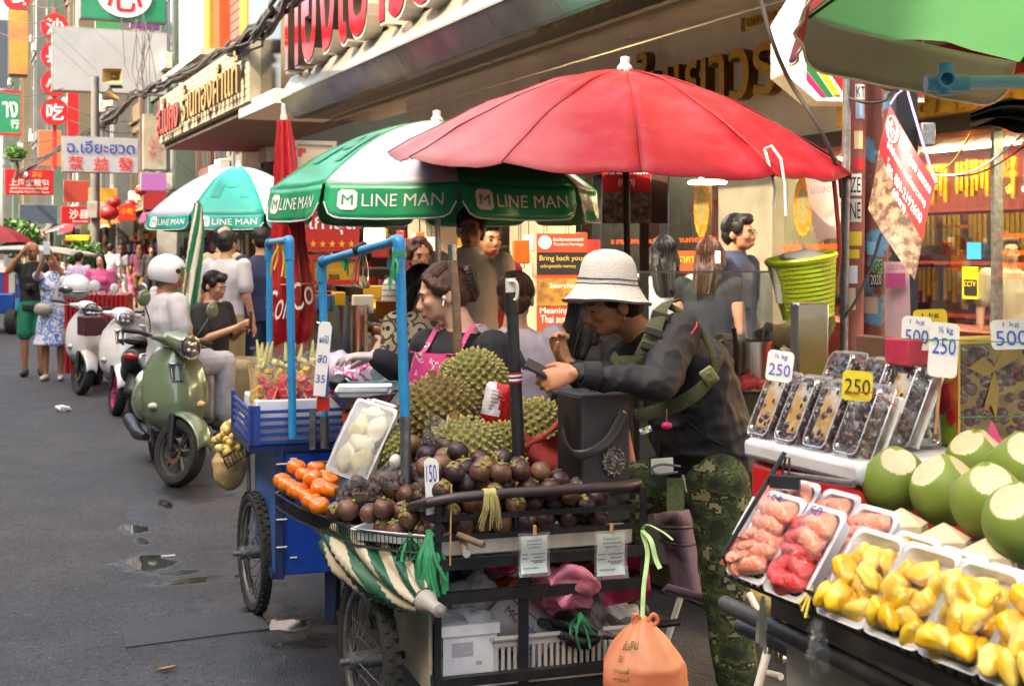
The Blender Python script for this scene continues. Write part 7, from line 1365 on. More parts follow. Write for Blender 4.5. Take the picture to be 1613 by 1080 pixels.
c=P(545,575,8.4);pot('tall steel vat behind the gloved hand',V((c.x,c.y,.75)),.135,CH-(482-400)*8.4/F-.75,'steel_vat');MB().box((c.x,c.y,.45),(.5,.5,.585)).solo('vat_stand',dkmetal,'dark stand under the tall steel vat','stand',bevel=.01)
c=P(600,600,8.0);T=thing('steel_counter','steel food counter behind the woman in the apron','counter',V((c.x+.3,c.y+.2,.15)));MB().obox(V((c.x-.1,c.y,.15)),V((1.5,.3,0)),V((-.1,.5,0)),ZZ*.72).build('body',steel,T,bevel=.01);MB().obox(V((c.x-.12,c.y-.03,.872)),V((1.54,.3,0)),V((-.1,.56,0)),ZZ*.03).build('top',pm('counter top','8a8680','6e6a64',sc=4,rough=.4),T)
for px,py,r,mt,lb,nm in((575,418,.10,lamp,'lit warm ceiling lamp shade in the eatery behind the blue pipes','eatery_lamp'),):T=thing(nm,lb,'lamp',P(px,py,9.2));s=9.2/F;MB().lathe([(.0,-.06),(.075,-.06),(.07,.05),(.0,.05)],18,Matrix.Translation(P(590,371,9.2))).build('shade',pm('lamp shade lit','ffd9a0',emit=3.0),T)
lamp2=pm('lit disc','ffe2a0',emit=5);T=thing('disc_lamp','lit flat disc lamp inside the gold shop under the red parasol','lamp',P(1114,290,9.6));c=P(1114,287,9.6);MB().lathe([(0,-.012),(.135,-.012),(.14,.0),(.12,.012),(0,.015)],30,Matrix.Translation(c)).build('diffuser',lamp2,T);MB().tube([c+ZZ*.012,c+ZZ*.3],.006,6).build('cord',black,T)
for px,py in((1041,283),(1105,276)):c=P(px,py,9.9);T=thing('bulb','small lit bulb in the gold shop, %s of the disc lamp'%('left' if px<1100 else 'just above the middle'),'lamp',c);MB().sph(c,.028,12).build('globe',pm('bulb lit','fff0c8',emit=8),T);MB().tube([c+ZZ*.02,c+ZZ*.4],.004,5).build('cord',black,T)
for i in range(26):
 r2=random.Random(100+i);px=r2.uniform(480,670);py=r2.uniform(452,492);c=P(px,py,r2.uniform(7.9,8.8));
 if i<14:m=MB().box(c,(r2.uniform(.06,.16),.1,r2.uniform(.05,.12)),r2.uniform(-.4,.4));m.solo('food_packet',stock[i%8],'%s packet on the steel counter of the eatery'%['red','yellow','blue','green','off-white','mauve','orange','brown'][i%8],'packet',group='packets on the eatery counter',bevel=.006)
pp=pm('purple canvas','7a6678','6c586c',sc=7,rough=.85,bump=.3,bsc=90);pp2=pm('purple canvas light','94798a','866b7c',sc=7,rough=.85,bump=.3,bsc=90)
T=thing('purple_bag','faded purple canvas bag with black zips hung on the white chair frame','bag',P(1075,935,5.2));Z=5.2
m=MB();m.grid(lambda a,b:P(1026+70*a+6*b,785+46*b+8*sin(a*3)*(1-b),Z-.10*sin(pi*a)*(.6+.4*sin(pi*b))),12,8);m.build('lid',pp2,T);m=MB();m.tube([P(1030+66*i/10,828+3*sin(i*.3),Z-.09*sin(pi*i/10)-.02)for i in range(11)],.008,6);m.tube([P(1040+60*i/10,850+6*sin(i*.31)+i*.4,Z-.09*sin(pi*i/10)-.02)for i in range(11)],.006,6);m.build('zip',blackink,T);m=MB();m.grid(lambda a,b:P(1036+66*a+b*(30-18*a),830+105*b,Z-.10*sin(pi*a)*(1-.3*b)),12,12);m.build('pouch',pp,T)
T=thing('white_chair_frame','white tubular folding chair frame between the dark cart and the right stall','chair',P(1080,1000,5.2));m=MB()
for a,b in(((1075,930,5.2),(1050,1010,5.2)),((1050,930,5.15),(1130,950,5.0)),((1215,1000,3.9),(1193,1085,3.85)),((1180,935,4.6),(1235,1040,4.4)),((1130,1040,5.0),(1230,1065,4.6)),((1040,750,5.5),(1044,800,5.5))):m.tube([P(*a),P(*b)],.0125,10)
m.build('tubes',white,T);m=MB();m.tube([P(1048,932,5.1),P(1052,925,5.1),P(1120,945,4.95)],.016,10);m.build('arm_pad',pp,T)
MB().box(G(1030,905)+V((0,.2,.12)),(.3,.3,.24),.3).solo('concrete_block',pm('concrete dark','4a4640','3c3832',sc=5,rough=.9,bump=.3),'dark concrete block standing by the kerb behind the orange bag','block',bevel=.01)
# ================================================================ PEOPLE
def skinmat(name,c,c2):return pm(name,c,c2,sc=9,rough=.5,sss=.12,bump=.06,bsc=120)
SKL=skinmat('skin light','b98a70','a87860');SKM=skinmat('skin tan','a8765a','966548');SKD=skinmat('skin brown','b47c5a','a26c4c');SKP=skinmat('skin pale','cda38c','bd8f78')
HBK=pm('black hair','100d0e','1c1716',sc=160,rough=.5,bump=.35,bsc=260,stretch=(1,1,.07),spec=.35);HBR=pm('brown hair','2e1a12','4e2e20',sc=160,rough=.5,bump=.35,bsc=260,stretch=(1,1,.07),spec=.35);HAU=pm('auburn hair','3a1c12','54301f',sc=160,rough=.55,bump=.35,bsc=260,stretch=(1,1,.07),spec=.35)
eyew=pm('eye white','c9c4be',rough=.3);eyed=pm('eye dark','1a1210',rough=.2);lipm=pm('lips','8e4a40',rough=.5);lipd=pm('lips brown','6e3c32',rough=.5)
def clothm(name,c,c2,rough=.85,bump=.35,bsc=18):return pm(name,c,c2,sc=5,rough=rough,bump=bump,bsc=bsc)
def head_blobs(m,c,R,k=1.0,female=False,neckto=None):
 """skull, face, jaw, nose, ears around the head centre; R turns the head (-Y is its front)"""
 def p(x,y,z):return c+R@V((x,y,z))*k
 def e(x,y,z,a,b,d,n=18):m.sph(p(x,y,z),(a*k,b*k,d*k),n,0,R)
 e(0,.012,.030,.075,.094,.088);e(0,-.022,-.022,.062,.068,.082);e(0,-.048,-.075,.036 if female else .040,.036,.028);e(0,-.03,-.06,.052 if female else .057,.05,.042)
 e(0,-.078,.018,.05,.016,.022);
 for s in(-1,1):e(s*.032,-.066,-.020,.026,.024,.022);e(s*.079,.012,-.012,.009,.021,.033);e(s*.012,-.098,-.036,.010,.011,.008,10)
 m.tube([p(0,-.083,.012),p(0,-.098,-.012),p(0,-.110,-.030),p(0,-.098,-.040)],[(.009*k,.01*k),(.010*k,.012*k),(.013*k,.011*k),(.011*k,.006*k)],10)
 e(0,-.088,-.058,.022,.012,.0075,12);e(0,-.085,-.070,.019,.012,.0075,12)
 if neckto is not None:m.caps(neckto,p(0,.018,-.05),.060*k,.052*k,16)
def face_parts(T,c,R,k=1.0,lip=lipm,far=False,brow=None,closed=False):
 def p(x,y,z):return c+R@V((x,y,z))*k
 for s in(-1,1):
  m=MB();
  if not closed and not far:m.sph(p(s*.031,-.0805,.000),(.0125*k,.009*k,.0058*k),12,0,R);o=m.build('eye',eyew,T);MB().sph(p(s*.031,-.0868,.000),(.0062*k,.0042*k,.0058*k),10,0,R).build('iris',eyed,o)
  else:m.sph(p(s*.031,-.087,-.002 if closed else 0),(.0145*k,.006*k,.0028*k if closed else .0055*k),10,0,R);m.build('eye',eyed,T)
  m=MB();m.tube([p(s*.014,-.092,.020),p(s*.032,-.091,.026),p(s*.050,-.078,.021)],[(.004*k,.003*k),(.0045*k,.0035*k),(.002*k,.002*k)],6);m.build('eyebrow',brow or HBK,T)
 m=MB();m.tube([p(-.022,-.089,-.066),p(-.008,-.099,-.061),p(.008,-.099,-.061),p(.022,-.089,-.066)],[.003*k,.0052*k,.0052*k,.003*k],8);m.tube([p(-.019,-.089,-.068),p(0,-.097,-.072),p(.019,-.089,-.068)],[.003*k,.0062*k,.003*k],8);m.build('lips',lip,T)
def hair_mesh(style,c,R,k,mat,T,seed=0,vox=.012):
 def p(x,y,z):return c+R@V((x,y,z))*k
 m=MB();e=lambda x,y,z,a,b,d:m.sph(p(x,y,z),(a*k,b*k,d*k),18,0,R)
 e(0,.022,.042,.085,.096,.088);e(0,.05,-.005,.078,.066,.075)
 for s in(-1,1):e(s*.070,-.005,.035,.018,.045,.045)
 if style=='short':e(0,-.052,.088,.06,.04,.032);e(.02,-.035,.1,.05,.05,.03)
 if style in('long','longtied','half'):
  for s in(-1,1):m.tube([p(s*.03,-.04,.105),p(s*.075,-.03,.03),p(s*.085,.02,-.06),p(s*.07,.06,-.16)],[.02*k,.026*k,.03*k,.025*k],10)
  m.tube([p(0,.05,.03),p(0,.085,-.08),p(0,.11,-.22),p(.01,.12,-.36 if style!='half' else-.25)],[(.085*k,.055*k),(.095*k,.05*k),(.09*k,.04*k),(.05*k,.02*k)],14,rv=R@V((1,0,0)))
 if style=='bun':e(0,.12,.06,.05,.045,.05);e(0,-.03,.09,.06,.05,.03)
 if style=='clip':
  e(0,-.02,.082,.066,.05,.026);e(0,.115,.01,.045,.04,.075);e(.01,.13,.055,.03,.03,.035)
  for s in(-1,1):m.tube([p(s*.045,-.06,.085),p(s*.078,-.03,.04),p(s*.08,.02,.01)],[.018*k,.02*k,.02*k],8)
 if style=='curly':
  r=random.Random(seed)
  for i in range(46):a,b=r.uniform(0,6.28),r.uniform(-.25,1);d=V((cos(a)*sqrt(1-b*b),sin(a)*sqrt(1-b*b),b));
  for i in range(60):
   a,b=r.uniform(0,6.28),r.uniform(-.35,1);d=V((cos(a)*sqrt(1-b*b),sin(a)*sqrt(1-b*b),b))
   if d.y<-.35 and d.z<.55:continue
   e(d.x*.085,.022+d.y*.095,.035+d.z*.09,.026,.026,.026)
 o=V((seed*1.3,seed*.7,seed));h=remesh(m,vox*k,3,.4,lambda q:.003*k*noise.noise(q*30+o)+.004*k*noise.noise(V((q.x*95,q.y*95,q.z*14))+o));hb_=h.build('hair',mat,T,ang=1.6)
 if vox>.0115 or style in('curly','bald'):return hb_
 rs2=random.Random(seed+7);m=MB();E=(.0875,.0985,.0905);back=style in('clip','bun')
 for i in range(110):
  f=rs2.uniform(-pi,pi);q=[]
  if back:
   a0=rs2.uniform(-1,1)
   for j in range(7):
    t=j/6;th=-1.15+2.5*t;x=a0*.95*(1-.55*t*t);yy=sin(th);zz=cos(th);nn_=V((x,yy*sqrt(max(.05,1-x*x)),zz*sqrt(max(.05,1-x*x)))).normalized();q.append(p(nn_.x*E[0],.022+nn_.y*E[1],.042+nn_.z*E[2]))
  else:
   lim=1.12 if abs(f)<1.0 else 1.75+.35*abs(sin(f))
   for j in range(7):
    b_=.12+(lim-.12)*j/6;g_=f+rs2.uniform(-.05,.05);q.append(p(E[0]*sin(b_)*sin(g_),.022-E[1]*sin(b_)*cos(g_),.042+E[2]*cos(b_)))
   if style in('long','longtied','half')and abs(f)>1.9:
    x0=sin(f)*.08
    for dz in(-.08,-.16,-.24):q.append(p(x0*(1+dz),.022+.08-dz*.32+rs2.uniform(-.004,.008),dz))
  m.tube(q,[.0012*k]+[.0024*k]*(len(q)-2)+[.001*k],4)
 m.build('hair_strands',mat,T,kind='stuff');return hb_
def hand_tubes(m,w,d,nrm,side,curl=.5,k=1.0,spread=.22,curls=None,thumb=.6):
 """palm + four unequal fingers + thumb; w wrist, d towards the knuckles, nrm out of the palm, side=+1/-1 puts the thumb"""
 d=d.normalized();nrm=(nrm-d*nrm.dot(d)).normalized();x=d.cross(nrm)*side
 def q(a,b,c):return w+(d*a+x*b+nrm*c)*k
 m.tube([q(-.02,0,0),q(.01,.0,0),q(.045,.002,.0),q(.078,.0,0),q(.092,0,.0)],[(.024*k,.017*k),(.028*k,.016*k),(.038*k,.015*k),(.041*k,.013*k),(.036*k,.009*k)],14,rv=x)
 for i,(b,ln,r)in enumerate(((.030,.072,.0086),(.0105,.081,.0090),(-.0095,.075,.0086),(-.028,.058,.0076))):
  c0=curls[i]if curls else curl*(1+.12*i);p0=q(.082-.004*abs(i-1),b,.0);a=c0*.55;sp=(1.5-i)*spread*.35;dirn=d*cos(sp)+x*sin(sp);pts=[p0-dirn*.012*k,p0]
  for seg,f in((.46,1.0),(.31,1.15),(.23,.8)):
   v=dirn*cos(a)+nrm*sin(a);pts.append(pts[-1]+v*(ln*seg*k));a+=c0*f
  m.tube(pts,[r*1.05*k,r*1.05*k,r*k,r*.92*k,r*.72*k],10)
  m.sph(pts[-1],r*.74*k,8)
 t0=q(.018,.026,.004);t1=q(.045,.050,.014+.012*thumb);t2=q(.072,.058,.022+.026*thumb);t3=q(.094,.054,.028+.036*thumb);m.tube([q(.0,.012,.002),t0,t1,t2,t3],[.016*k,.0155*k,.0125*k,.0105*k,.0078*k],10);m.sph(t3,.008*k,8)
HUMANS=[]
def human(label,J,skin,top,bottom,hair=None,shoes=None,vox=.012,sleeves='short',bottoms='long',female=False,far=False,k=1.0,build=1.0,disp=.006,closed=False,lip=lipm,fist=None,seed=0,tops='top',hands=True,brow=None,legs=True,collar=None):
 """J: joints in world metres - pel, chest, nk, hd (centre), R (head turn), shL elL wrL ..., hipL knL anL ..., hands: hL=(dir,normal,curl)"""
 base=V((J['pel'].x,J['pel'].y,J.get('ground',0)));T=thing('person',label,'person',base)
 sl=J['shL']-J['shR'];rv=sl.normalized();b=build*k;m=MB()
 wst=J['pel'].lerp(J['chest'],.45)
 tor=lambda g:([J['pel']-(J['chest']-J['pel']).normalized()*.06*k,J['pel'],wst,J['chest'],J['chest'].lerp(J['nk'],.62),J['nk']],[(.13*b+g,.10*b+g),(.158*b+g,.112*b+g),(.138*b+g,.102*b+g),(.165*b+g,.115*b+g),(.165*k+g,.085*b+g),(.065*k+g*.6,.062*k+g*.6)])
 pts,rr=tor(0);m.tube(pts,rr,18,rv=rv)
 if female:
  fr=rv.cross((J['nk']-J['pel']).normalized());fr=fr if fr.dot(J['R']@V((0,-1,0)))>0 else-fr
  for s in(-1,1):m.sph(J['chest']+fr*.085*b+rv*s*.07*k+ZZ*.0,.062*b,12)
 for s in 'LR':m.caps(J['sh'+s],J['el'+s],.048*b,.038*b);m.caps(J['el'+s],J['wr'+s],.038*b,.026*k);m.sph(J['sh'+s],.056*b,12)
 if legs:
  for s in 'LR':m.caps(J['hip'+s],J['kn'+s],.082*b,.055*b);m.caps(J['kn'+s],J['kn'+s].lerp(J['an'+s],.35),.052*b,.054*b);m.caps(J['kn'+s].lerp(J['an'+s],.35),J['an'+s],.054*b,.034*k);f=J.get('toe'+s,J['R']@V((0,-1,0)));f=V((f.x,f.y,0)).normalized();m.caps(J['an'+s]-ZZ*.045*k-f*.03*k,J['an'+s]-ZZ*.05*k+f*.12*k,.032*k,.026*k)
 head_blobs(m,J['hd'],J['R'],k,female,J['nk']-(J['hd']-J['nk'])*.2)
 if hands:
  for s,sd_ in(('L',1),('R',-1)):
   fa=(J['wr'+s]-J['el'+s]).normalized();h=J.get('h'+s)or(fa,(base+V((0,0,J['wr'+s].z))-J['wr'+s])+V((1e-3,0,0)),.35)
   hand_tubes(m,J['wr'+s],h[0],h[1],J.get('side'+s,sd_),h[2]if not isinstance(h[2],(list,tuple))else .4,k,curls=h[2]if isinstance(h[2],(list,tuple))else None,thumb=J.get('th'+s,.6))
 bm=remesh(m,vox,3,.45);bm.build('body',skin,T,ang=1.6)
 face_parts(T,J['hd'],J['R'],k,lip,far,brow,closed)
 o=V((seed*2.1,seed,seed*.4))
 fold=lambda q:disp*(noise.noise(q*9+o)+.6*noise.noise(V((q.x*22,q.y*22,q.z*9))+o))
 if top is not None:
  m=MB();g=.016;pts,rr=tor(g);low=J['pel']-(J['chest']-J['pel']).normalized()*(.10*k);pts=[low]+pts[1:];rr[0]=(.165*b+g,.122*b+g);m.tube(pts,rr,20,rv=rv)
  if female:
   for s in(-1,1):m.sph(J['chest']+fr*.085*b+rv*s*.07*k,.062*b+g*.8,12)
  for s in 'LR':
   m.sph(J['sh'+s],.056*b+g,12)
   if sleeves=='short':m.caps(J['sh'+s],J['sh'+s].lerp(J['el'+s],.72),.058*b+g*.7,.060*b+g*.6)
   elif sleeves=='long':m.caps(J['sh'+s],J['el'+s],.052*b+g,.045*b+g);m.caps(J['el'+s],J['el'+s].lerp(J['wr'+s],.9),.045*b+g,.032*b+g*.8)
   elif sleeves=='cap':m.caps(J['sh'+s],J['sh'+s].lerp(J['el'+s],.2),.056*b+g*.8,.052*b+g*.7)
  if collar:m.lathe([(.0,-.02),(.075*k,-.02),(.072*k,.03),(.0,.03)],16,frame(J['nk'],rv,(J['nk']-J['chest']).cross(rv)))
  remesh(m,vox,3,.45,fold).build(tops,top,T,ang=1.6)
 if bottom is not None:
  m=MB();g=.014;up=(J['chest']-J['pel']).normalized();m.tube([J['pel']-up*.09*k,J['pel'],J['pel']+up*.06*k],[(.15*b+g,.115*b+g),(.162*b+g,.118*b+g),(.142*b+g,.105*b+g)],18,rv=rv)
  if bottoms in('long','shorts'):
   for s in 'LR':
    if bottoms=='long':m.caps(J['hip'+s],J['kn'+s],.088*b+g,.062*b+g);m.caps(J['kn'+s],J['an'+s]+(J['kn'+s]-J['an'+s])*.08,.062*b+g,.052*b+g)
    else:m.caps(J['hip'+s],J['hip'+s].lerp(J['kn'+s],.85),.088*b+g,.088*b+g)
  elif bottoms=='skirt':
   mid=(J['knL']+J['knR'])/2;m.tube([J['pel'],J['pel'].lerp(mid,.5),mid-ZZ*.02],[(.17*b+g,.125*b+g),(.21*b+g,.16*b+g),(.25*b+g,.19*b+g)],22,rv=rv)
  remesh(m,vox,3,.45,fold).build('trousers' if bottoms=='long' else bottoms,bottom,T,ang=1.6)
 if shoes is not None:
  for s in 'LR':
   f=J.get('toe'+s,J['R']@V((0,-1,0)));f=V((f.x,f.y,0)).normalized();m=MB();a=J['an'+s];m.caps(a-ZZ*.045*k-f*.05*k,a-ZZ*.05*k+f*.135*k,.044*k,.036*k);m.caps(a-ZZ*.04*k-f*.03*k,a-ZZ*.0*k-f*.02*k,.045*k,.042*k);sm=remesh(m,.012,3,.4);sm.build('shoe',shoes,T,ang=1.5)
 if hair:hair_mesh(hair[0],J['hd'],J['R'],k,hair[1],T,seed,max(.009,vox*.9))
 return T
def pose(x,y,face,H=1.7,g=0.0,lean=0,armL='down',armR='down',walk=0,look=(0,0),sit=None,build=1):
 """standing / walking / sitting joints; face = heading angle, 0 looks at the camera, + turns to the picture's right"""
 k=H/1.72;A=Matrix.Rotation(face,3,'Z');o=V((x,y,g))
 hipz=.93 if sit is None else sit/k
 Ln=Matrix.Rotation(lean,3,'X')
 def b(px,py,pz):return o+A@(V((0,0,hipz))+Ln@V((px,py,pz-.93)))*k
 def l(px,py,pz):return o+A@V((px,py,pz))*k
 J=dict(pel=b(0,0,.95),chest=b(0,.0,1.27),nk=b(0,.012,1.475),shL=b(.185,.0,1.41),shR=b(-.185,0,1.41),ground=g)
 J['hd']=b(0,-.02,1.61);J['R']=A@Matrix.Rotation(look[0],3,'Z')@Matrix.Rotation(look[1]+lean*.4,3,'X')
 for s,q in(('L',1),('R',-1)):
  arm=armL if q==1 else armR
  E,Wr=dict(down=((.23,.02,1.13),(.25,-.05,.88)),bent=((.24,.03,1.15),(.16,-.22,1.14)),phone=((.22,-.05,1.17),(.07,-.28,1.27)),up=((.27,-.12,1.40),(.07,-.20,1.60)),raise2=((.17,-.20,1.42),(.06,-.30,1.66)),forward=((.21,-.12,1.19),(.15,-.36,1.10)),back=((.24,.08,1.14),(.27,.10,.89)),hip=((.27,.1,1.17),(.2,-.0,1.0)))[arm]if isinstance(arm,str)else arm
  J['el'+s]=b(q*E[0],E[1],E[2]);J['wr'+s]=b(q*Wr[0],Wr[1],Wr[2])
  if sit is None:
   w_=walk*q;J['hip'+s]=l(q*.092,0,.90);J['kn'+s]=l(q*.10,-.16*w_-.01,.50);J['an'+s]=l(q*.10,-.20*w_+(.12 if w_<0 else 0),.09+(.06 if w_<0 else 0))
  else:J['hip'+s]=l(q*.10,-.02,hipz-.01);J['kn'+s]=l(q*.14,-.42,hipz+.02);J['an'+s]=l(q*.13,-.40,max(.09,hipz-.42))
  J['toe'+s]=A@V((.15*q,-1,0))
 return J,k
def person(label,px,py,Z,face,H,skin,top,bottom,hair,g=0.0,**kw):
 """px: where the body stands in the picture; py unused except as a note of the head row"""
 pk_={a:kw.pop(a)for a in('lean','armL','armR','walk','look','sit')if a in kw};x=(px-CX)*Z/F
 J,k=pose(x,Z,face,H,g,**pk_);T=human(label,J,skin,top,bottom,hair,k=k,**kw);return T,J,k
cw_=clothm('cloth white','b9b7bb','a9a7ad');cblk=clothm('cloth black','17171a','222226');cnavy=clothm('cloth navy','1c2440','25305a');cgrey=clothm('cloth grey','6e6c72','5c5a60');clil=clothm('cloth lilac','a098a4','8e8694');cbeige=clothm('cloth beige','b5a084','a08c70');cmar=clothm('cloth maroon','4a1c34','5a2440');col=clothm('cloth olive','5a4a24','6a5830');cpink=clothm('cloth pink','c85a8a','b84a7a');cdenim=clothm('cloth denim','2e3c58','3c4c6c');ctan=clothm('cloth khaki','8a7a5c','7a6a4e');cgreen=clothm('shorts green','12805c','0f6e50');cred=clothm('cloth red','a01c20','8a1418')
wsh=pm('shoe white','cac6bc','b8b2a4',sc=9,rough=.6);dsh=pm('shoe dark','1e1c1e','2a282a',sc=9,rough=.6)
# ---- tourists on the road
Zt=17.4
T,J,k=person('bald man in black vest and green shorts shading his eyes with one hand',52,395,18.0,.25,1.80,SKM,cblk,cgreen,None,sleeves='cap',bottoms='shorts',shoes=dsh,armR=((.30,-.05,1.36),(.10,-.13,1.62)),armL='down',far=True,vox=.014,look=(.1,.05))
c=J['chest']+V((.02,-.16,-.12));m=MB();m.box(c,(.13,.07,.09));m.tube([c,c-V((0,.09,0))],.035,14);m.solo('camera_on_strap',black,'black camera hanging on the chest of the bald man','camera',bevel=.006);m=MB()
for s in(-1,1):m.tube([c+V((s*.06,0,.04)),J['chest']+V((s*.07,-.14,.1)),J['nk']+V((s*.07,-.05,-.02)),J['nk']+V((s*.03,.07,.02))],.006,5)
m.solo('camera_strap',black,'black camera strap round the bald man\'s neck','strap')
floral=ramp_mat('blue floral cloth','noise',[(0,'c9ccd8'),(.47,'6a86b8'),(.55,'c4c9d6'),(.62,'4a66a0')],sc=9,rough=.85,bump=.2)
T,J,k=person('woman in blue and white floral dress holding up a phone in both hands',84,402,Zt,.12,1.66,SKM,floral,floral,('bun',HBR),sleeves='short',bottoms='skirt',shoes=wsh,armL='raise2',armR='raise2',far=True,vox=.014,female=True,look=(.1,-.12))
ph_=(J['wrL']+J['wrR'])/2+V((0,-.06,.12));m=MB().box(ph_,(.085,.01,.165),.1);m.solo('phone',pm('phone pale','a9b6c4','c8ced6',sc=20,rough=.3),'pale phone held up by the woman in the floral dress','phone',bevel=.006)
c=J['pel']+V((-.06,-.2,.02));m=MB().sph(c,(.125,.05,.085),18);m.wob(.012,9,4);m.solo('belt_bag',pm('bag taupe','a0968a','8c8278',sc=8,rough=.6),'grey beige crossbody bag at the hip of the woman in the floral dress','bag');m=MB();m.tube([c+V((.12,0,.06)),J['chest']+V((.10,-.15,-.02)),J['shL']+V((-.04,-.05,.05)),J['shL']+V((-.06,.09,0))],[(.02,.004)]*4,6,rv=V((1,0,0)));m.solo('bag_strap',MATS['bag taupe'],'strap of the grey beige bag across the floral dress','strap')
# ---- pavement crowd
gp=.15
person('woman in pink jacket over black printed top among the scooters',158,405,22.0,.1,1.64,SKP,cpink,cdenim,('long',HBK),sleeves='long',far=True,vox=.016,female=True)
T,J,k=person('person in lilac top walking away left of the pink jacket woman',124,415,26,pi-.2,1.68,SKL,clothm('cloth pale lilac','b8a8c4','a898b6'),cgrey,('short',HBK),far=True,vox=.018,sleeves='short')
person('man in white shirt with dark cross strap walking away near the tree',174,395,33,pi,1.75,SKL,cw_,cgrey,('short',HBK),g=gp,far=True,vox=.02,walk=.5)
person('woman with long brown hair and grey dress walking away',190,395,36,pi-.3,1.72,SKL,cgrey,cw_,('long',HAU),g=gp,far=True,vox=.02,walk=-.5,female=True)
person('woman in maroon top and olive shorts walking away holding hands',220,390,37,pi+.1,1.74,SKM,cmar,col,('longtied',HAU),g=gp,far=True,vox=.02,bottoms='shorts',walk=.5,female=True,shoes=dsh)
person('small girl in pink dress walking beside the maroon woman',205,430,37,pi,1.12,SKL,clothm('dress pink','c8527c','b8446c'),clothm('skirt pink','c07890','b06a80'),('half',HBR),g=gp,far=True,vox=.018,bottoms='skirt',female=True,walk=.4,shoes=wsh)
person('person in black with red scarf facing the street near the shop door',239,388,36,.2,1.72,SKM,cblk,cblk,('short',HBK),g=gp,far=True,vox=.02,sleeves='long')
person('man in red shirt by the far shop front',252,400,40,.2,1.65,SKM,cred,cgrey,('short',HBK),g=gp,far=True,vox=.02)
# ---- people between the scooters and the carts
T,J,k=person('man in beige shirt and beige cap seen from behind',350,380,13.2,pi-.5,1.76,SKL,cbeige,ctan,('short',HBK),g=gp,vox=.013,far=True,sleeves='long',armL='bent',armR='bent')
m=MB();hh=J['hd'];m.sph(hh+J['R']@V((0,.01,.055)),(.092,.108,.075),20);m.sph(hh+J['R']@V((0,-.11,.05)),(.075,.06,.012),16);remesh(m,.01,3).solo('cap',clothm('cap beige','b0a48c','9c9078'),'beige baseball cap on the man in the beige shirt','cap',ang=1.5)
person('man in white tee with black hair in front of the beige shirt man',357,395,12.2,pi-.35,1.70,SKL,cw_,ctan,('short',HBK),g=gp,vox=.013,far=True)
T,J,k=person('seated man in black tee looking down at his phone',335,425,11.2,1.15,1.72,SKL,cblk,ctan,('short',HBK),sit=.70,lean=-.0,armL='phone',armR='phone',vox=.011,look=(0,.3))
ph_=(J['wrL']+J['wrR'])/2+V((.09,-.02,.06));MB().box(ph_,(.02,.08,.15),.3).solo('phone',black,'dark phone in the hands of the seated man in black','phone',bevel=.005)
T,J,k=person('man in navy overalls behind the blue pipe arch',412,385,12.6,pi+.4,1.74,SKM,cnavy,cnavy,('short',HBK),g=gp,vox=.014,far=True,sleeves='short')
person('woman bending over the eatery counter behind the closed red parasol',505,430,9.2,1.9,1.55,SKM,clothm('cloth dark print','2a2626','3a3432'),cblk,('bun',HBK),g=gp,vox=.013,far=True,sleeves='long',armL='forward',armR='forward')
T,J,k=person('older woman with curly hair and striped white top in the eatery',660,412,8.4,.35,1.58,SKL,ramp_mat('striped cloth','waveZ',[(0,'c9c6c4'),(.75,'8a8a92')],sc=9,rough=.85),cgrey,('curly',HBR),g=gp,vox=.011,far=False)
T,J,k=person('man with glasses in beige shirt standing under the green parasol',742,380,7.9,-.1,1.76,SKL,clothm('shirt cream','e6dac6','d4c8b4'),ctan,('short',HBK),g=gp,vox=.011,collar=True,look=(.0,.1))
def glasses(J,k,label):
 m=MB();c,R=J['hd'],J['R']
 for s in(-1,1):m.tube([c+R@V((s*.032+.021*cos(a),-.098,.0+.017*sin(a)))*k for a in[2*pi*i/18 for i in range(19)]],.0016*k,5);m.tube([c+R@V((s*.053,-.096,.004))*k,c+R@V((s*.082,.0,.002))*k],.0016*k,5)
 m.tube([c+R@V((-.011,-.1,.002))*k,c+R@V((.011,-.1,.002))*k],.0016*k,5);m.solo('glasses',dkmetal,label,'glasses')
glasses(J,k,'thin glasses worn by the man in the beige shirt')
person('person in red shirt half hidden behind the man in the beige shirt',768,392,8.6,.5,1.70,SKM,cred,cblk,('short',HBK),g=gp,vox=.013,far=True)
pat=ramp_mat('batik cloth','voronoi',[(0,'2a2424'),(.22,'b5a894'),(.55,'4a3c34'),(.7,'a89a84')],sc=16,rough=.85)
person('woman with long black hair and patterned blouse behind the apron woman',664,425,6.9,.75,1.58,SKM,pat,cblk,('long',HBK),vox=.011,female=True)
T,J,k=person('person in grey lilac shirt with dark cross straps, seen from behind',812,460,5.7,pi-.15,1.56,SKL,clil,cdenim,('short',HBR),vox=.009,sleeves='short',armL='forward',armR='bent',disp=.008,build=1.12)
from mathutils.bvhtree import BVHTree
def on_part(T,part,px,py):
 o=[c for c in T.children if c.name.split('.')[0]==part][0];off=T.location;b=BVHTree.FromPolygons([v.co+off for v in o.data.vertices],[tuple(p.vertices)for p in o.data.polygons]);e=V((0,0,CH));d=(P(px,py,4.0)-e).normalized();h=b.ray_cast(e,d);return h[0]-d*.003 if h[0]is not None else None
m=MB()
for q in([(781,487),(788,497),(796,509),(802,522)],[(822,490),(816,502),(806,514),(794,530),(785,548)],[(800,522),(808,540),(818,560),(828,580)]):
 q=[on_part(T,'top',*t)for t in q];q=[t for t in q if t is not None]
 if len(q)>1:q=smooth_path(q,4);m.tube(q,[(.015,.004)]*len(q),6,rv=V((.8,0,.6)))
m.solo('cross_straps',pm('strap dark','22242c',rough=.7),'dark crossed straps on the grey lilac shirt','strap')
person('woman in black top with long dark hair just behind the hat man',925,470,5.7,2.3,1.50,SKM,clothm('cloth blackish brown','1c1618','2a2024'),cblk,('half',HBK),vox=.010,sleeves='short',female=True)
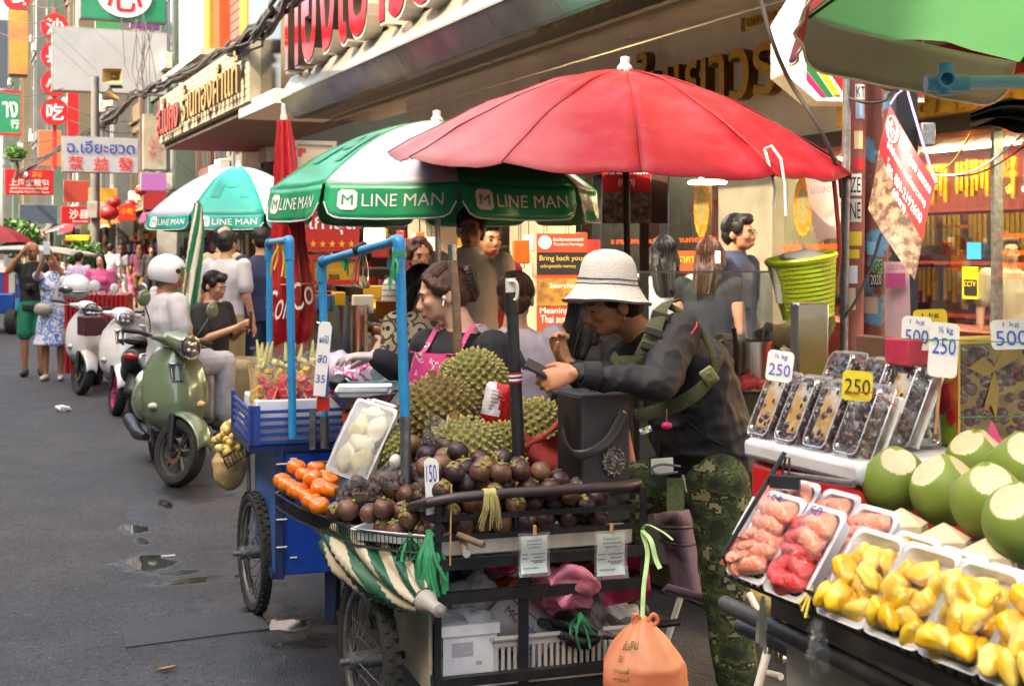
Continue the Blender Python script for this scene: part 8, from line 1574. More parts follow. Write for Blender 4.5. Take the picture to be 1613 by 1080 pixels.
person('woman with long black ponytail looking into the gold shop',1046,415,8.4,pi,1.60,SKL,cw_,cgrey,('longtied',HBK),g=gp,vox=.012,far=True,female=True)
T,J,k=person('woman with brown hair in a white claw clip behind the glass counter',1117,420,8.2,pi-.5,1.58,SKL,cblk,cblk,('half',HBR),g=gp,vox=.012,far=True,female=True,sleeves='cap')
MB().box(J['hd']+V((.03,-.11,.0)),(.03,.03,.08),.2).solo('hair_clip',wt,'white claw clip in the brown hair behind the glass counter','hair clip',bevel=.006)
T,J,k=person('man with glasses in dark blue polo looking right behind the glass counter',1160,398,8.5,.95,1.74,SKM,clothm('cloth dark blue','1c2238','262e4a'),cblk,('short',HBK),g=gp,vox=.011,collar=True);glasses(J,k,'glasses worn by the man in the dark blue polo')
person('shop assistant behind the gold shop counter at the right',1590,430,10.6,-.2,1.62,SKP,clothm('cloth blouse','b8b0a4','a8a094'),cblk,('bun',HBK),g=gp,vox=.014,far=True)
# ---- the rider in the white helmet, sitting sideways on the green scooter
T,J,k=person('rider in white tee and white open-face helmet sitting on the green scooter',262,420,10.15,pi*.72,1.74,SKM,cw_,clothm('trousers pale grey','a9a8b0','98979f'),None,sit=.80,armL=((.22,-.02,1.16),(.14,-.22,.98)),armR=((.27,-.02,1.14),(.24,-.1,.88)),vox=.010,disp=.012,build=1.12,look=(-.3,.15),shoes=dsh)
hm=pm('helmet white','d8d6da','cfcdd2',sc=2,rough=.22,coat=.6);c,R=J['hd']+V((0,0,.025)),J['R']
T2=thing('helmet','glossy white open-face helmet on the rider of the green scooter','helmet',c-V((0,0,.15)));m=MB();vs=[];N,K=26,44;keep=[]
def hp_(a,b):return c+R@V((.130*sin(b)*sin(a)*1.0,-.150*sin(b)*cos(a)+.01,.138*cos(b)))
for i in range(N+1):
 for j in range(K):vs.append(hp_(2*pi*j/K,.02+2.18*i/N))
for i in range(N):
 for j in range(K):
  a=(2*pi*(j+.5)/K+pi)%(2*pi)-pi;b=.02+2.18*(i+.5)/N
  if abs(a)<.95 and b>1.18:continue
  m.f.append((i*K+j,(i+1)*K+j,(i+1)*K+(j+1)%K,i*K+(j+1)%K));m.m.append(0)
m.v=[tuple(v)for v in vs];o=m.build('shell',hm,T2,ang=1.2);md=o.modifiers.new('s','SOLIDIFY');md.thickness=.022;md.offset=-1;o.data.materials.append(black)
for s in(-1,1):m=MB();a=hp_(s*1.15,1.45);nn=(a-c).normalized();m.lathe([(0,-.004),(.021,-.004),(.019,.007),(.01,.009),(.01,.004),(0,.004)],18,frame(a,nn.orthogonal(),nn.cross(nn.orthogonal())));m.build('pivot',black,T2)
m=MB();m.grid(lambda a,b:c+R@V((.145*sin((a-.5)*1.9),-.165*cos((a-.5)*1.9),.02-.16*b)),14,6);m.build('visor',film('visor',gloss=.2,bump=0,haze=.05),T2)
# ================================================================ THE WOMAN IN THE PINK APRON
def Pz(px,py,Z):return P(px,py,Z)
Zw=5.45;s=Zw/F
Rw=Matrix.Rotation(radians(-82),3,'Z')@Matrix.Rotation(radians(14),3,'X')
hd=Pz(697,463,Zw)
Jw=dict(ground=0,hd=hd,R=Rw,nk=Pz(728,520,Zw),chest=Pz(722,590,Zw+.02),pel=Pz(735,715,Zw+.05),shL=Pz(776,548,Zw-.11),shR=Pz(674,546,Zw+.13),elL=Pz(768,640,Zw-.20),wrL=Pz(690,668,Zw-.10),elR=Pz(650,595,Zw+.16),wrR=Pz(592,562,Zw+.08),hipL=Pz(738,745,Zw-.08),hipR=Pz(735,745,Zw+.12),knL=V((hd.x+.08,Zw-.08,.48)),knR=V((hd.x+.08,Zw+.12,.48)),anL=V((hd.x+.1,Zw-.08,.09)),anR=V((hd.x+.1,Zw+.12,.09)),toeL=V((-1,-.2,0)),toeR=V((-1,-.2,0)))
Jw['hR']=(V((-1,-.05,.05)),V((-.3,.0,-1)),[.25,.35,.45,.55]);Jw['hL']=(V((-.8,.4,0)),V((0,0,-1)),.4);Jw['sideR']=-1
T=human('woman with brown hair and pink apron reaching out a gloved hand',Jw,SKP,clothm('polo black','131418','1e1f26'),clothm('jeans dark','1a2238','222c48'),None,dsh,vox=.008,sleeves='long',female=True,k=1.0,build=1.14,disp=.008,closed=True,seed=3,lip=pm('lips rose','a8605a',rough=.45))
hair_mesh('clip',Jw['hd'],Rw,1.0,HBR,T,3,.008)
m=MB();dt=(Jw['hR'][0]).normalized();hand_tubes(m,Jw['wrR'],Jw['hR'][0],Jw['hR'][1],-1,.4,1.06,curls=[.25,.35,.45,.55]);m.v=m.v;m.caps(Jw['wrR'].lerp(Jw['elR'],.22),Jw['wrR'],.036,.031);gl_=remesh(m,.006,3,.4,lambda q:.0022+.0015*noise.noise(q*60));gl_.build('glove',pm('latex glove','c4b4b0','b5a4a4',sc=12,rough=.4,sss=.2),T,ang=1.5)
apm=ramp_mat('pink apron print','noise',[(0,'c83c7e'),(.56,'c83c7e'),(.60,'d8c8c8'),(.64,'4a2a3a'),(.67,'c83c7e')],sc=22,rough=.7,bump=.2)
fw=V((-.62,-.78,0)).normalized();sdv=V((.78,-.62,0)).normalized()
m=MB();m.grid(lambda a,b:Jw['chest']+fw*(.20-.07*abs(a-.5)**2*4+.02*b+.008*sin(a*9+b*5))+sdv*((a-.5)*(.24+.14*min(1,b*1.6)))+ZZ*(.10-.42*b),20,18);m.build('apron',apm,T);m=MB();m.grid(lambda a,b:Jw['chest']+fw*(.222-.07*abs(a-.5)**2*4+.01)+sdv*((a-.5)*.36)+ZZ*(-.125-.035*b),16,3);m.build('apron_band',cblk,T)
m=MB()
for q in(-1,1):m.tube(smooth_path([Jw['chest']+fw*.18+sdv*(q*.10)+ZZ*.10,Jw['chest'].lerp(Jw['nk'],.55)+fw*.125+sdv*(q*.09),Jw['nk']+fw*.05+sdv*(q*.088)+ZZ*.012,Jw['nk']-fw*.04+sdv*(q*.07)+ZZ*.02],5),[(.013,.003)]*16,6,rv=sdv)
m.build('apron_strap',apm,T)
m=MB();e=hd+Rw@V((.083,-.004,-.012));m.sph(e,(.008,.008,.010),10);m.tube([e,e+V((-.004,-.004,-.032))],.0035,8);m.solo('earbud',wt,'white wireless earbud in the ear of the apron woman','earbud')
m=MB();c=hd+Rw@V((.03,.155,.03));
for i in range(7):a=c+Rw@V((0,-.02,.04-.013*i));m.tube(smooth_path([a,a+Rw@V((.02,-.01,0)),a+Rw@V((.035,-.03,0))],3),.004,6)
m.tube([c+Rw@V((0,-.02,.055)),c+Rw@V((0,-.015,-.055))],.009,8);m.solo('claw_clip',black,'black claw clip in the hair of the apron woman','hair clip')
# ================================================================ THE MAN IN THE WHITE HAT
Zm=4.78
Rm=Matrix.Rotation(radians(-76),3,'Z')@Matrix.Rotation(radians(16),3,'X')
hm_=Pz(964,479,Zm)
Jm=dict(ground=0,hd=hm_,R=Rm,nk=Pz(1018,533,Zm+.02),chest=Pz(1078,585,Zm+.03),pel=Pz(1122,735,Zm+.04),shL=Pz(1068,528,Zm-.16),shR=Pz(1006,548,Zm+.17),elL=Pz(1036,603,Zm-.36),wrL=Pz(905,588,Zm-.42),elR=Pz(950,625,Zm-.02),wrR=Pz(893,572,Zm-.12),hipL=Pz(1132,752,Zm-.06),hipR=Pz(1104,752,Zm+.13),knL=V((1.14*1,Zm-.10,.50)),anL=V((0,0,0)),knR=Pz(985,770,Zm+.10),anR=Pz(985,945,Zm+.16),toeL=V((-1,-.25,0)),toeR=V((-1,-.1,0)))
Jm['knL']=Pz(1143,915,Zm-.08);a=Pz(1160,1075,Zm-.05);a.z=.09;Jm['anL']=a
Jm['hL']=(V((-.96,-.1,-.22)),V((-.1,.88,-.45)),[.75,.8,.85,.9]);Jm['hR']=(V((-.42,-.1,.9)),V((.62,-.72,.25)),[.75,.95,1.1,1.2]);Jm['thR']=.9;Jm['sideL']=-1
camo=ramp_mat('camouflage cloth','noise',[(0,'1c2418'),(.40,'2c3a22'),(.49,'45522e'),(.55,'241d17'),(.60,'828260')],sc=13,rough=.85,stretch=(1,1,1.5),pix=.010,bump=.3)
jack=pm('jacket navy black','121218','191922',sc=4,rough=.7,bump=.4,bsc=16)
T=human('man in white bucket hat, dark jacket and camouflage trousers leaning on the black speaker',Jm,SKD,None,None,('short',HBK),dsh,vox=.0054,k=1.0,seed=1,lip=lipd,far=False,closed=True);HM=T
m=MB();rvm=(Jm['shL']-Jm['shR']).normalized();hem=Jm['pel']+V((.02,0,-.03))
m.tube([hem,Jm['pel']+V((0,0,.06)),Jm['pel'].lerp(Jm['chest'],.45)+V((.012,0,.012)),Jm['chest']+V((.012,0,.01)),Jm['chest'].lerp(Jm['nk'],.55),Jm['nk']],[(.165,.145),(.178,.160),(.182,.155),(.20,.15),(.19,.115),(.085,.08)],24,rv=rvm)
m.tube([Jm['pel'].lerp(Jm['chest'],.2)+V((-.05,0,-.1)),Jm['pel'].lerp(Jm['chest'],.5)+V((-.07,0,-.06)),Jm['chest']+V((-.05,0,-.06))],[(.12,.09),(.15,.1),(.13,.09)],18,rv=rvm)
for q in 'LR':
 m.sph(Jm['sh'+q],.083,14);e=Jm['el'+q];wv=Jm['wr'+q].lerp(e,.10 if q=='L' else .20);m.caps(Jm['sh'+q],e,.079,.068);m.caps(e,e.lerp(wv,.45),.062,.050);m.caps(e.lerp(wv,.45),wv,.050,.041)
m.tube([Jm['nk']+V((.03,0,-.03)),Jm['nk']+V((-.012,0,.03))],[(.088,.088),(.078,.08)],18,rv=rvm)
def rdg(q):return(1-abs(noise.noise(q)))**3
def foldj(q):return .016*rdg(V((q.x*5+q.z*4,q.y*6,q.z*5-q.x*2)))+.012*rdg(V((q.x*9-q.z*8,q.y*9,q.z*9+q.x*4))+V((3,1,2)))+.004*noise.noise(q*30)-.016
jm=remesh(m,.0085,3,.45,foldj);jm.build('jacket',jack,T,ang=1.6)
rib=pm('jacket rib','121218','1a1a22',sc=30,rough=.8,bump=.5,bsc=60);m=MB();m.tube([hem+V((.0,0,-.035)),hem+V((.0,0,.02))],[(.160,.140),(.172,.152)],26,rv=rvm);m.build('hem_band',rib,T)
for q in 'LR':e=Jm['el'+q];w_=Jm['wr'+q];f=.08 if q=='L' else .18;m=MB();m.tube([w_.lerp(e,f),w_.lerp(e,f+.12),w_.lerp(e,f+.2)],[.042,.047,.05],16);m.build('cuff',rib,T)
rpipe=pm('red piping','c22a34',rough=.5)
m=MB();m.tube([Jm['pel']-V((0,0,.12)),Jm['pel'],Jm['pel']+V((0,0,.06))],[(.155,.14),(.16,.14),(.15,.13)],20,rv=rvm)
m.caps(Jm['hipL'],Jm['knL'],.118,.088);m.caps(Jm['knL'],Jm['anL']+V((0,0,.05)),.088,.078);m.caps(Jm['hipR'],Jm['knR'],.118,.088);m.caps(Jm['knR'],Jm['anR']+V((0,0,.08)),.086,.072)
remesh(m,.010,3,.45,lambda q:.010*noise.noise(V((q.x*9,q.y*9,q.z*8+4)))+.007*noise.noise(V((q.x*18,q.y*18,q.z*12)))).build('trousers',camo,T,ang=1.6)
m=MB();e=hm_+Rm@V((.084,.008,-.045));m.tube([e,e-ZZ*.010],.0035,8);m.tube([e-ZZ*.010,e-ZZ*.030],[.0045,.001],8);m.solo('earring',steel,'silver spike earring of the hat man','earring')
m=MB();
for q in(-1,1):m.tube([hm_+Rm@V((q*.003,-.101,-.051)),hm_+Rm@V((q*.018,-.094,-.054)),hm_+Rm@V((q*.026,-.084,-.062))],[.0022,.0022,.001],6)
m.sph(hm_+Rm@V((0,-.083,-.092)),(.008,.006,.007),8,0,Rm);m.build('moustache',pm('stubble','2a1c18',rough=.8),T)
knit=pm('white knit','d6d3cc','bcb8b0',sc=160,rough=.95,bump=.7,bsc=190,stretch=(1,1,1.6));hc=Pz(957,447,Zm);Rh=Matrix.Rotation(radians(3),3,'Y')@Matrix.Rotation(radians(-4),3,'X');Mh=Matrix.Translation(hc)@Rh.to_4x4();T2=thing('bucket_hat','white knitted bucket hat with thin navy stripes','hat',hc-V((0,0,.07)))
prof=[(0.004,.124),(.035,.122),(.062,.113),(.083,.097),(.097,.072),(.105,.040),(.109,.010),(.112,-.004),(.122,-.022),(.137,-.044),(.152,-.060),(.160,-.066)]
m=MB();m.lathe(prof,64,Mh,cap=False);m.v=[tuple(V(p)+noise.noise_vector(V(p)*12)*.004)for p in m.v];m.f=[f[::-1]for f in m.f];o=m.build('crown',knit,T2,ang=1.2);md=o.modifiers.new('s','SOLIDIFY');md.thickness=.005;md.offset=-1
nst=pm('navy stripe','1f2540',rough=.8)
for rr_,z in((.1115,.014),(.1135,-.003),(.1605,-.064)):m=MB();m.tube([Mh@V((rr_*cos(2*pi*i/48),rr_*sin(2*pi*i/48),z))+noise.noise_vector(Mh@V((rr_*cos(2*pi*i/48),rr_*sin(2*pi*i/48),z))*12)*.004 for i in range(49)],.0019,5);m.build('stripe',nst,T2)
m=MB();wd_=(Jm['wrR']-Jm['elR']).normalized();wc=Jm['wrR'].lerp(Jm['elR'],.10);m.tube([wc-wd_*.012,wc+wd_*.012],[.0335,.0325],20);m.box(wc+V((.012,-.034,.006)),(.034,.010,.03),.2);m.solo('wristwatch',pm('watch strap','1c2230',rough=.4),'dark wristwatch on the raised arm of the hat man','watch',bevel=.003)
T3=thing('phone','dark phone in the lower hand of the hat man','phone',Pz(840,590,4.32));c=Pz(842,580,4.33);MB().obox(c-V((.035,0,.0)),V((.085,.02,-.045)),V((.01,.07,.02)),V((.006,.0,.011))).build('body',black,T3,bevel=.003)
olv=pm('olive webbing','3c4028','4a4e32',sc=10,rough=.85,bump=.4,bsc=120);T4=thing('chest_rig','olive webbing chest rig strapped over the dark jacket','harness',Jm['chest']-V((0,0,.1)))
def strap(pts,w_,nrm,nm='strap'):
 p=smooth_path(pts,6);MB().tube(p,[(w_,.005)]*len(p),8,rv=nrm).build(nm,olv,T4)
strap([Pz(985,640,Zm-.22),Pz(1005,575,Zm-.27),Pz(1028,525,Zm-.265),Pz(1040,490,Zm-.20),Pz(1052,476,Zm-.10),Pz(1065,474,Zm+.02)],.026,[V((.9,.1,.25))]*31);strap([Pz(1052,480,Zm-.12),Pz(1090,505,Zm-.16),Pz(1118,545,Zm-.19),Pz(1130,585,Zm-.2)],.012,V((.6,-.3,.6)),'side_strap');strap([Pz(1000,655,Zm-.20),Pz(1060,640,Zm-.24),Pz(1105,612,Zm-.25),Pz(1132,575,Zm-.215),Pz(1140,560,Zm-.14)],.024,[V((.25,0,.9))]*25,'waist_strap');strap([Pz(965,560,Zm-.05),Pz(980,580,Zm-.14),Pz(1000,590,Zm-.22)],.02,V((.5,-.5,.7)))
for px,py,dz in((1029,522,-.285),(1024,545,-.285),(1040,497,-.225)):MB().box(Pz(px,py,Zm+dz),(.062,.012,.028),Euler((0,.3,0)).to_matrix()).build('buckle',pm('buckle olive','34382a',rough=.45),T4,bevel=.004)
c=Pz(1117,592,Zm-.262);MB().box(c,(.05,.016,.06),Euler((0,-.6,0)).to_matrix()).build('waist_buckle',pm('buckle pale','7c8058','646a44',sc=9,rough=.45),T4,bevel=.006);MB().lathe([(.0,0),(.018,0),(.018,.006),(.009,.007),(.009,.003),(0,.003)],16,frame(c+V((0,-.009,0)),(1,0,0),ZZ)).build('buckle_ring',MATS['buckle pale'],T4)
m=MB();m.grid(lambda a,b:Pz(975+55*a,560+55*b+18*a*b,Zm-.215-.02*sin(pi*a)),6,6);m.build('chest_pouch',olv,T4)
T5=thing('pink_charm','small pink charm hanging from the jacket','charm',Pz(1050,680,4.4));c=Pz(1050,670,4.42);MB().sph(c,(.019,.012,.013),12).build('charm',pm('charm pink','c2286c',rough=.3),T5);MB().tube([c+ZZ*.012,c+ZZ*.055],.002,5).build('chain',steel,T5)
T5=thing('checked_charm','small checked blue and yellow charm hanging by the speaker','charm',Pz(1017,684,4.4));c=Pz(1017,677,4.42);M=frame(c,(.9,0,.35),(-.35,0,.9))
for i in range(4):
 for j in range(2):MB().obox(M@V((-.02+.01*i,-.01+.01*j,0)),M.to_3x3()@V((.0097,0,0)),M.to_3x3()@V((0,.0097,0)),M.to_3x3()@V((0,0,.006))).build('bead',[blu,yl,wt][(i+j*2)%3],T5)
MB().tube([c+ZZ*.015,c+ZZ*.05],.002,5).build('chain',black,T5)
T5=thing('folded_papers','folded white paper with a grey lanyard tucked at the hip of the hat man','paper',Pz(1040,742,4.45));c=Pz(1043,733,4.5);MB().box(c,(.075,.006,.05),Euler((.1,-.06,.1)).to_matrix()).build('paper',paper,T5);m=MB();m.tube(smooth_path([c+V((.06,-.02,-.0)),c+V((0,-.02,.008)),c+V((-.035,-.02,-.004)),c+V((-.02,-.022,-.025)),c+V((.05,-.02,-.018))],5),.0045,6);m.build('lanyard',pm('lanyard grey','4a4e56','6a6e76',sc=60,rough=.8),T5);MB().grid(lambda a,b:Pz(1050+28*a,752+52*b,4.5),2,2).build('woven_tag',pm('woven green','3e4a2c','586440',sc=60,rough=.9),T5);MB().tube([Pz(1075,748,4.45),Pz(1081,775,4.43)],[.006,.004],8).build('key',steel,T5)
from mathutils.bvhtree import BVHTree
bv=BVHTree.FromPolygons([V(p)for p in jm.v],jm.f)
def on_jacket(px,py):
 o=V((0,0,CH));d=(P(px,py,4.0)-o).normalized();h=bv.ray_cast(o,d);return h[0]-d*.002 if h[0]is not None else None
for q in([(1023,523),(1030,528),(1036,533),(1041,540)],[(1098,507),(1097,514),(1093,520),(1088,526)],[(952,548),(956,540),(966,535),(978,533)]):
 pp_=[on_jacket(*t)for t in q];pp_=[t for t in pp_ if t is not None]
 if len(pp_)>1:MB().tube(pp_,.003,6).build('red_piping',rpipe,HM)
for q in([(1085,665),(1100,678),(1118,690),(1142,702)],):
 pp_=[on_jacket(*t)for t in q];pp_=[t for t in pp_ if t is not None]
 if len(pp_)>1:MB().tube(pp_,.003,6).build('pocket_zip',blackink,HM)
 # ================================================================ SCOOTERS
chromem=pm('chrome','c4c4c8',rough=.12,metal=1);glassy=pm('headlamp glass','2c2e34','6a6c74',sc=18,rough=.08,spec=.8,coat=.6);amber=pm('amber lens','c98a3a','d8c8b0',sc=20,rough=.15,coat=.5);lens=pm('clear lens','b8b0a4','d0c8bc',sc=16,rough=.12,coat=.6);seatm=pm('seat vinyl','1c1c20','26262a',sc=12,rough=.5,bump=.2)
STEER=('mudguard','fork','cowl','headlamp','headlamp_ring','grip','brake_lever','mirror_stem','mirror')
def scooter(label,loc,heading,body,accent=black,rimm=None,steer=0.0,style='retro',s=1.0,mirrorm=None):
 """x forward, y left, z up, metres; heading = direction of the front in the ground plane"""
 T=thing('scooter',label,'scooter',loc,rz=heading,world=False);T.scale=(s,s,s);rimm=rimm or pm('wheel grey','5a5c60','4a4c50',sc=9,rough=.35,metal=.6);mirrorm=mirrorm or body
 def wheel(x,r,wd,st=0):
  w0=bpy.data.objects.new('wheel',None);C.objects.link(w0);w0.parent=T;w0.location=(x,0,r);w0.rotation_euler=(0,0,st);M=frame((0,0,0),(1,0,0),ZZ)
  pr=[(r-.075,-wd*.42),(r-.05,-wd*.52),(r-.02,-wd*.46),(r-.004,-wd*.22),(r,0),(r-.004,wd*.22),(r-.02,wd*.46),(r-.05,wd*.52),(r-.075,wd*.42)]
  MB().lathe(pr+[pr[0]],56,M,cap=False).build('tyre',rubber,w0)
  m=MB();m.lathe([(r-.073,-wd*.36),(r-.088,-wd*.3),(r-.095,0),(r-.088,wd*.3),(r-.073,wd*.36),(r-.07,0),(r-.073,-wd*.36)],44,M,cap=False)
  for i in range(5):
   a=2*pi*i/5
   for dd in(-.16,.16):m.bar((.03*cos(a),0,.03*sin(a)),((r-.085)*cos(a+dd),0,(r-.085)*sin(a+dd)),.018,.02,up=V((0,1,0)))
  m.tube([(0,-wd*.55,0),(0,wd*.55,0)],.035,16);m.build('rim',rimm,w0)
  m=MB();m.lathe([(.055,wd*.5),(.085,wd*.5),(.085,wd*.53),(.055,wd*.53),(.055,wd*.5)],32,M,cap=False);m.build('brake_disc',steel,w0);return w0
 wheel(.64,.245,.11,steer);wheel(-.62,.24,.12)
 def half(y0,a):return y0*sin(a)
 m=MB();N=14
 prof=[(.50,.40,.15),(.535,.47,.205),(.545,.58,.225),(.52,.70,.225),(.475,.82,.20),(.43,.92,.13),(.415,.965,.08)]
 def sh(a,b):
  f=b*(len(prof)-1);i=min(int(f),len(prof)-2);t=f-i;x,z,w_=[prof[i][j]*(1-t)+prof[i+1][j]*t for j in range(3)];q=(a-.5)*2;return V((x-.13*abs(q)**2.2-.02*abs(q),w_*q,z))
 m.grid(sh,24,22);o=m.build('front_shield',body,T,ang=1.2);md=o.modifiers.new('s','SOLIDIFY');md.thickness=.018;md.offset=1
 m=MB();m.grid(lambda a,b:V((.64+(.272+.03*(1-abs(a*2-1)))*cos(.25+1.75*a)*1.0,(b-.5)*(.17-.05*abs(2*a-1)),.25+(.275)*sin(.25+1.75*a)-.035*(2*b-1)**2)),20,10);o=m.build('mudguard',body,T,ang=1.2);md=o.modifiers.new('s','SOLIDIFY');md.thickness=.008
 m=MB();m.tube([(.64,.085,.245),(.585,.075,.5)],[.022,.026],12);m.tube([(.64,-.085,.245),(.585,-.075,.5)],[.022,.026],12);m.build('fork',dkmetal,T)
 if style=='retro':
  fr=[V((.565-.0*z,y,z))for y,z in()];m=MB();
  def sp(y,z,o=0):
   b=0
   for it in range(24):
    b=it/23
    if sh(.5,b).z>=z:break
   q=sh(.5+y/.45,b);return V((q.x+o,y,z))
  tr=[(-.05,.86),(.05,.86),(.036,.735),(-.036,.735)]
  pts=[V((sp(0,z).x+.024,y,z))for y,z in tr];m.tube(pts+[pts[0]],.011,8);bdg=m.build('badge_rim',chromem,T);m=MB();m.add([p-V((.002,0,0))for p in pts],[(0,1,2,3)]);m.build('badge_panel',black,bdg)
 m=MB();
 for q in(-1,1):m.sph((.475,q*.155,.56),(.035,.05,.028),14);o=m.build('indicator',amber if q>0 else lens,T);m=MB()
 m=MB();m.tube([(.24,0,1.0),(.30,0,1.02),(.40,0,1.03),(.50,0,1.0),(.545,0,.985)],[(.05,.03),(.12,.055),(.125,.07),(.095,.078),(.082,.078)],22,rv=V((0,1,0)));m.tube([(.36,-.2,1.02),(.37,0,1.02),(.36,.2,1.02)],[(.025,.02),(.07,.05),(.025,.02)],14);remesh(m,.011,5,.5).build('cowl',body,T,ang=1.5)
 m=MB();M=frame((.553,0,.985),(0,1,0),(-.12,0,1));m.lathe([(.085,-.03),(.092,.0),(.088,.014),(.076,.016),(.074,.004)],32,M,cap=False);m.build('headlamp_ring',chromem if style=='retro' else black,T);m=MB();m.lathe([(.076,.006),(.06,.016),(.03,.022),(0,.024)],28,M,cap=False);
 hl=m.build('headlamp',glassy,T);m=MB()
 for a in range(4):m.sph(M@V((.034*cos(a*pi/2+.78),.034*sin(a*pi/2+.78),.018)),(.015,.016,.016),10)
 m.build('bulb_cells',lens,hl)
 for q in(-1,1):
  MB().tube([(.36,q*.17,1.02),(.31,q*.28,1.04),(.285,q*.40,1.035)],[.014,.016,.0175],12).build('grip',black,T);MB().tube([(.355,q*.20,1.02),(.37,q*.28,1.005),(.35,q*.36,1.0)],.005,8).build('brake_lever',chromem,T)
  MB().tube(smooth_path([V((.33,q*.2,1.05)),V((.35,q*.24,1.14)),V((.34,q*.30,1.24))],4),.005,8).build('mirror_stem',black,T);m=MB().sph((.34,q*.31,1.285),(.018,.056,.062),18);mo=m.build('mirror',mirrorm,T);MB().sph((.333,q*.31,1.285),(.014,.048,.054),16).build('mirror_glass',chromem,mo)
 m=MB();m.tube([(.42,0,.40),(.30,0,.34),(.0,0,.33),(-.15,0,.38)],[(.19,.06),(.16,.045),(.15,.045),(.16,.08)],16,rv=V((0,1,0)));m.tube([(.43,0,.78),(.40,0,.6),(.37,0,.42)],[(.17,.04),(.19,.05),(.18,.05)],16,rv=V((0,1,0)));remesh(m,.016,4).build('floorboard',accent,T,ang=1.4)
 m=MB();m.tube([(-.0,0,.48),(-.12,0,.52),(-.40,0,.56),(-.72,0,.62),(-.90,0,.66)],[(.10,.10),(.16,.16),(.20,.185),(.175,.14),(.07,.07)],22,rv=V((0,1,0)));
 for q in(-1,1):m.sph((-.48,q*.12,.50),(.30,.10,.16),18)
 remesh(m,.014,5,.5).build('rear_body',body,T,ang=1.5)
 m=MB();m.tube([(-.02,0,.715),(-.15,0,.74),(-.42,0,.76),(-.70,0,.80),(-.86,0,.80)],[(.08,.03),(.14,.05),(.155,.055),(.15,.05),(.09,.03)],18,rv=V((0,1,0)));remesh(m,.014,4).build('seat',seatm,T,ang=1.4)
 m=MB();m.tube([(-.80,.12,.77),(-.96,.1,.82),(-.99,0,.83),(-.96,-.1,.82),(-.80,-.12,.77)],.013,8);m.build('grab_rail',chromem if style=='retro' else black,T);MB().sph((-.93,0,.66),(.03,.07,.04),12).build('tail_lamp',pm('tail red','a01018',rough=.2,coat=.5),T)
 m=MB();m.tube([(-.2,-.14,.25),(-.5,-.17,.24),(-.95,-.19,.30)],[.03,.05,.055],14);m.build('exhaust',dkmetal,T);m=MB();m.sph((-.45,.06,.30),(.22,.10,.12),14);m.tube([(-.4,.1,.3),(-.62,.11,.24)],.05,10);m.build('engine',dkmetal,T)
 m=MB();m.bar((-.62,0,.6),(-.92,0,.36),.14,.01,up=V((0,1,0)))if False else m.grid(lambda a,b:V((-.72-.2*a,(b-.5)*.16,.52-.22*a)),4,2);o=m.build('rear_guard',black,T);md=o.modifiers.new('s','SOLIDIFY');md.thickness=.008
 m=MB();m.tube([(-.1,.12,.27),(-.06,.26,.02)],.012,8);m.build('side_stand',black,T)
 ax=(V((.37,0,1.0))-V((.64,0,.245))).normalized();p0=V((.64,0,.245));RM=Matrix.Translation(p0)@Matrix.Rotation(steer,4,ax)@Matrix.Translation(-p0)
 for ch in T.children:
  if ch.name.split('.')[0]in STEER:ch.matrix_local=RM@ch.matrix_local
  elif ch.name.split('.')[0]=='wheel' and ch.location.x>0:ch.rotation_euler=(0,0,0);ch.matrix_local=RM@Matrix.Translation(ch.location)
 return T
vgreen=pm('scooter green','66755c','5f6e56',sc=1.5,rough=.2,coat=.7);vwhite=pm('scooter white','d0d0d2','c4c4c8',sc=1.5,rough=.22,coat=.6);vgrey=pm('scooter dark grey','2a2a2e','36363a',sc=2,rough=.4);pinkrim=pm('pink rim','c8307c',rough=.3)
def place_sc(label,fx,fy,rx,ry,**kw):
 """front and rear wheel contacts given as picture points on the ground"""
 a,b=G(fx,fy),G(rx,ry);c=(a+b)/2;d=(a-b).normalized();return scooter(label,V((c.x,c.y,0)),atan2(d.y,d.x),**kw)
place_sc('olive green retro scooter with its front wheel to the camera',298,783,238,712,body=vgreen,steer=.55)
place_sc('white scooter with pink wheel rims behind the rider',176,662,222,626,body=vwhite,rimm=pinkrim,steer=.35)
T=place_sc('white scooter with red stripes and a maroon front basket, farthest left of the row',122,628,160,600,body=vwhite,style='sport',steer=.5)
m=MB();g0=G(134,622);c=P(144,513,g0.y-.15);m.box(c,(.34,.24,.22),-1.0);m.solo('front_basket',pm('basket maroon','3c1414','4a1c1a',sc=30,rough=.6,bump=.5,bsc=120),'maroon mesh basket on the front of the white scooter with red stripes','basket',bevel=.01)
place_sc('dark scooter seen from its tail beside the white one with pink rims',285,640,222,663,body=vgrey,style='sport')
place_sc('black scooter with dark blue seat behind the green scooter',352,640,420,655,body=vgrey,style='sport',steer=.3,mirrorm=white)
place_sc('white and grey scooter half hidden behind the black one',318,625,392,630,body=vwhite,style='sport',mirrorm=white)
place_sc('dark motorbike behind the closed red parasol',470,640,530,632,body=vgrey,style='sport')
c=P(120,452,14.6);T=thing('parked_helmet','white and grey helmet resting on the scooter with the maroon basket','helmet',c-V((0,0,.13)));m=MB();m.sph(c,(.165,.14,.14),24);m.v=[tuple(p)for p in m.v];m.build('shell',hm,T);m=MB();m.sph(c+V((-.06,-.06,-.02)),(.115,.10,.055),18);m.build('visor',glassy,T);m=MB();m.sph(c+V((.05,-.085,-.05)),(.10,.06,.02),14);m.build('stripe',pm('helmet grey','8a8682',rough=.35),T)
sc_=pm('suitcase red','a01c20','8a1418',sc=3,rough=.3,coat=.3);c=P(156,500,17.2);T=thing('red_suitcase','upright ribbed red suitcase behind the scooters','suitcase',V((c.x,c.y,.0)));m=MB()
for i in range(14):m.tube([(c.x-.38+.058*i,c.y-.12,.12),(c.x-.38+.058*i,c.y-.12,1.12),(c.x-.38+.058*i,c.y+.12,1.14)],.026,8)
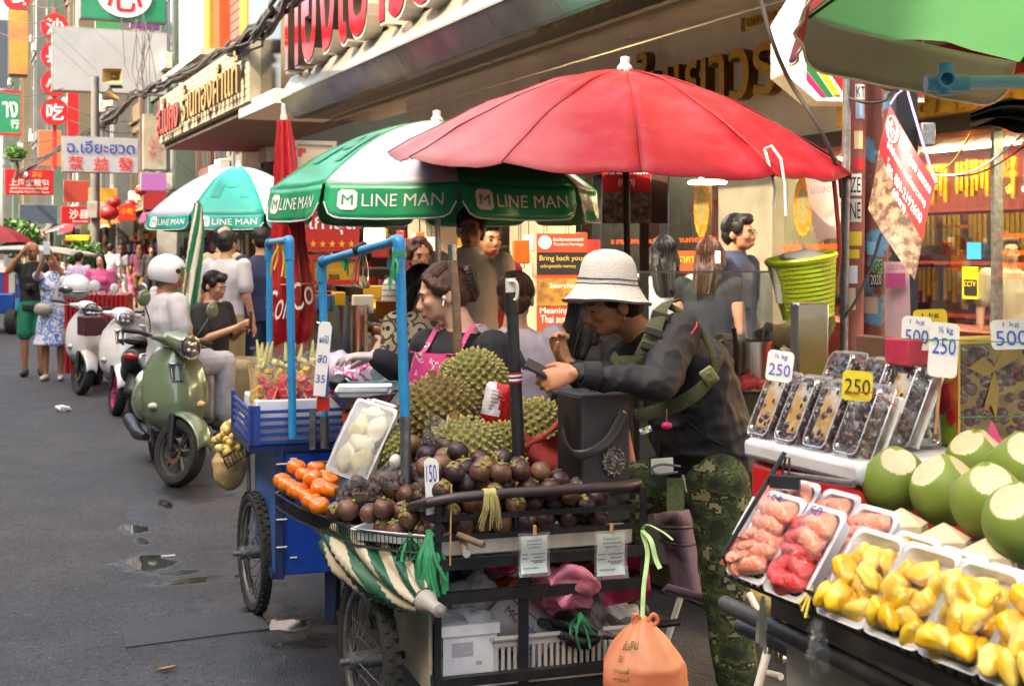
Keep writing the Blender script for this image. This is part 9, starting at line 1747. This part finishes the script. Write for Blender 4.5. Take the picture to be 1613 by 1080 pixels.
m.box((c.x,c.y+.02,.62),(.80,.25,1.0));m.build('shell',sc_,T);m=MB();m.tube([(c.x-.1,c.y,1.14),(c.x-.1,c.y,1.2),(c.x+.1,c.y,1.2),(c.x+.1,c.y,1.14)],.012,8);m.build('handle',black,T);m=MB()
for q in(-1,1):m.tube([(c.x+q*.3,c.y-.03,.06),(c.x+q*.3,c.y+.03,.06)],.06,12)
m.build('castors',black,T)
tb=pm('tuk blue','1a4a9a','163f86',sc=2,rough=.35,coat=.3);g0=G(22,526);T=thing('tuk_tuk','blue tuk-tuk with pale canopy and striped seats at the left edge','tuk-tuk',V((g0.x,g0.y,0)));y0=g0.y;x0=g0.x
def tk(x,y,z):return V((x0+x,y0+y,z))
M=frame(tk(-.02,0,.26),(0,1,0),ZZ);MB().lathe([(.15,-.08),(.24,-.1),(.265,-.06),(.265,.06),(.24,.1),(.15,.08),(.15,-.08)],36,M,cap=False).build('wheel',rubber,T)
MB().lathe([(0,.05),(.15,.05),(.15,-.05),(0,-.05)],24,M).build('hub',galv,T)
MB().obox(tk(-1.0,.0,.42),V((1.0,0,0)),V((-.3,2.2,0)),ZZ*.42).build('body',tb,T,bevel=.03);MB().obox(tk(.45,.3,.45),V((.55,0,0)),V((-.2,1.0,0)),ZZ*.5).build('front_cowl',tb,T,bevel=.05)
m=MB();m.grid(lambda a,b:tk(-1.3+2.5*a,.0+1.9*b,1.62+.22*sin(pi*a)**.6*(.6+.4*sin(pi*b))),20,8);o=m.build('canopy',pm('tuk canopy','a8a49a','949086',sc=3,rough=.6),T);md=o.modifiers.new('s','SOLIDIFY');md.thickness=.03
for x,y in((.05,-.0),(1.0,.3),(-1.2,0.0),(.1,1.8)):MB().tube([tk(x,y,.5),tk(x*.96,y,1.66)],.025,8).build('canopy_post',chromem,T)
for i,(x,c1)in enumerate(((-.32,'b52a3a'),(-.2,'c8c4ba'),(-.06,'2a5aa8'),(-.45,'2a5aa8'),(-.55,'c8c4ba'))):MB().obox(tk(x,.25,.72),V((.12,0,0)),V((0,.12,.05)),ZZ*.5).build('seat_panel',pm('tuk seat '+c1,c1,rough=.5),T)
MB().box(tk(.12,-.06,.42),(.4,.1,.06)).build('bumper',chromem,T);MB().box(tk(.2,-.03,.62),(.32,.05,.26)).build('door_panel',blu,T);m=MB();m.sph(tk(.52,.2,1.02),(.08,.06,.08),14);m.build('lamp',chromem,T);m=MB().box(tk(1.2,.4,1.98),(.5,.2,.12));m.build('taxi_sign',ycard,T,bevel=.02)
umbrella('far_umbrella','small dark red parasol at the left picture edge',P(-8,381,40),1.1,.5,8,.2,[pm('far red','8a1420',rough=.6)],lambda k:0,polepos=P(-8,480,40))
